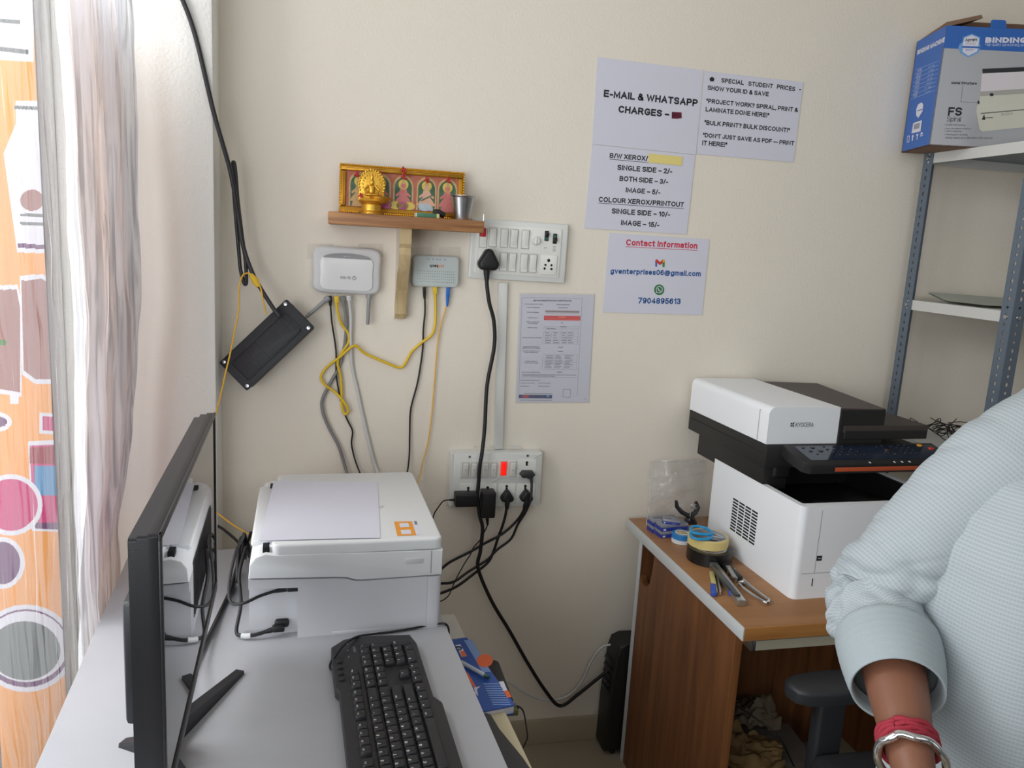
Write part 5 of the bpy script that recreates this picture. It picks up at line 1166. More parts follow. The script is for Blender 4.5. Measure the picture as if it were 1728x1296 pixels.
# ================================================================== RIGHT DESK
DZ = .715; DA = R(1.2); DO = Vector((.8395, -.679, 0))
M_dtop = wood('desk_top_wood', (142, 98, 58), (164, 118, 74), 'X', 4.0, .4, .05, 5)
M_dside = wood('desk_side_wood', (92, 54, 28), (126, 80, 46), 'Z', 5.0, .42, .06, 8)
M_dfront = wood('desk_edge_wood', (150, 98, 46), (184, 130, 72), 'X', 5.0, .45, .05, 6)
M_band = pm('edge_band', (196, 200, 200), .5, var=.03)
de = thing('desk', 'wood veneer desk with a pale edge strip under the white and black copier', 'desk', DO, DA)
DW, DD = .78, .655
mb = MB(); mb.box((DW/2+.001, DD/2+.001, DZ-.015), (DW-.002, DD-.002, .0298), M_dtop, .001); mb.build('desk_top', de, world=False)
mb = MB(); mb.box((.0005, DD/2, DZ-.015), (.003, DD, .030), M_band, .0006); mb.build('edge_strip', de, world=False, label='pale grey side edge strip')
mb = MB(); mb.box((DW/2, .0005, DZ-.0152), (DW-.004, .003, .0294), M_dfront, .0006); mb.build('front_edge_strip', de, world=False)
# side panel with the hand hole at the rear top corner; YZ outline
Mx = frame((.010, 0, 0), (0, 1, 0), (0, 0, 1))
hole = [(.555, .585), (.545, .572), (.525, .566), (.505, .572), (.490, .59), (.482, .62), (.478, .655), (.476, DZ-.030)]
mb = MB(); mb.prism([(.045, 0), (.555, 0)] + hole + [(.045, DZ-.030)], .018, M_dside, Mx); mb.build('side_panel', de, world=False)
mb = MB(); mb.box((.019, .0445, (DZ-.03)/2), (.0185, .002, DZ-.032), wood('desk_front_band', (120, 74, 40), (160, 106, 62), 'Z', 5.0, .42, .06, 8)); mb.build('side_panel_band', de, world=False)
mb = MB(); mb.prism([(.045, 0), (.555, 0), (.555, DZ-.030), (.045, DZ-.030)], .018, M_dside, frame((DW-.03, 0, 0), (0, 1, 0), (0, 0, 1))); mb.build('side_panel', de, world=False)
mb = MB(); mb.box((DW/2, .565, (DZ-.03)/2), (DW-.02, .018, DZ-.031), M_dside); mb.build('back_panel', de, world=False)
mb = MB(); mb.box((.0085, .565, (DZ-.03)/2), (.002, .0186, DZ-.031), M_band); mb.build('back_panel_edge_strip', de, world=False, label='pale grey edge strip')
mb = MB(); mb.box((DW/2, .21, .6685), (DW-.08, .40, .018), pm('tray_beige', (150, 142, 122), .5), .001); mb.box((DW/2, .011, .667), (DW-.08, .004, .022), pm('tray_band', (172, 166, 146), .5)); mb.build('keyboard_tray', de, world=False)
for x in (.034, DW-.036):
    mb = MB(); mb.box((x, .21, .668), (.012, .40, .026), M_steel, .001); mb.build('tray_runner', de, world=False)

# ================================================================== COPIER
KO = Vector((1.019, -.565, DZ)); KA = R(2.5)
ky = thing('copier', 'white and black multifunction copier on the wood desk', 'copier', KO, KA)
M_kw = pm('copier_white', (240, 243, 247), .4, var=.012, bump=.05, bscale=600)
M_kb2 = pm('copier_black', (30, 29, 30), .5, var=.08, bump=.08, bscale=500)
M_kd = pm('copier_dark_lid', (66, 58, 56), .5, var=.06)
KW, KD, KH = .415, .405, .222
mb = MB()
# hollow upper body: outer walls around the exit tray
op = rrect(KW, KD, .016, 5, KW/2, KD/2)
mb.prism(op, .135, M_kw, I4, .0)
mb.ring(op, rrect(KW-.030, KD-.046, .006, 5, KW/2, KD/2), .135, KH, M_kw)
mb.build('body', ky, world=False)
mb = MB(); mb.ring(rrect(KW-.0306, KD-.0466, .006, 5, KW/2, KD/2), rrect(KW-.044, KD-.060, .005, 5, KW/2, KD/2), .136, KH-.003, M_kb2); mb.box((KW/2, .36, .215), (KW-.05, .03, .10), M_kb2); mb.build('tray_liner', ky, world=False)
mb = MB()   # sloping exit tray
mb.add([(.022, .030, .205), (KW-.022, .030, .205), (KW-.022, .20, .165), (.022, .20, .165), (KW-.022, .375, .150), (.022, .375, .150)], [(0, 1, 2, 3), (3, 2, 4, 5)], M_kb2)
for x in (.07, .16, .25): mb.tube([(x, .05, .201), (x, .17, .174)], .0012, M_dark); 
for x in (.07, .25): mb.tube([(x, .17, .174), (x+.06, .17, .174)], .0012, M_dark)
mb.build('exit_tray', ky, world=False)
for w_, nm in ((0.138, 'cassette_seam'),):
    mb = MB(); mb.box((KW/2+.004, .0002, .062), (KW-.03, .001, .0012), M_grey); mb.box((.052, -.0001, .138), (.0010, .001, .150), M_grey); mb.build('front_seam', ky, world=False)
mb = MB(); mb.box((.060, -.0004, .098), (.013, .001, .012), M_dark); mb.box((.060, -.001, .098), (.007, .001, .0016), M_paper); mb.build('status_window', ky, world=False)
mb = MB(); mb.box((.050, -.0004, .040), (.0022, .001, .018), M_dark); mb.build('latch_mark', ky, world=False)
# vents on the left side
mb = MB()
vent0, vent1 = at(1236, 876, X=1.012), at(1272, 950, X=1.015)
va, vb = vent0.y, vent1.y
Mi_ = wm(ky).inverted()
p0, p1 = Mi_ @ Vector((1.012, va, vent0.z)), Mi_ @ Vector((1.015, vb, vent1.z))
yb, yf, zt, zb_ = p0.y, p1.y, .150, .062
for j in range(11):
    for i in range(4):
        yy = yb+(yf-yb)*(i+.5)/4; zz = zt-(zt-zb_)*(j+.5)/11
        mb.box((-.0002, yy, zz), (.0012, abs(yf-yb)/4*.82, .0042), M_hole)
mb.build('vent', ky, world=False)
# black side wall, scanner and feeder
SY0, SY1 = .150, .545
mb = MB(); mb.box((.034, (.165+SY1-.05)/2, .265), (.066, SY1-.05-.165, .115), M_kb2, .003); mb.box((.05, .175, .265), (.05, .03, .06), M_kb2, .01, 3); mb.build('side_column', ky, world=False)
mb = MB(); mb.box((.205, (SY0+SY1)/2+.002, .295), (.425, SY1-SY0, .058), M_kb2, .004, 2); mb.box((-.0065, (SY0+SY1)/2, .302), (.003, SY1-SY0-.02, .002), M_hole); mb.build('scanner_unit', ky, world=False)
AW = .196
mb = MB(); prof_ = [(0, .325), (AW, .325), (AW, .416)] + [(.018*(1-math.sin(t)), .416-.018*(1-math.cos(t))) for t in [math.pi/2*i/6 for i in range(7)]]
prof_ = [(-.008+x, z) for x, z in prof_]
mb.prism(prof_, SY1-SY0-.006, M_kw, frame((0, SY1, 0), (1, 0, 0), (0, 0, 1)), .0)
mb.box((-.0085, SY0+.045, .365), (.0012, .0012, .076), M_grey)
mb.build('document_feeder', ky, world=False)
mb = MB(); Mlg = frame((.052, SY0+.0046, .368), (1, 0, 0), (0, 0, 1))
mb.text('KYOCERA', Mlg @ Matrix.Translation((.014, 0, 0)), M_ink, width=.050, h=.0105, bold=.004, z=.0004)
for pts in ([(0, .001), (.004, .001), (.004, .0045), (0, .0045)], [(0, .0065), (.004, .0065), (.004, .010), (0, .010)], [(.0055, .0015), (.009, -.001), (.010, .001), (.007, .0055), (.010, .010), (.009, .012), (.0055, .0095)]): mb.flat(pts, M_ink, Mlg, .0004)
mb.build('logo', ky, world=False, smooth=0)
mb = MB(); x0, x1 = AW-.008, .318
mb.add([(x0, SY0+.004, .325), (x1, SY0+.004, .325), (x1+.07, SY1, .325), (x0, SY1, .325), (x0, SY0+.004, .414), (x1, SY0+.004, .412), (x1+.07, SY1-.02, .408), (x0, SY1-.02, .412)], [(3, 2, 1, 0), (4, 5, 6, 7), (0, 1, 5, 4), (1, 2, 6, 5), (2, 3, 7, 6), (3, 0, 4, 7)], M_kd)
mb.box(((x0+x1)/2, SY0+.0028, .368), (x1-x0-.004, .003, .082), M_kb2); mb.build('feeder_tray', ky, world=False, smooth=0)
mb = MB(); mb.box((.325, SY0+.10, .362), (.25, .20, .018), M_kd, .002); mb.box((.325, SY0+.004, .347), (.245, .012, .022), M_kb2, .002); mb.add([(.24, SY0+.005, .3715), (.33, SY0+.02, .3715), (.36, SY0+.16, .3715), (.335, SY0+.17, .392), (.25, SY0+.01, .380)], [(0, 1, 2, 3), (0, 3, 4), (1, 0, 4, 3)], M_kd); mb.build('output_lip', ky, world=False, smooth=0)
# tilted operation panel
pz0, pz1 = .326, .305
PX0, PX1, PYb, PYf = .034, .465, .150, .052
mb = MB()
nrm = Vector((0, PYb-PYf, pz0-pz1)); slope = math.atan2(pz0-pz1, PYb-PYf)
Mpn = frame((PX0, PYf, pz1), (1, 0, 0), (0, math.cos(slope), math.sin(slope))); pw, ph_ = PX1-PX0, nrm.length
outl = [(-.0, ph_), (-.005, ph_*.6), (.0, ph_*.12), (.016, 0), (pw, 0), (pw, ph_)]
mb.prism(outl, .026, M_kb2, Mpn @ Matrix.Translation((0, 0, -.026)), .003, 2)
mb.build('control_panel', ky, world=False)
M_pan = pm('panel_blue_black', (30, 42, 62), .12, coat=.6, var=.3, vscale=8)
mb = MB(); mb.prism(rrect(pw-.03, ph_*.70, .006, 4, pw/2+.008, ph_*.53), .0008, M_pan, Mpn); mb.build('panel_face', ky, world=False)
M_btn = pm('button_dark', (24, 26, 32), .3, coat=.4); M_btg = pm('button_grey', (88, 98, 110), .35)
def btn(x, y, rx, m, h=.002):
    mb = MB(); mb.prism(circ(rx, 14, x*pw, y*ph_, rx*.8), h, m, Mpn @ Matrix.Translation((0, 0, .0006)), .0006); mb.build('button', ky, world=False)
for x, y, r in ((.10, .80, .0045), (.16, .80, .006), (.12, .62, .0045), (.185, .62, .006), (.14, .47, .003), (.24, .84, .003), (.30, .84, .003), (.36, .84, .003)): btn(x, y, r, M_btn)
for j, y in enumerate((.70, .56, .42)):
    for i in range(4): btn(.24+.02*j+.052*i, y, .0036, M_btn)
for j in range(4):
    for i in range(3): btn(.70+.042*i+.006*j, .86-.13*j, .0036, M_btn)
btn(.63, .62, .012, M_btn, .003)
for x, y in ((.585, .80), (.63, .86), (.675, .8), (.585, .48), (.64, .42)): btn(x, y, .004, M_btn)
btn(.885, .84, .0075, pm('button_amber', (232, 160, 40), .35)); btn(.93, .66, .0075, pm('button_red', (206, 56, 40), .35)); btn(.95, .44, .0075, pm('button_green', (40, 120, 60), .35))
mb = MB(); mb.box((PX0+pw*.58, PYf-.0006, pz1-.014), (pw*.80, .0014, .010), pm('panel_orange', (178, 78, 44), .4), .0004); mb.build('orange_strip', ky, world=False)
mb = MB()
for x in (.40, .56, .61, .66): mb.box((x*pw, ph_*.02, .0006), (.003, .006, .0012), M_paper, M=Mpn)
mb.build('panel_mark', ky, world=False)

# ================================================================== THINGS ON THE DESK
cD = lambda x, y: (1030+x/4.05, 760+y/4.05)
dz = DZ
M_sb = pm('carton_blue', (40, 56, 150), .4, var=.1); M_ss = pm('carton_silver', (150, 154, 164), .35, .3, var=.1)
def pinbox(name, lab, corner, ang, L, W, H, z):
    t = thing(name, lab, 'box', (corner.x, corner.y, z), ang, group='staple pin boxes'); mb = MB()
    mb.box((L/2, W/2, H*.27), (L, W, H*.54), M_sb, .0008); mb.box((L/2, W/2, H*.77), (L*.998, W*.998, H*.46), M_ss, .0008); mb.build('carton', t, world=False)
    mb = MB(); mb.text('STAPLES', frame((L*.55, -.0002, H*.15), (1, 0, 0), (0, 0, 1)), M_paper, h=H*.16, z=.0003); mb.flat([(L*.06, H*.12), (L*.16, H*.12), (L*.16, H*.4), (L*.06, H*.4)], M_paper, frame((0, -.0002, 0), (1, 0, 0), (0, 0, 1)), .0003); mb.flat([(L*.1, W*.3), (L*.5, W*.3), (L*.5, W*.7), (L*.1, W*.7)], M_inkg, frame((0, 0, H), (1, 0, 0), (0, 1, 0)), .0003); mb.build('print', t, world=False, smooth=0)
fb = at(*cD(345, 602), Z=dz); a0 = R(6)
u_ = Vector((math.cos(a0), math.sin(a0), 0)); n_ = Vector((-math.sin(a0), math.cos(a0), 0))
pinbox('staple_box', 'blue and silver staple pin box, front one of the lower layer', fb, a0, .082, .036, .0185, dz)
pinbox('staple_box', 'blue and silver staple pin box, front one of the upper layer', fb+u_*.001+n_*.001, a0+R(1), .082, .036, .0185, dz+.0187)
pinbox('staple_box', 'blue and silver staple pin box at the left rear, under another box', fb+n_*.039-u_*.004, a0, .082, .036, .0185, dz)
pinbox('staple_box', 'blue and silver staple pin box at the left rear, upper of two', fb+n_*.039-u_*.004, a0, .082, .036, .0185, dz+.0187)
pinbox('staple_box', 'small blue and silver box lying on top of the staple boxes', fb+n_*.012+u_*.008, a0-R(28), .046, .026, .012, dz+.0375)
# clear plastic sleeve leaning on the wall
film = clearfilm('clear_sleeve', (225, 226, 228), .13, .16)
P4 = [at(*cD(270, 70), Y=-.045), at(*cD(640, 60), Y=-.03), at(*cD(640, 430), Y=-.075), at(*cD(245, 440), Y=-.085)]
P4[2].z = P4[3].z = dz+.002
def slv(off):
    def fn(u, v):
        a = P4[0].lerp(P4[1], u); b = P4[3].lerp(P4[2], u); q = a.lerp(b, v)
        q.y += off + .010*noise.noise(Vector((u*4, v*4, off*200))) + .004*math.sin(v*9+u*3); q.x += .006*noise.noise(Vector((v*5, 3, off*99)))*(1-u); q.y = min(q.y, -.004); return q
    return fn
cv = thing('plastic_sleeve', 'clear crinkled plastic sleeve standing against the wall behind the staple boxes', 'plastic bag', (P4[3].x+.07, -.08, dz))
mb = MB(); mb.grid(slv(0), 22, 22, film); mb.grid(slv(-.014), 22, 22, film); mb.build('film', cv, smooth=180)
mb = MB(); M_seam = pm('film_seam', (214, 214, 216), .25, alpha=.55)
for v0 in (.26, .55): mb.tube([Vector(slv(-.015)(i/14, v0-.06*i/14)) for i in range(15)], .0007, M_seam, 5)
mb.tube([Vector(slv(-.015)(.015, i/14)) for i in range(15)], .0010, M_seam, 5); mb.tube([Vector(slv(-.015)(i/14, .01)) for i in range(15)], .0007, M_seam, 5)
mb.build('seam', cv)
mb = MB(); q = Vector(slv(-.0165)(.42, .18)); mb.lathe([(.0003, .001), (.0028, .001), (.003, 0)], M_paper, wframe(q), 12); mb.build('hole_reinforcement', cv)
# spring clamp
sc = thing('spring_clamp', 'black plastic spring clamp lying on the staple boxes against the copier', 'clamp', at(*cD(545, 480), Z=dz+.03))
def cl(pts, r, Yc): return [at(*cD(*p), Y=Yc) for p in pts], r
yc_ = at(*cD(545, 520), Z=dz+.02).y
mb = MB(); pts, r = cl(((450, 345), (455, 385), (485, 420), (530, 445), (560, 470), (580, 500)), [.006, .0085, .009, .0085, .0105, .008], yc_); mb.tube(pts, r, M_black, 10, flat=.7); mb.build('jaw', sc)
mb = MB(); pts, r = cl(((585, 352), (598, 390), (580, 425), (545, 450), (520, 475), (510, 490)), [.006, .0085, .009, .009, .0085, .007], yc_+.006); mb.tube(pts, r, M_black, 10, flat=.7); mb.build('jaw', sc)
mb = MB(); c = at(*cD(575, 385), Y=yc_); mb.tube([c+Vector((.009*math.cos(t*.6), -.004+.0006*t, .007*math.sin(t*.6))) for t in range(24)], .0008, M_steel, 6); mb.tube([at(*cD(540, 478), Y=yc_-.006), at(*cD(545, 425), Y=yc_-.006)], .0022, M_steel); mb.build('spring', sc)
mb = MB(); mb.box(at(*cD(550, 490), Y=yc_), (.030, .012, .014), M_black, .004, 3); mb.build('hub', sc)
# tapes
def roll(name, lab, c, z, ro_, ri, h, m, cat='tape', core=None, group=None):
    t = thing(name, lab, cat, (c.x, c.y, z), group=group); mb = MB()
    T = Matrix.Translation((c.x, c.y, z)); b = .0012
    mb.lathe([(ri+.002, 0), (ro_-b, 0), (ro_, b), (ro_, h-b), (ro_-b, h), (ri+.002, h)], m, T, 40); mb.build('tape', t)
    mb = MB(); mb.lathe([(ri, 0), (ri+.002, 0), (ri+.002, h), (ri, h), (ri, 0)], core or M_paper, T, 40); mb.build('core', t); return t
ct = at(*cD(484, 625), Z=dz+.0)
rr_ = .0265
roll('tape_roll', 'narrow white tape roll under the blue one beside the staple boxes', ct, dz, rr_, .014, .011, pm('tape_white', (218, 220, 220), .4))
bt_ = roll('tape_roll', 'blue tape roll with a printed cream label beside the staple boxes', ct, dz+.0112, rr_, .014, .015, pm('tape_blue', (44, 128, 196), .35))
mb = MB(); mb.lathe([(.0002, .0152), (.019, .0152), (.0195, .0148)], pm('label_cream', (220, 208, 178), .6), Matrix.Translation((ct.x, ct.y, dz+.0112)), 30); mb.text('PVC', Matrix.Translation((ct.x-.012, ct.y+.002, dz+.0112+.0153)), M_ink, width=.024, h=.006, bold=.02); mb.text('TAPE', Matrix.Translation((ct.x-.012, ct.y-.009, dz+.0112+.0153)), M_ink, width=.024, h=.006, bold=.02); mb.build('label', bt_, smooth=0)
cb = at(*cD(672, 745), Z=dz); roll('tape_roll', 'wide black tape roll under the cream masking tape on the desk', cb, dz, .057, .040, .034, pm('tape_black', (22, 22, 22), .3))
cm = at(*cD(664, 640), Z=dz+.0342); roll('tape_roll', 'cream masking tape roll stacked on the black tape, scissors inside', cm, dz+.0342, .0515, .043, .024, pm('tape_cream', (222, 200, 130), .55), core=pm('core_grey', (190, 190, 196), .6))
# scissors lying in the tape ring
sz_ = dz+.0585
si = thing('scissors', 'scissors with turquoise blue handles lying across the masking tape roll', 'scissors', (cm.x, cm.y, sz_))
M_tq = pm('scissor_blue', (26, 150, 208), .35)
for dyy, nm in ((.0, 0), (1, 1)):
    pts = ((548, 540), (560, 522), (610, 520), (660, 535), (692, 560), (680, 575), (620, 572), (565, 562), (548, 540)) if not dyy else ((548, 575), (560, 560), (620, 572), (680, 578), (694, 585), (680, 602), (610, 608), (560, 596), (548, 575))
    mb = MB(); zz = sz_+.0045+.004*(1-dyy); mb.tube(spline([at(*cD(*p), Z=zz) for p in pts], 5), .0042, M_tq, 10, flat=.8); mb.build('handle', si)
for a, b in (((690, 560), (810, 612)), ((692, 590), (805, 600))):
    p, q = at(*cD(*a), Z=sz_+.005), at(*cD(*b), Z=sz_+.002); mb = MB(); Mf = frame(p, q-p, Vector((0, 0, 1)).cross(q-p)); L = (q-p).length
    mb.prism([(-.004, -.004), (L*.5, -.0055), (L, 0), (L*.5, .002), (-.004, .004)], .0014, M_steel, Mf, .0003); mb.build('blade', si)
# staplers
def bar(mb, a, b, w, h, m, za_=0, zb_=0, bev=.0008):
    p, q = at(*cD(*a), Z=dz+za_), at(*cD(*b), Z=dz+zb_); d = q-p; L = d.length
    side = Vector((0, 0, 1)).cross(d).normalized(); Mf = frame(p, d, side)
    mb.box((L/2, 0, h/2), (L, w, h), m, bev, M=Mf)
s1 = thing('stapler', 'open silver stapler with a blue tip lying on the desk edge', 'stapler', at(*cD(790, 950), Z=dz))
M_sil = pm('nickel', (196, 196, 192), .3, .85, var=.1)
mb = MB(); bar(mb, (700, 800), (895, 1065), .019, .014, M_sil, .004, .0005); bar(mb, (700, 800), (870, 1000), .013, .005, pm('nickel_dark', (110, 112, 112), .3, .8), .0185, .0145); mb.build('magazine', s1)
mb = MB(); bar(mb, (690, 850), (715, 985), .010, .010, pm('stapler_cream', (206, 196, 130), .4), .001, .001); bar(mb, (730, 880), (750, 990), .004, .010, M_sil, .001, .001); mb.build('base_arm', s1)
mb = MB(); bar(mb, (700, 940), (706, 1000), .0125, .012, pm('stapler_blue', (52, 84, 180), .4), .0008, .0008, .002); bar(mb, (815, 945), (822, 1000), .0105, .013, MATS['stapler_blue'], .0006, .0006, .002); mb.build('blue_cap', s1, label='blue plastic caps')
s2 = thing('stapler', 'black and chrome plier stapler lying against the copier foot', 'stapler', at(*cD(900, 880), Z=dz))
mb = MB(); bar(mb, (770, 790), (880, 900), .018, .014, pm('stapler_black', (34, 34, 36), .4), .001, .001, .003); bar(mb, (800, 800), (850, 880), .010, .006, M_sil, .015, .012); mb.build('head', s2)
mb = MB(); mb.tube(spline([at(*cD(*p), Z=dz+.007) for p in ((850, 870), (900, 880), (960, 930), (1050, 1000), (1080, 1020), (1068, 1040), (1000, 1005), (920, 950), (880, 915))], 6), .0035, M_chrome, 8); bar(mb, (905, 905), (1060, 1018), .008, .006, M_sil, .002, .002); mb.build('chrome_handle', s2)
mb = MB()
for k in range(4): bar(mb, (800+24*k, 850+26*k), (850+20*k, 838+26*k), .004, .012, M_sil, .001, .001)
mb.build('spring_plate', s2)

# ================================================================== POWER UNIT, CABLES ON THE FLOOR SIDE
up_s = thing('power_backup_unit', 'black power backup unit standing on the floor between wall and desk', 'power unit', (.92, -.052, 0))
mb = MB(); mb.prism([(-.130, 0), (.13, 0), (.13, .30), (.125, .34), (-.085, .345), (-.108, .335), (-.118, .30), (-.128, .15)], .078, M_black, frame((.92, -.012, .012), (1, 0, 0), (0, 0, 1)), .008, 3); mb.build('case', up_s)
mb = MB()
for x in (.82, 1.02):
    for y in (-.035, -.075): mb.lathe([(.0005, 0), (.009, 0), (.008, .014)], M_rubber, Matrix.Translation((x, y, 0)), 12)
mb.build('foot', up_s)
mb = MB()
for k in range(5): mb.box((.789+.0008*k, -.052, .20+.022*k), (.004, .05, .008), M_dark, .001)
mb.build('vent', up_s)
cable('white_lead', [(830, 1140, -.03), (860, 1152, -.025), (885, 1168, -.02), (920, 1181, -.018), (955, 1176, -.018), (980, 1153, -.018), (1000, 1112, -.02), (1018, 1091, -.025), (1040, 1088, -.03), (1066, 1087, -.04)], .0032, M_whitec, 'thin white lead drooping along the wall to the power unit')

# ================================================================== CLUTTER UNDER THE DESK
M_news = pm('newsprint', (128, 118, 112), .85, var=.25, vscale=26)
st = thing('newspaper_stack', 'stack of old newspapers on the floor under the desk', 'newspapers', (1.10, -.33, 0))
random.seed(11)
for k in range(7):
    mb = MB(); Mf = Matrix.Translation((1.10+random.uniform(-.015, .015), -.34+random.uniform(-.015, .015), .022*k)) @ Matrix.Rotation(R(random.uniform(-9, 9)), 4, 'Z')
    mb.box((0, 0, .0105), (.36, .27, .021), M_news, .004, 2, M=Mf)
    if k == 6:
        random.seed(4)
        for j in range(8):
            for i in range(3):
                x0 = -.165+.113*i; y0 = .10-.028*j; mb.flat([(x0, y0), (x0+random.uniform(.06, .1), y0), (x0+.07, y0+.006), (x0, y0+.006)], M_inkg, Mf, .0213)
        mb.flat([(-.16, -.12), (-.06, -.12), (-.06, -.085), (-.16, -.085)], pm('news_red', (130, 50, 60), .8), Mf, .0214)
    mb.build('newspaper', st)
def crumple(name, lab, c, sx, sy, amp, m, ang, seed, fold=0):
    Mf = Matrix.Translation(c) @ Matrix.Rotation(ang, 4, 'Z'); mb = MB()
    def fn(u, v):
        x, y = (u-.5)*sx, (v-.5)*sy
        z = amp*(abs(noise.noise(Vector((u*3.2, v*3.2, seed))))*1.3 + .5*abs(noise.noise(Vector((u*8, v*8, seed+4)))) + fold*(1-abs(v-.5)*2))
        e = .012*noise.noise(Vector((u*6, v*6, seed+9)))
        return Mf @ Vector((x+e, y+e*1.5, z))
    mb.grid(fn, 36, 36, m); 
    return mb.build(name, label=lab, cat='paper', smooth=40)
crumple('paper_bag', 'torn brown paper bag crumpled on the newspapers under the desk', Vector((1.07, -.33, .158)), .24, .17, .040, pm('brown_paper', (150, 122, 80), .85, var=.12), R(-30), 3.0, .5)
crumple('plastic_wrapper', 'dull crumpled wrapper behind the brown paper bag under the desk', Vector((1.13, -.20, .165)), .24, .11, .055, pm('dull_wrapper', (104, 92, 74), .6, var=.2), R(-8), 8.0, .5)
mb = MB(); mb.tube(spline([Vector((.99, -.26, .30)), Vector((1.05, -.30, .29)), Vector((1.11, -.33, .26)), Vector((1.16, -.38, .23)), Vector((1.17, -.45, .19))], 6), .0025, M_rubber); mb.build('loose_wire', label='dark wire lying over the crumpled paper under the desk', cat='wire')
mb = MB(); mb.box((1.19, -.455, .156), (.09, .07, .003), M_paper, .0005, rot=Matrix.Rotation(R(-20), 4, 'Z')); mb.build('card', label='small pale card on the newspapers under the desk', cat='card')

# ================================================================== SLOTTED RACK WITH THE BOX
M_angle = pm('rack_blue_grey', (104, 116, 130), .42, .3, var=.08)
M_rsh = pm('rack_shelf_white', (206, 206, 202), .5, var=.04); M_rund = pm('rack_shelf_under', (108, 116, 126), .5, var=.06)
RX, RY0, RY1, RXB = 1.63, -.030, -.422, 2.45
rk = thing('slotted_rack', 'grey slotted angle steel rack with white shelves at the right', 'rack', (2.04, -.21, 0))
def slotted(mb, o, wdir, wd, H, m):
    """perforated flange standing from o, wd wide along wdir, real slots"""
    n = int(H/.0215); pz = H/n; wdir = Vector(wdir); up_v = Vector((0, 0, 1))
    for i in range(n):
        zc_ = (i+.5)*pz; lg = .0062 if i % 2 else .0040; rw = .0040
        inner = [(wd/2+rw*math.cos(R(a)), zc_+(lg)*math.sin(R(a))) for a in range(22, 382, 45)]
        outer = [(wd, zc_+pz*.25), (wd*.7, zc_+pz/2), (wd*.3, zc_+pz/2), (0, zc_+pz*.25), (0, zc_-pz*.25), (wd*.3, zc_-pz/2), (wd*.7, zc_-pz/2), (wd, zc_-pz*.25)]
        v = [o+wdir*x+up_v*z for x, z in outer+inner]; b = [(k, (k+1) % 8, 8+(k+1) % 8, 8+k) for k in range(8)]
        cs = [o+wdir*x+up_v*z for x, z in ((wd, zc_+pz/2), (0, zc_+pz/2), (0, zc_-pz/2), (wd, zc_-pz/2))]
        v += cs; b += [(0, 16, 1), (2, 17, 3), (4, 18, 5), (6, 19, 7)]
        mb.add(v, b, m)
def upright(x, y, sx, sy, H):
    mb = MB(); o = Vector((x, y, 0))
    slotted(mb, o, (0, sy, 0), .036, H, M_angle); slotted(mb, o, (sx, 0, 0), .036, H, M_angle)
    ob = mb.build('upright', rk, smooth=0); md = ob.modifiers.new('thick', 'SOLIDIFY'); md.thickness = .002; md.offset = 0
upright(RX, RY0, 1, -1, 1.805); upright(RX, RY1, 1, 1, 1.9); upright(RXB, RY0, -1, -1, 1.805); upright(RXB, RY1, -1, 1, 1.9)
def rshelf(z):
    mb = MB(); x0, x1, y0, y1 = RX+.002, RXB-.002, RY0-.002, RY1+.002
    mb.box(((x0+x1)/2, (y0+y1)/2, z-.0012), (x1-x0, y0-y1, .002), M_rsh)
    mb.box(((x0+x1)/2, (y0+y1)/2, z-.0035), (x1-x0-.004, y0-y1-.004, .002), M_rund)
    for (cx, cy, sx, sy) in ((x0+.001, (y0+y1)/2, .0018, y0-y1), (x1-.001, (y0+y1)/2, .0018, y0-y1), ((x0+x1)/2, y0-.001, x1-x0, .0018), ((x0+x1)/2, y1+.001, x1-x0, .0018)):
        mb.box((cx, cy, z-.014), (sx, sy, .028), M_rsh)
    mb.build('shelf', rk, smooth=0)
SZT = 1.797
for z in (SZT, 1.382, .985, .30): rshelf(z)
for z in (SZT-.014, 1.382-.014):
    for y, f in ((RY0-.018, 1), (RY1+.018, 1)):
        mb = MB(); Mf = frame((RX-.001, y, z), (0, -1, 0), (0, 0, 1)); mb.lathe([(.0003, .0035), (.0055, .0030), (.0065, 0)], M_steel, Mf, 12); mb.build('bolt', rk)
for z in (1.382-.014,):
    mb = MB(); Mf = frame((RX+.018, RY1-.001, z), (1, 0, 0), (0, 0, 1)); mb.lathe([(.0003, .0035), (.0055, .0030), (.0065, 0)], M_steel, Mf, 12); mb.build('bolt', rk)
# paper sheaf on the middle shelf and wires on the lower one
mb = MB(); 
def cur(u, v): return Vector((RX+.04+.26*v, -.075-.22*u, 1.3845+.020*max(0, .35-u)/.35*(1-v*.3)+.004))
mb.grid(cur, 16, 6, pm('old_paper', (186, 190, 178), .8)); mb.grid(lambda u, v: cur(1-u, v)-Vector((0, 0, .004)), 16, 6, MATS['old_paper'])
mb.build('paper_sheaf', label='thin sheaf of paper with a curled end on the middle rack shelf', cat='paper')
wt = MB(); random.seed(21)
for k in range(26):
    c = Vector((RX+random.uniform(.02, .30), random.uniform(-.33, -.08), .990+random.uniform(0.003, .02)))
    a0_ = random.uniform(0, 6.28); rr = random.uniform(.03, .075)
    wt.tube(spline([c+Vector((rr*math.cos(a0_+t*.9)*(1+.2*random.random()), rr*.6*math.sin(a0_+t*.9), random.uniform(0, .035))) for t in range(6)], 4), .0013, M_rubber, 5)
wt.build('wire_tangle', label='tangle of thin black wires on the lower rack shelf', cat='wires', kind='stuff')

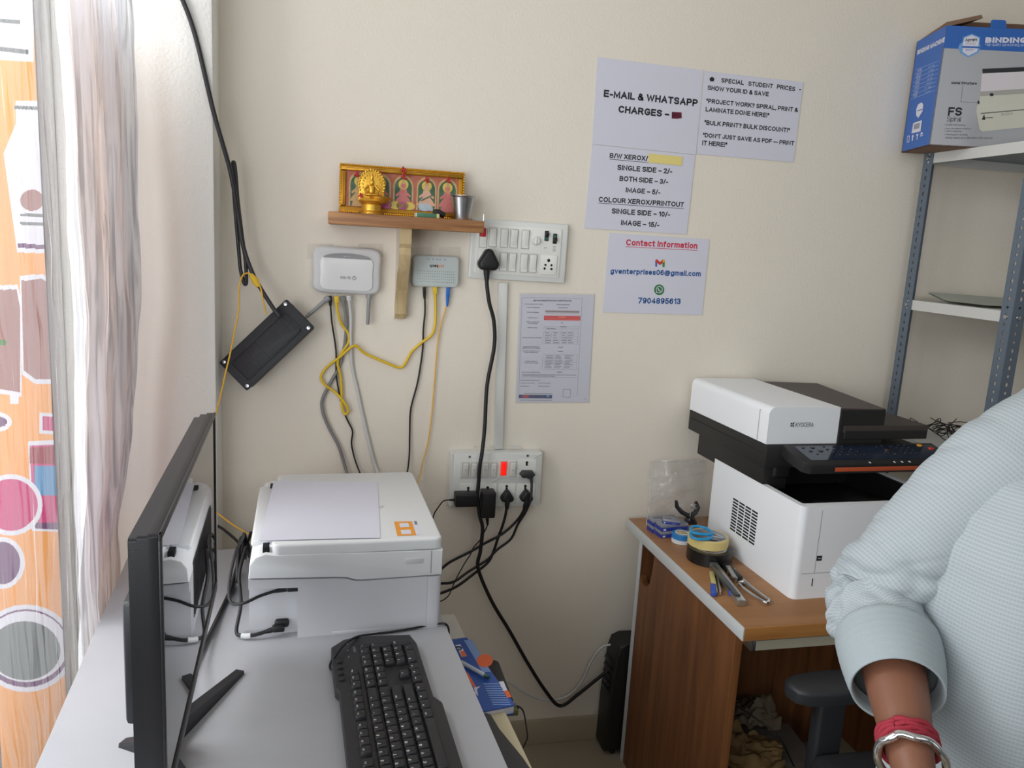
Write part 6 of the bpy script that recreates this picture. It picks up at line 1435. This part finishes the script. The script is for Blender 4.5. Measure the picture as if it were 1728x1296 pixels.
# open carton of the binding machine
XO = Vector((1.526, -.170, SZT+.001)); XA = R(-14.9)
bxr = thing('binding_machine_carton', 'open blue and silver BINDING MACHINE carton on the rack top', 'carton', XO, XA)
XW, XD, XH = .43, .166, .300
M_cb = pm('carton_print_blue', (42, 98, 178), .32, var=.05); M_cs = pm('carton_print_silver', (176, 178, 182), .3, .2, var=.06, vscale=5); M_card = pm('cardboard', (128, 98, 78), .8, var=.06)
mb = MB(); t_ = .003
mb.box((XW/2, t_/2, XH/2), (XW, t_, XH), M_cs); mb.box((XW/2, XD-t_/2, XH/2), (XW, t_, XH), M_card); mb.box((t_/2, XD/2, XH/2), (t_, XD, XH), M_cb); mb.box((XW-t_/2, XD/2, XH/2), (t_, XD, XH), M_cb); mb.box((XW/2, XD/2, t_/2), (XW, XD, t_), M_card)
mb.build('carton_walls', bxr, world=False, smooth=0)
c8 = lambda x, y: (1480+x/4.629, y/4.629)
Wx = wm(bxr)
def onp(p, Mf):
    """photo pixel on a carton face -> that face's own XY"""
    Mw = Wx @ Mf; Mi2 = Mw.inverted(); v = fw + rt*((p[0]-864)/F) + dn*((p[1]-648)/F)
    o = Mi2 @ CAM; d = Mi2.to_3x3() @ v; t = -o.z/d.z; q = o + d*t; return (q.x, q.y)
Mfr = frame((0, -.0003, 0), (1, 0, 0), (0, 0, 1)); Msd = frame((-.0003, XD, 0), (0, -1, 0), (0, 0, 1))
def fp(mb, pts, m, Mf, z): mb.flat([onp(c8(*p), Mf) for p in pts], m, Mf, z)
def ft(mb, s, a, b, m, Mf, z, h=None, bold=.015):
    p, q = Vector(onp(c8(*a), Mf)), Vector(onp(c8(*b), Mf)); d = q-p; ang = math.atan2(d.y, d.x)
    mb.text(s, Mf @ Matrix.Translation((p.x, p.y, 0)) @ Matrix.Rotation(ang, 4, 'Z'), m, width=d.length, h=h, bold=bold, z=z)
mb = MB()
yb_ = onp(c8(535, 376), Mfr)[1]
mb.flat([(0, yb_), (XW, yb_), (XW, XH), (0, XH)], M_cb, Mfr, .0002)
bd = [(740, 264), (805, 292), (800, 345), (808, 360), (795, 410), (712, 448), (650, 415), (634, 372), (645, 345), (668, 330), (672, 290)]
fp(mb, bd, pm('badge_blue', (110, 160, 214), .35), Mfr, .0004)
fp(mb, [(740, 274), (796, 298), (792, 350), (780, 402), (712, 436), (668, 405), (668, 345), (682, 296)], M_paper, Mfr, .0006); fp(mb, [(664, 360), (804, 364), (803, 378), (663, 374)], M_cb, Mfr, .0008)
ft(mb, 'Apratt', (686, 324), (780, 322), M_ink, Mfr, .0009); ft(mb, 'QUALITY', (690, 396), (752, 396), M_cb, Mfr, .0009)
for y in (336, 344): fp(mb, [(690, y), (770, y+1), (770, y+3), (690, y+2)], M_inkg, Mfr, .0008)
ft(mb, 'BINDING MACHINE', (843, 335), (1560, 338), M_paper, Mfr, .0004, h=.0135, bold=.03)
ft(mb, 'High quality spiral binding and paper punching', (846, 357), (1330, 366), M_paper, Mfr, .0004, bold=.0)
ft(mb, 'Metal Structure', (580, 657), (778, 662), M_ink, Mfr, .0003); 
for i in range(9): fp(mb, [(668-1.6*i, 672+14*i), (671-1.6*i, 672+14*i), (670-1.6*i, 680+14*i), (667-1.6*i, 680+14*i)], M_ink, Mfr, .0003)
for i in range(9): fp(mb, [(655+15*i, 794+i), (663+15*i, 794+i), (663+15*i, 797+i), (655+15*i, 797+i)], M_ink, Mfr, .0003)
ft(mb, 'FS', (552, 903), (660, 905), M_ink, Mfr, .0003, bold=.018); ft(mb, 'Spiral', (543, 948), (652, 950), M_ink, Mfr, .0003, bold=0)
for s, y, x1 in (('Durable metal structure', 980, 690), ('Easy to use adjustment of thickness', 1008, 734), ('Depth of margin 5mm', 1028, 660), ('Punching up to 12 sheets', 1056, 706), ('Binding capacity up to 300 sheets of the same size', 1082, 902)):
    fp(mb, [(526, y-6), (530, y-6), (530, y-2), (526, y-2)], M_ink, Mfr, .0003); ft(mb, s, (538, y), (x1, y+3), M_ink, Mfr, .0003, bold=0)
pic_w = pm('print_machine_white', (206, 204, 190), .35); pic_p = pm('print_page', (214, 208, 212), .35); pic_k = pm('print_black', (34, 36, 40), .4)
fp(mb, [(822, 540), (1190, 522), (1190, 700), (806, 720), (816, 600)], pic_p, Mfr, .0003); fp(mb, [(822, 538), (1190, 522), (1190, 556), (822, 574)], pic_k, Mfr, .0005)
fp(mb, [(806, 716), (1190, 690), (1190, 990), (822, 1028), (800, 1010), (776, 880), (776, 840), (800, 780)], pic_w, Mfr, .0005); fp(mb, [(806, 716), (1190, 690), (1190, 730), (806, 752)], pm('print_grey', (168, 166, 160), .35), Mfr, .0006)
fp(mb, [(810, 884), (1190, 850), (1190, 856), (810, 890)], pic_k, Mfr, .0007); fp(mb, [(836, 892), (846, 936), (816, 936)], pic_k, Mfr, .0007); fp(mb, [(846, 918), (905, 916), (905, 922), (846, 924)], pic_k, Mfr, .0007); fp(mb, ell(894, 740, 16, 13, 14), pic_k, Mfr, .0008); fp(mb, ell(792, 800, 8, 14, 12), pic_k, Mfr, .0008)
ft(mb, 'BINDING', (970, 905), (1060, 896), M_inkg, Mfr, .0007, bold=0)
mb.build('front_print', bxr, world=False, smooth=0)
mb = MB()
ft(mb, 'BINDING MACHINE', (313, 430), (526, 328), M_paper, Msd, .0003, h=.0125, bold=.03)
for k in range(8):
    y0 = 545+33*k; x0 = 300-5.4*k; fp(mb, [(x0, y0), (x0+188, y0-72), (x0+188, y0-69), (x0, y0+3)], pm('print_paleblue2', (150, 180, 220), .4), Msd, .0003)
    if k < 7:
        ft(mb, ('Model', 'Punch', 'Size', 'Holes', 'Depth', 'Weight', 'Pack')[k], (x0+14, y0+20), (x0+48, y0+9), M_paper, Msd, .0003, bold=0); ft(mb, ('FS', '12 sheets', 'A4', '46', '3mm', '5 kg', '1 pc')[k], (x0+104, y0-14), (x0+150, y0-30), M_paper, Msd, .0003, h=.004, bold=0)
fp(mb, [(348, 800), (362, 815), (356, 870), (322, 922), (306, 900), (308, 850), (322, 815)], M_paper, Msd, .0003); fp(mb, [(318, 862), (356, 850), (355, 858), (317, 870)], M_cb, Msd, .0005)
fp(mb, [(284, 962), (352, 938), (340, 1026), (270, 1042)], M_paper, Msd, .0003)
for k in range(9): x0 = 292+5*k; fp(mb, [(x0, 972-k*1.7), (x0+2.4, 971-k*1.7), (x0-2, 1012-k*1.3), (x0-4.4, 1013-k*1.3)], pic_k, Msd, .0005)
for k, (x, y) in enumerate(((246, 1090), (280, 1080), (314, 1070), (348, 1056))):
    if k == 0: fp(mb, [(x-8, y-28), (x+10, y-32), (x+6, y+20), (x-12, y+24)], M_paper, Msd, .0003); fp(mb, [(x-5, y-22), (x+6, y-25), (x+3, y+14), (x-8, y+17)], M_cb, Msd, .0005)
    elif k == 1: fp(mb, [(x, y-30), (x+10, y-14), (x+3, y-10), (x, y+20), (x-8, y+22), (x-5, y-8), (x-9, y-8)], M_paper, Msd, .0003)
    elif k == 2: fp(mb, [(x-8, y-20), (x+12, y-26), (x+4, y-4), (x+2, y+14), (x+7, y+16), (x-8, y+20), (x-3, y+12), (x-1, y-2)], M_paper, Msd, .0003)
    else: fp(mb, [(x-12, y-4), (x+2, y-28), (x+13, y-10)], M_paper, Msd, .0003); fp(mb, [(x-12, y+4), (x+12, y-2), (x+11, y+4), (x-13, y+10)], M_paper, Msd, .0003)
mb.build('side_print', bxr, world=False, smooth=0)
def flap(pts, m, nm):
    mb = MB(); a, b, c = (Vector(p) for p in pts[:3]); nn = (b-a).cross(c-b).normalized()*.002
    v = [Vector(p) for p in pts]+[Vector(p)+nn for p in pts]; k = len(pts)
    mb.add(v, [tuple(range(k))[::-1], tuple(range(k, 2*k))]+[(i, (i+1) % k, k+(i+1) % k, k+i) for i in range(k)], m); mb.build(nm, bxr, world=False, smooth=0)
flap([(0, XD-.002, XH), (XW, XD-.002, XH), (XW-.03, XD-.03, XH+.05), (.10, XD-.03, XH+.05)], M_card, 'rear_flap')
flap([(.001, .004, XH), (.001, XD-.004, XH), (.068, XD-.012, XH+.052), (.100, .034, XH+.040), (.092, .008, XH+.026)], M_card, 'side_flap')
flap([(.112, .0015, XH), (.152, .0015, XH), (.150, .004, XH+.017), (.146, .005, XH+.020), (.116, .005, XH+.020), (.112, .004, XH+.017)], M_cb, 'front_tab')

# ================================================================== CHAIR
M_ch = pm('chair_black', (44, 46, 50), .45, bump=.12, bscale=300); M_chf = pm('chair_fabric', (30, 30, 34), .9, bump=.4, bscale=400)
CHP = Vector((1.17, -.955, 0))
ch = thing('office_chair', 'black office chair with padded armrests behind the person in the blue shirt', 'chair', CHP)
PADZ = .622
def armrest(yc):
    x0 = .915
    mb = MB(); pl = [(0, .0), (.006, -.026), (.03, -.042), (.10, -.046), (.24, -.040), (.26, -.02), (.26, .02), (.24, .040), (.10, .044), (.035, .036), (.008, .022)]
    mb.prism(pl, .030, M_ch, Matrix.Translation((x0, yc, PADZ-.030)), .010, 3); mb.build('armrest_pad', ch)
    mb = MB(); xp = x0+.105
    mb.box((xp, yc, PADZ-.028-.11), (.062, .034, .22), M_ch, .008, 3); mb.box((xp, yc+(.03 if yc < CHP.y else -.03), .40), (.06, .09, .022), M_ch, .006); mb.build('armrest_post', ch)
armrest(-.742); armrest(-1.168)
mb = MB(); mb.box((CHP.x+.02, CHP.y, .435), (.44, .40, .075), M_chf, .03, 4); mb.build('seat', ch)
mb = MB(); mb.box((CHP.x+.255, CHP.y, .78), (.055, .40, .46), M_chf, .025, 4); mb.build('backrest', ch)
mb = MB(); mb.tube(spline([(CHP.x+.05, CHP.y, .395), (CHP.x+.24, CHP.y, .40), (CHP.x+.30, CHP.y, .50), (CHP.x+.288, CHP.y, .70)], 6), .018, M_ch, 10); mb.build('back_bracket', ch)
mb = MB(); mb.tube([(CHP.x, CHP.y, .09), (CHP.x, CHP.y, .40)], .026, M_ch, 14); mb.build('gas_column', ch)
for k in range(5):
    a = R(20+72*k); d = Vector((math.cos(a), math.sin(a), 0)); mb = MB(); c = Vector((CHP.x, CHP.y, .10)); mb.tube([c, c+d*.24+Vector((0, 0, -.03))], [.022, .014], M_ch, 10); mb.build('base_arm', ch)
    mb = MB(); e = c+d*.235; mb.tube([Vector((e.x, e.y, .028))-Vector((-d.y, d.x, 0))*.022, Vector((e.x, e.y, .028))+Vector((-d.y, d.x, 0))*.022], .027, M_ch, 14); mb.build('caster', ch)

# ================================================================== THE MAN IN THE BLUE SHIRT
PYc = -1.335
M_skin = pm('skin', (122, 80, 60), .5, var=.08, vscale=30, bump=.12, bscale=220)
M_shirt = weave('shirt_cloth', (154, 162, 166), (170, 178, 181), 0.0048, 0.06)
M_cuff = pm('shirt_cuff', (154, 164, 168), .85, bump=.25, bscale=500, var=.03)
M_hair = pm('hair_black', (20, 17, 16), .6); M_trs = pm('trousers_grey', (58, 60, 70), .85, bump=.2, bscale=300)
def A(px, py, Y): return at(px, py, Y=Y)
S_ = A(1708, 790, PYc+.035); E_ = A(1484, 1010, PYc+.085); Wr = A(1536, 1275, PYc-.105)
tl_ = at(1590, 1000, Y=PYc-.02).x
XC = tl_+.210
man = thing('person', 'person in a pale blue checked shirt with a rolled sleeve, standing at the right', 'person', (XC, PYc, 0))
# ---- body: one skinned surface
V = []; EDG = []; RAD = []
def vtx(p, r, par=None):
    V.append(Vector(p)); RAD.append(r if isinstance(r, tuple) else (r, r)); 
    if par is not None: EDG.append((par, len(V)-1))
    return len(V)-1
SH = S_.z-.02
pel = vtx((XC, PYc, .86), (.135, .095)); ab = vtx((XC, PYc, 1.0), (.125, .09), pel); chs = vtx((XC, PYc, 1.17), (.135, .09), ab); nb_ = vtx((XC, PYc, SH+.01), (.08, .06), chs)
nk = vtx((XC, PYc-.002, SH+.085), .050, nb_)
ROOTS = []
def hand(wrist, d, side, palmn):
    """palm on the arm; five separate bent fingers, each its own chain rooted inside the palm"""
    d = d.normalized(); side = (side - d*side.dot(d)).normalized(); palmn = d.cross(side)*(1 if palmn.dot(d.cross(side)) > 0 else -1)
    pm1 = vtx(V[wrist]+d*.040, (.027, .019), wrist); pm2 = vtx(V[wrist]+d*.080, (.030, .017), pm1)
    for sg in (-1, 1): vtx(V[pm2]+side*sg*.020+d*.004, .015, pm2)
    for k, (ln, off_) in enumerate(((.070, .031), (.079, .0105), (.073, -.0105), (.056, -.031))):
        b0 = vtx(V[pm2]-d*.010+side*off_*.85, .0095); ROOTS.append(b0); b1 = vtx(V[pm2]+d*(.014+ln*.45)+side*off_+palmn*.010, .0092, b0)
        b2 = vtx(V[b1]+d*ln*.30+palmn*.018, .0084, b1); vtx(V[b2]+d*ln*.16+palmn*.018, .0072, b2)
    t0 = vtx(V[pm1]+side*.012, .013); ROOTS.append(t0); t1 = vtx(V[pm1]+side*.042+d*.022+palmn*.010, .0112, t0); t2 = vtx(V[t1]+d*.030+side*.008+palmn*.010, .0100, t1); vtx(V[t2]+d*.022-side*.002+palmn*.006, .0082, t2)
# right arm (the visible one)
cl1 = vtx((XC-.09, PYc+.01, SH-.012), .042, nb_); sh1 = vtx(S_+Vector((0, 0, -.012)), .043, cl1); ua = vtx(S_.lerp(E_, .55), .043, sh1); el = vtx(E_, .041, ua)
fa = vtx(E_.lerp(Wr, .35), (.043, .041), el); fb_ = vtx(E_.lerp(Wr, .72), (.036, .033), fa); wr = vtx(Wr, (.031, .025), fb_)
dd_ = (Wr-E_).normalized(); hand(wr, dd_+Vector((.02, -.05, 0)), Vector((-.2, -1, .05)), Vector((.9, -.3, .1)))
# left arm
Ls = Vector((2*XC-S_.x, S_.y, S_.z)); Le = Vector((2*XC-E_.x-.03, E_.y+.0, E_.z)); Lw = Vector((Le.x-.03, PYc-.09, Wr.z))
cl2 = vtx((XC+.09, PYc+.01, SH-.012), .042, nb_); sh2 = vtx(Ls+Vector((0, 0, -.012)), .043, cl2); ua2 = vtx(Ls.lerp(Le, .55), .043, sh2); el2 = vtx(Le, .041, ua2); fa2 = vtx(Le.lerp(Lw, .35), .043, el2); fb2 = vtx(Le.lerp(Lw, .72), .035, fa2); wr2 = vtx(Lw, (.031, .025), fb2)
hand(wr2, (Lw-Le)+Vector((0, -.05, 0)), Vector((.2, -1, .05)), Vector((-.9, -.3, .1)))
for sg in (-1, 1):
    hp = vtx((XC+sg*.09, PYc, .80), .085, pel); kn = vtx((XC+sg*.10, PYc-.01, .46), .055, hp); cf = vtx((XC+sg*.102, PYc+.005, .33), .052, kn); an = vtx((XC+sg*.105, PYc+.015, .085), .035, cf); ft_ = vtx((XC+sg*.112, PYc-.06, .045), .036, an); vtx((XC+sg*.118, PYc-.15, .03), .027, ft_)
me = bpy.data.meshes.new('body_skeleton')
me.from_pydata([tuple(v) for v in V], EDG, [])
tmp = bpy.data.objects.new('body_skeleton', me); COL.objects.link(tmp)
md = tmp.modifiers.new('skin', 'SKIN'); md.use_smooth_shade = True; md.branch_smoothing = .6
for i, r in enumerate(RAD): me.skin_vertices[0].data[i].radius = r
for q_ in [pel]+ROOTS: me.skin_vertices[0].data[q_].use_root = True
md2 = tmp.modifiers.new('sub', 'SUBSURF'); md2.levels = 2; md2.render_levels = 2
dg = bpy.context.evaluated_depsgraph_get(); ev = tmp.evaluated_get(dg); em = ev.to_mesh()
bodymb = MB(); bodymb.add([tuple(q.co) for q in em.vertices], [tuple(p.vertices) for p in em.polygons], M_skin)
ev.to_mesh_clear(); bpy.data.objects.remove(tmp)
# head: rings from the neck up, with brow, eye hollows, nose, lips and chin
hc = Vector((XC-.004, PYc-.012, SH+.225))
HT = [(-.19, .054, .046, .060), (-.17, .054, .046, .060), (-.130, .055, .050, .064), (-.113, .050, .078, .066), (-.098, .046, .092, .070), (-.072, .057, .090, .078), (-.045, .066, .088, .088), (-.020, .071, .087, .094), (.005, .073, .087, .098), (.030, .075, .091, .100), (.060, .073, .087, .098), (.085, .063, .074, .086), (.104, .044, .052, .062), (.114, .022, .027, .032), (.118, .004, .005, .006)]
def headp(u, z, off=0.0):
    rx, yf, yb = lerp_tab(HT, z); a = 2*math.pi*u; cx, sy = math.cos(a), math.sin(a)
    e = .90; x = math.copysign(abs(cx)**e, cx)*(rx+off); y = -math.copysign(abs(sy)**e, sy)*((yf if sy > 0 else yb)+off)
    if sy > 0 and not off:
        g = lambda x0, z0, sx, sz: math.exp(-((x-x0)/sx)**2-((z-z0)/sz)**2)
        nz_ = max(0, min(1, (.016-z)/.044)) if z > -.030 else max(0, 1-(-.030-z)/.010)
        y -= .025*nz_*math.exp(-(x/(.008+.007*nz_))**2) + .005*g(0, -.060, .020, .005) + .005*g(0, -.070, .018, .005) + .004*g(.03, .026, .02, .008) + .004*g(-.03, .026, .02, .008) + .006*g(0, -.098, .016, .012)
        y += .009*g(.031, .006, .013, .009) + .009*g(-.031, .006, .013, .009) + .004*g(0, -.065, .024, .0022)
    return hc+Vector((x, y, z))
def lerp_tab(tab, z):
    for (z0, *a), (z1, *b) in zip(tab, tab[1:]):
        if z0 <= z <= z1:
            t = (z-z0)/(z1-z0); t2 = t*t*(3-2*t)*.5+t*.5; return [p+(q-p)*t2 for p, q in zip(a, b)]
    return tab[-1][1:]
bodymb.grid(lambda u, v: headp(1-u, -.19+.308*v), 120, 130, M_skin)
bodymb.build('body', man, smooth=180)
mb = MB()
M_eye = pm('eye_white', (226, 222, 214), .25); M_iris = pm('iris_brown', (44, 26, 18), .2)
for sg in (-1, 1):
    e = hc+Vector((sg*.031, -.0685, .006)); mb.lathe([(.0002, -.0115), (.006, -.0100), (.0100, -.0058), (.0116, 0), (.0100, .0058), (.006, .0100), (.0002, .0115)], M_eye, frame(e, (1, 0, 0), (0, 0, 1)), 20)
    mb.lathe([(.0002, .0118), (.0035, .0114), (.0050, .0106)], M_iris, frame(e, (1, 0, 0), (0, 0, 1)), 16)
mb.build('eyes', man)
mb = MB()
for sg in (-1, 1): mb.tube(spline([headp(.25-sg*a_, .023+h_)+Vector((0, -.002, 0)) for a_, h_ in ((.035, 0), (.075, .005), (.115, .002))], 6), .0028, M_hair, 8)
mb.build('eyebrows', man)
mb = MB()
for zz in (-.0605, -.0695): mb.tube(spline([headp(.25-a_, zz)+Vector((0, .001, 0)) for a_ in (-.055, -.03, 0, .03, .055)], 5), [.0012]+[.0038]*19+[.0012], pm('lips', (116, 66, 58), .5), 8)
mb.build('lips', man)
for sg in (-1, 1):
    mb = MB(); pl = [(-.012, -.028), (.004, -.030), (.016, -.012), (.021, .012), (.014, .028), (-.004, .030), (-.014, .018), (-.013, 0)]
    mb.prism(pl, .012, M_skin, frame(hc+Vector((.066 if sg > 0 else -.078, .014, .0)), (0, 1, .15), (0, 0, 1)), .004, 3)
    mb.build('ear', man, smooth=60)
mb = MB(); nu_, nv_ = 120, 90
def hairp(u, v):
    z = -.075+.195*v; q = headp(u, min(z, .1179), .009); return q+Vector((0, 0, .006*max(0, v-.6)))+(q-hc)*(.045*noise.noise(q*90))
hv = [hairp(i/nu_, j/nv_) for j in range(nv_+1) for i in range(nu_+1)]; hf = []
for j in range(nv_):
    for i in range(nu_):
        u = (i+.5)/nu_; z = -.075+.195*(j+.5)/nv_; front = math.sin(2*math.pi*u); lim = .060 if front > .45 else (-.070 if front < -.25 else (.0 if front < .1 else .03+.03*(front-.1)/.35))
        if z > lim: a_ = j*(nu_+1)+i; hf.append((a_, a_+1, a_+nu_+2, a_+nu_+1))
mb.add(hv, hf, M_hair); mb.build('hair', man, smooth=180)

# ---- shirt: torso and sleeves with cloth coordinates in metres
def ring_cloth(mb, rings, m, nseg=96, fold=None, u0=0.0, sq=1.0):
    """rings: (centre, xaxis, yaxis, rx, ry)"""
    b = len(mb.v); n = len(rings); vacc = [0.0]*(nseg+1); v = []; f = []; last = None
    for i, (c, xa, ya, rx, ry) in enumerate(rings):
        row_ = []
        for k in range(nseg+1):
            t = 2*math.pi*k/nseg
            d = xa*math.copysign(abs(math.cos(t))**sq, math.cos(t))*rx + ya*math.copysign(abs(math.sin(t))**sq, math.sin(t))*ry
            s = fold(i/(n-1), t, c+d) if fold else 0.0
            p = c + d*(1+s); v.append(p); row_.append(c+d)
            if last: vacc[k] += (row_[k]-last[k]).length
            mb.uv[b+len(v)-1] = (u0+k/nseg*.40*(rx/.065 if rx < .1 else 2.6)*1.0, vacc[k])
        last = row_
    for i in range(n-1):
        for k in range(nseg):
            a = i*(nseg+1)+k; f.append((a, a+1, a+nseg+2, a+nseg+1))
    mb.add(v, f, m)
X_, Y_, Z_ = Vector((1, 0, 0)), Vector((0, 1, 0)), Vector((0, 0, 1))
def lerp_tab(tab, z):
    for (z0, *a), (z1, *b) in zip(tab, tab[1:]):
        if z0 <= z <= z1:
            t = (z-z0)/(z1-z0); t2 = t*t*(3-2*t)*.5+t*.5; return [p+(q-p)*t2 for p, q in zip(a, b)]
    return tab[-1][1:]
ZT = SH
tabT = [(.70, .188, .130), (.85, .192, .134), (1.0, .193, .134), (1.08, .193, .132), (ZT-.13, .193, .128), (ZT-.075, .189, .121), (ZT-.03, .176, .110), (ZT+.01, .150, .095), (ZT+.045, .106, .078), (ZT+.085, .064, .062)]
rings = []
for i in range(91):
    z = .70 + (ZT+.085-.70)*i/90; rx, ry = lerp_tab(tabT, z); rings.append((Vector((XC, PYc, z)), X_, Y_, rx, ry))
def foldT(u, t, p):
    w1 = noise.noise(Vector((p.x*9+3, p.y*9, p.z*3.2)))*.045
    w2 = noise.noise(Vector(((p.x+p.z*.5)*22, 4.0, (p.z-p.x*.6)*7)))*.020
    return (w1+w2)*min(1, (1-u)*6)
mb = MB(); ring_cloth(mb, rings, M_shirt, 120, foldT, 0.0, 0.78)
def sleeve(mb, S, E, C, outx):
    pts = spline([S+(S-E).normalized()*.055+Vector((-outx*.03, 0, .018)), S, S.lerp(E, .35)+Vector((outx*.008, 0, 0)), S.lerp(E, .7)+Vector((outx*.012, 0, 0)), E+Vector((outx*.004, 0, 0)), E.lerp(C, .5), C], 28)
    radt = [.060, .073, .071, .067, .064, .058, .049]; n = len(pts); rr = []; RG = []
    for i, p in enumerate(pts):
        u = i/(n-1)*6; k = min(5, int(u)); r = radt[k]+(radt[k+1]-radt[k])*(u-k)
        t = (pts[min(i+1, n-1)]-pts[max(i-1, 0)]).normalized(); ya = (Y_-t*Y_.dot(t)).normalized(); xa = ya.cross(t)
        RG.append((p, xa, ya, r, r*.95))
    def fold(u, t, p):
        w = math.exp(-((u-.66)/.17)**2)
        a = noise.noise(Vector((p.x*10+1, p.y*10, p.z*10)))*.05
        n1 = noise.noise(Vector(((p.x+p.z*.55)*30+outx, p.y*9, (p.z-p.x*.55)*9))); n2 = noise.noise(Vector(((p.z-p.x*.3)*34, p.y*10+4, (p.x+p.z*.3)*8+outx)))
        b = -.085*w*(max(0, 1-abs(n1)*5)+max(0, 1-abs(n2)*5)) + .05*w*noise.noise(Vector((p.x*22, p.y*22, p.z*30)))
        c2 = -.030*max(0, 1-abs(noise.noise(Vector(((p.x+p.z)*11, p.y*7, (p.z-p.x)*4+2))))*4)
        ph = ((t-1.5*math.pi+math.pi) % (2*math.pi))-math.pi
        for u0_, sl_, dp_, wd_ in ((.47, .07, .05, .016), (.56, .055, .085, .013), (.63, .040, .11, .012), (.685, .020, .10, .011), (.735, .0, .09, .010), (.60, .075, .06, .010)):
            q_ = (u-(u0_-outx*sl_*ph+.012*noise.noise(Vector((ph*2, u0_*9, outx)))))/wd_; b -= 1.7*dp_*math.exp(-q_*q_)*(.55+.45*math.cos(ph*.8))
            q2_ = (u-(u0_-outx*sl_*ph)-.020)/.016; b += dp_*.6*math.exp(-q2_*q2_)
        return a*.8+b+c2
    ring_cloth(mb, RG, M_shirt, 110, fold, u0=3.0)
    return RG
Cc = E_.lerp(Wr, .57)
sleeve(mb, S_, E_, Cc, -1)
LC = Le.lerp(Lw, .42); sleeve(mb, Ls, Le, LC, 1)
sh_o = mb.build('shirt', man, smooth=180, label='pale blue grid-checked shirt')
def cuff(E, C, W_):
    mb = MB(); d = (W_-E).normalized(); ya = (Y_-d*Y_.dot(d)).normalized(); xa = ya.cross(d); RG = []
    a = E.lerp(C, .52); e = C+d*.016; n = 26
    for i in range(n):
        u = i/(n-1); r = .0605-.0095*u+.0025*math.sin(u*3.1)
        if u < .06: r -= .006*(1-u/.06)
        RG.append((a.lerp(e, u), xa, ya, r, r*.95))
    for u2 in (.0, .5, 1.0): RG.append((e+d*(-.002-.02*u2), xa, ya, .0485-.002*u2, (.0485-.002*u2)*.95))
    ring_cloth(mb, RG, M_cuff, 64, lambda u, t, p: noise.noise(Vector((p.x*14, p.y*14, p.z*9)))*.035 + .006*math.sin(u*60)*(u < .85)); return mb
cuff(E_, Cc, Wr).build('sleeve_cuff', man, smooth=180); cuff(Le, LC, Lw).build('sleeve_cuff', man, smooth=180)
mb = MB(); ring_cloth(mb, [(Vector((XC, PYc-.004, ZT+.07+.05*i/8)), X_, Y_, .066+.004*math.sin(i/8*3.1), .064) for i in range(9)], M_cuff, 60); mb.build('collar', man, smooth=180)
mb = MB(); ring_cloth(mb, [(Vector((XC, PYc, .94-.16*i/10)), X_, Y_, .165, .118) for i in range(11)], M_trs, 60)
for sg in (-1, 1):
    ring_cloth(mb, [(Vector((XC+sg*(.082+.03*i/30), PYc-.004+.014*i/30, .80-.72*i/30)), X_, Y_, .093-.032*i/30+.003*math.sin(i*1.3), .105-.04*i/30) for i in range(31)], M_trs, 48, lambda u, t, p: .03*noise.noise(p*12))
mb.build('trousers', man, smooth=180)
for sg in (-1, 1):
    mb = MB(); pl = [(-.040, .06), (-.036, -.05), (-.046, -.12), (-.040, -.18), (-.015, -.205), (.02, -.203), (.042, -.17), (.046, -.11), (.036, -.05), (.040, .06), (.02, .078), (-.02, .078)]
    mb.prism(pl, .062, M_black, Matrix.Translation((XC+sg*.112, PYc, 0)), .022, 3); mb.build('shoe', man)
# red thread and silver bangle on the wrist
dW = (Wr-E_).normalized(); yW = (Y_-dW*Y_.dot(dW)).normalized(); xW = yW.cross(dW)
def band(c, rx, ry, r, m, nm, twist=0, n=48, tilt=0.0, turns=1):
    mb = MB()
    for q in range(turns):
        pts = [c+xW*rx*math.cos(2*math.pi*k/n)+yW*ry*math.sin(2*math.pi*k/n)+dW*(tilt*math.cos(2*math.pi*k/n)+(q-(turns-1)/2)*r*1.5+.0015*math.sin(k*.9+q*2)) for k in range(n+1)]
        mb.tube(pts, r, m, 8, cap=False)
    return mb.build(nm, man, smooth=60)
band(E_.lerp(Wr, .935), .0315, .0275, .0034, pm('red_thread', (150, 34, 52), .8, bump=.4, bscale=300), 'wrist_thread', turns=4, tilt=.004)
band(E_.lerp(Wr, 1.03), .0350, .031, .0042, M_chrome, 'bangle', tilt=-.004)
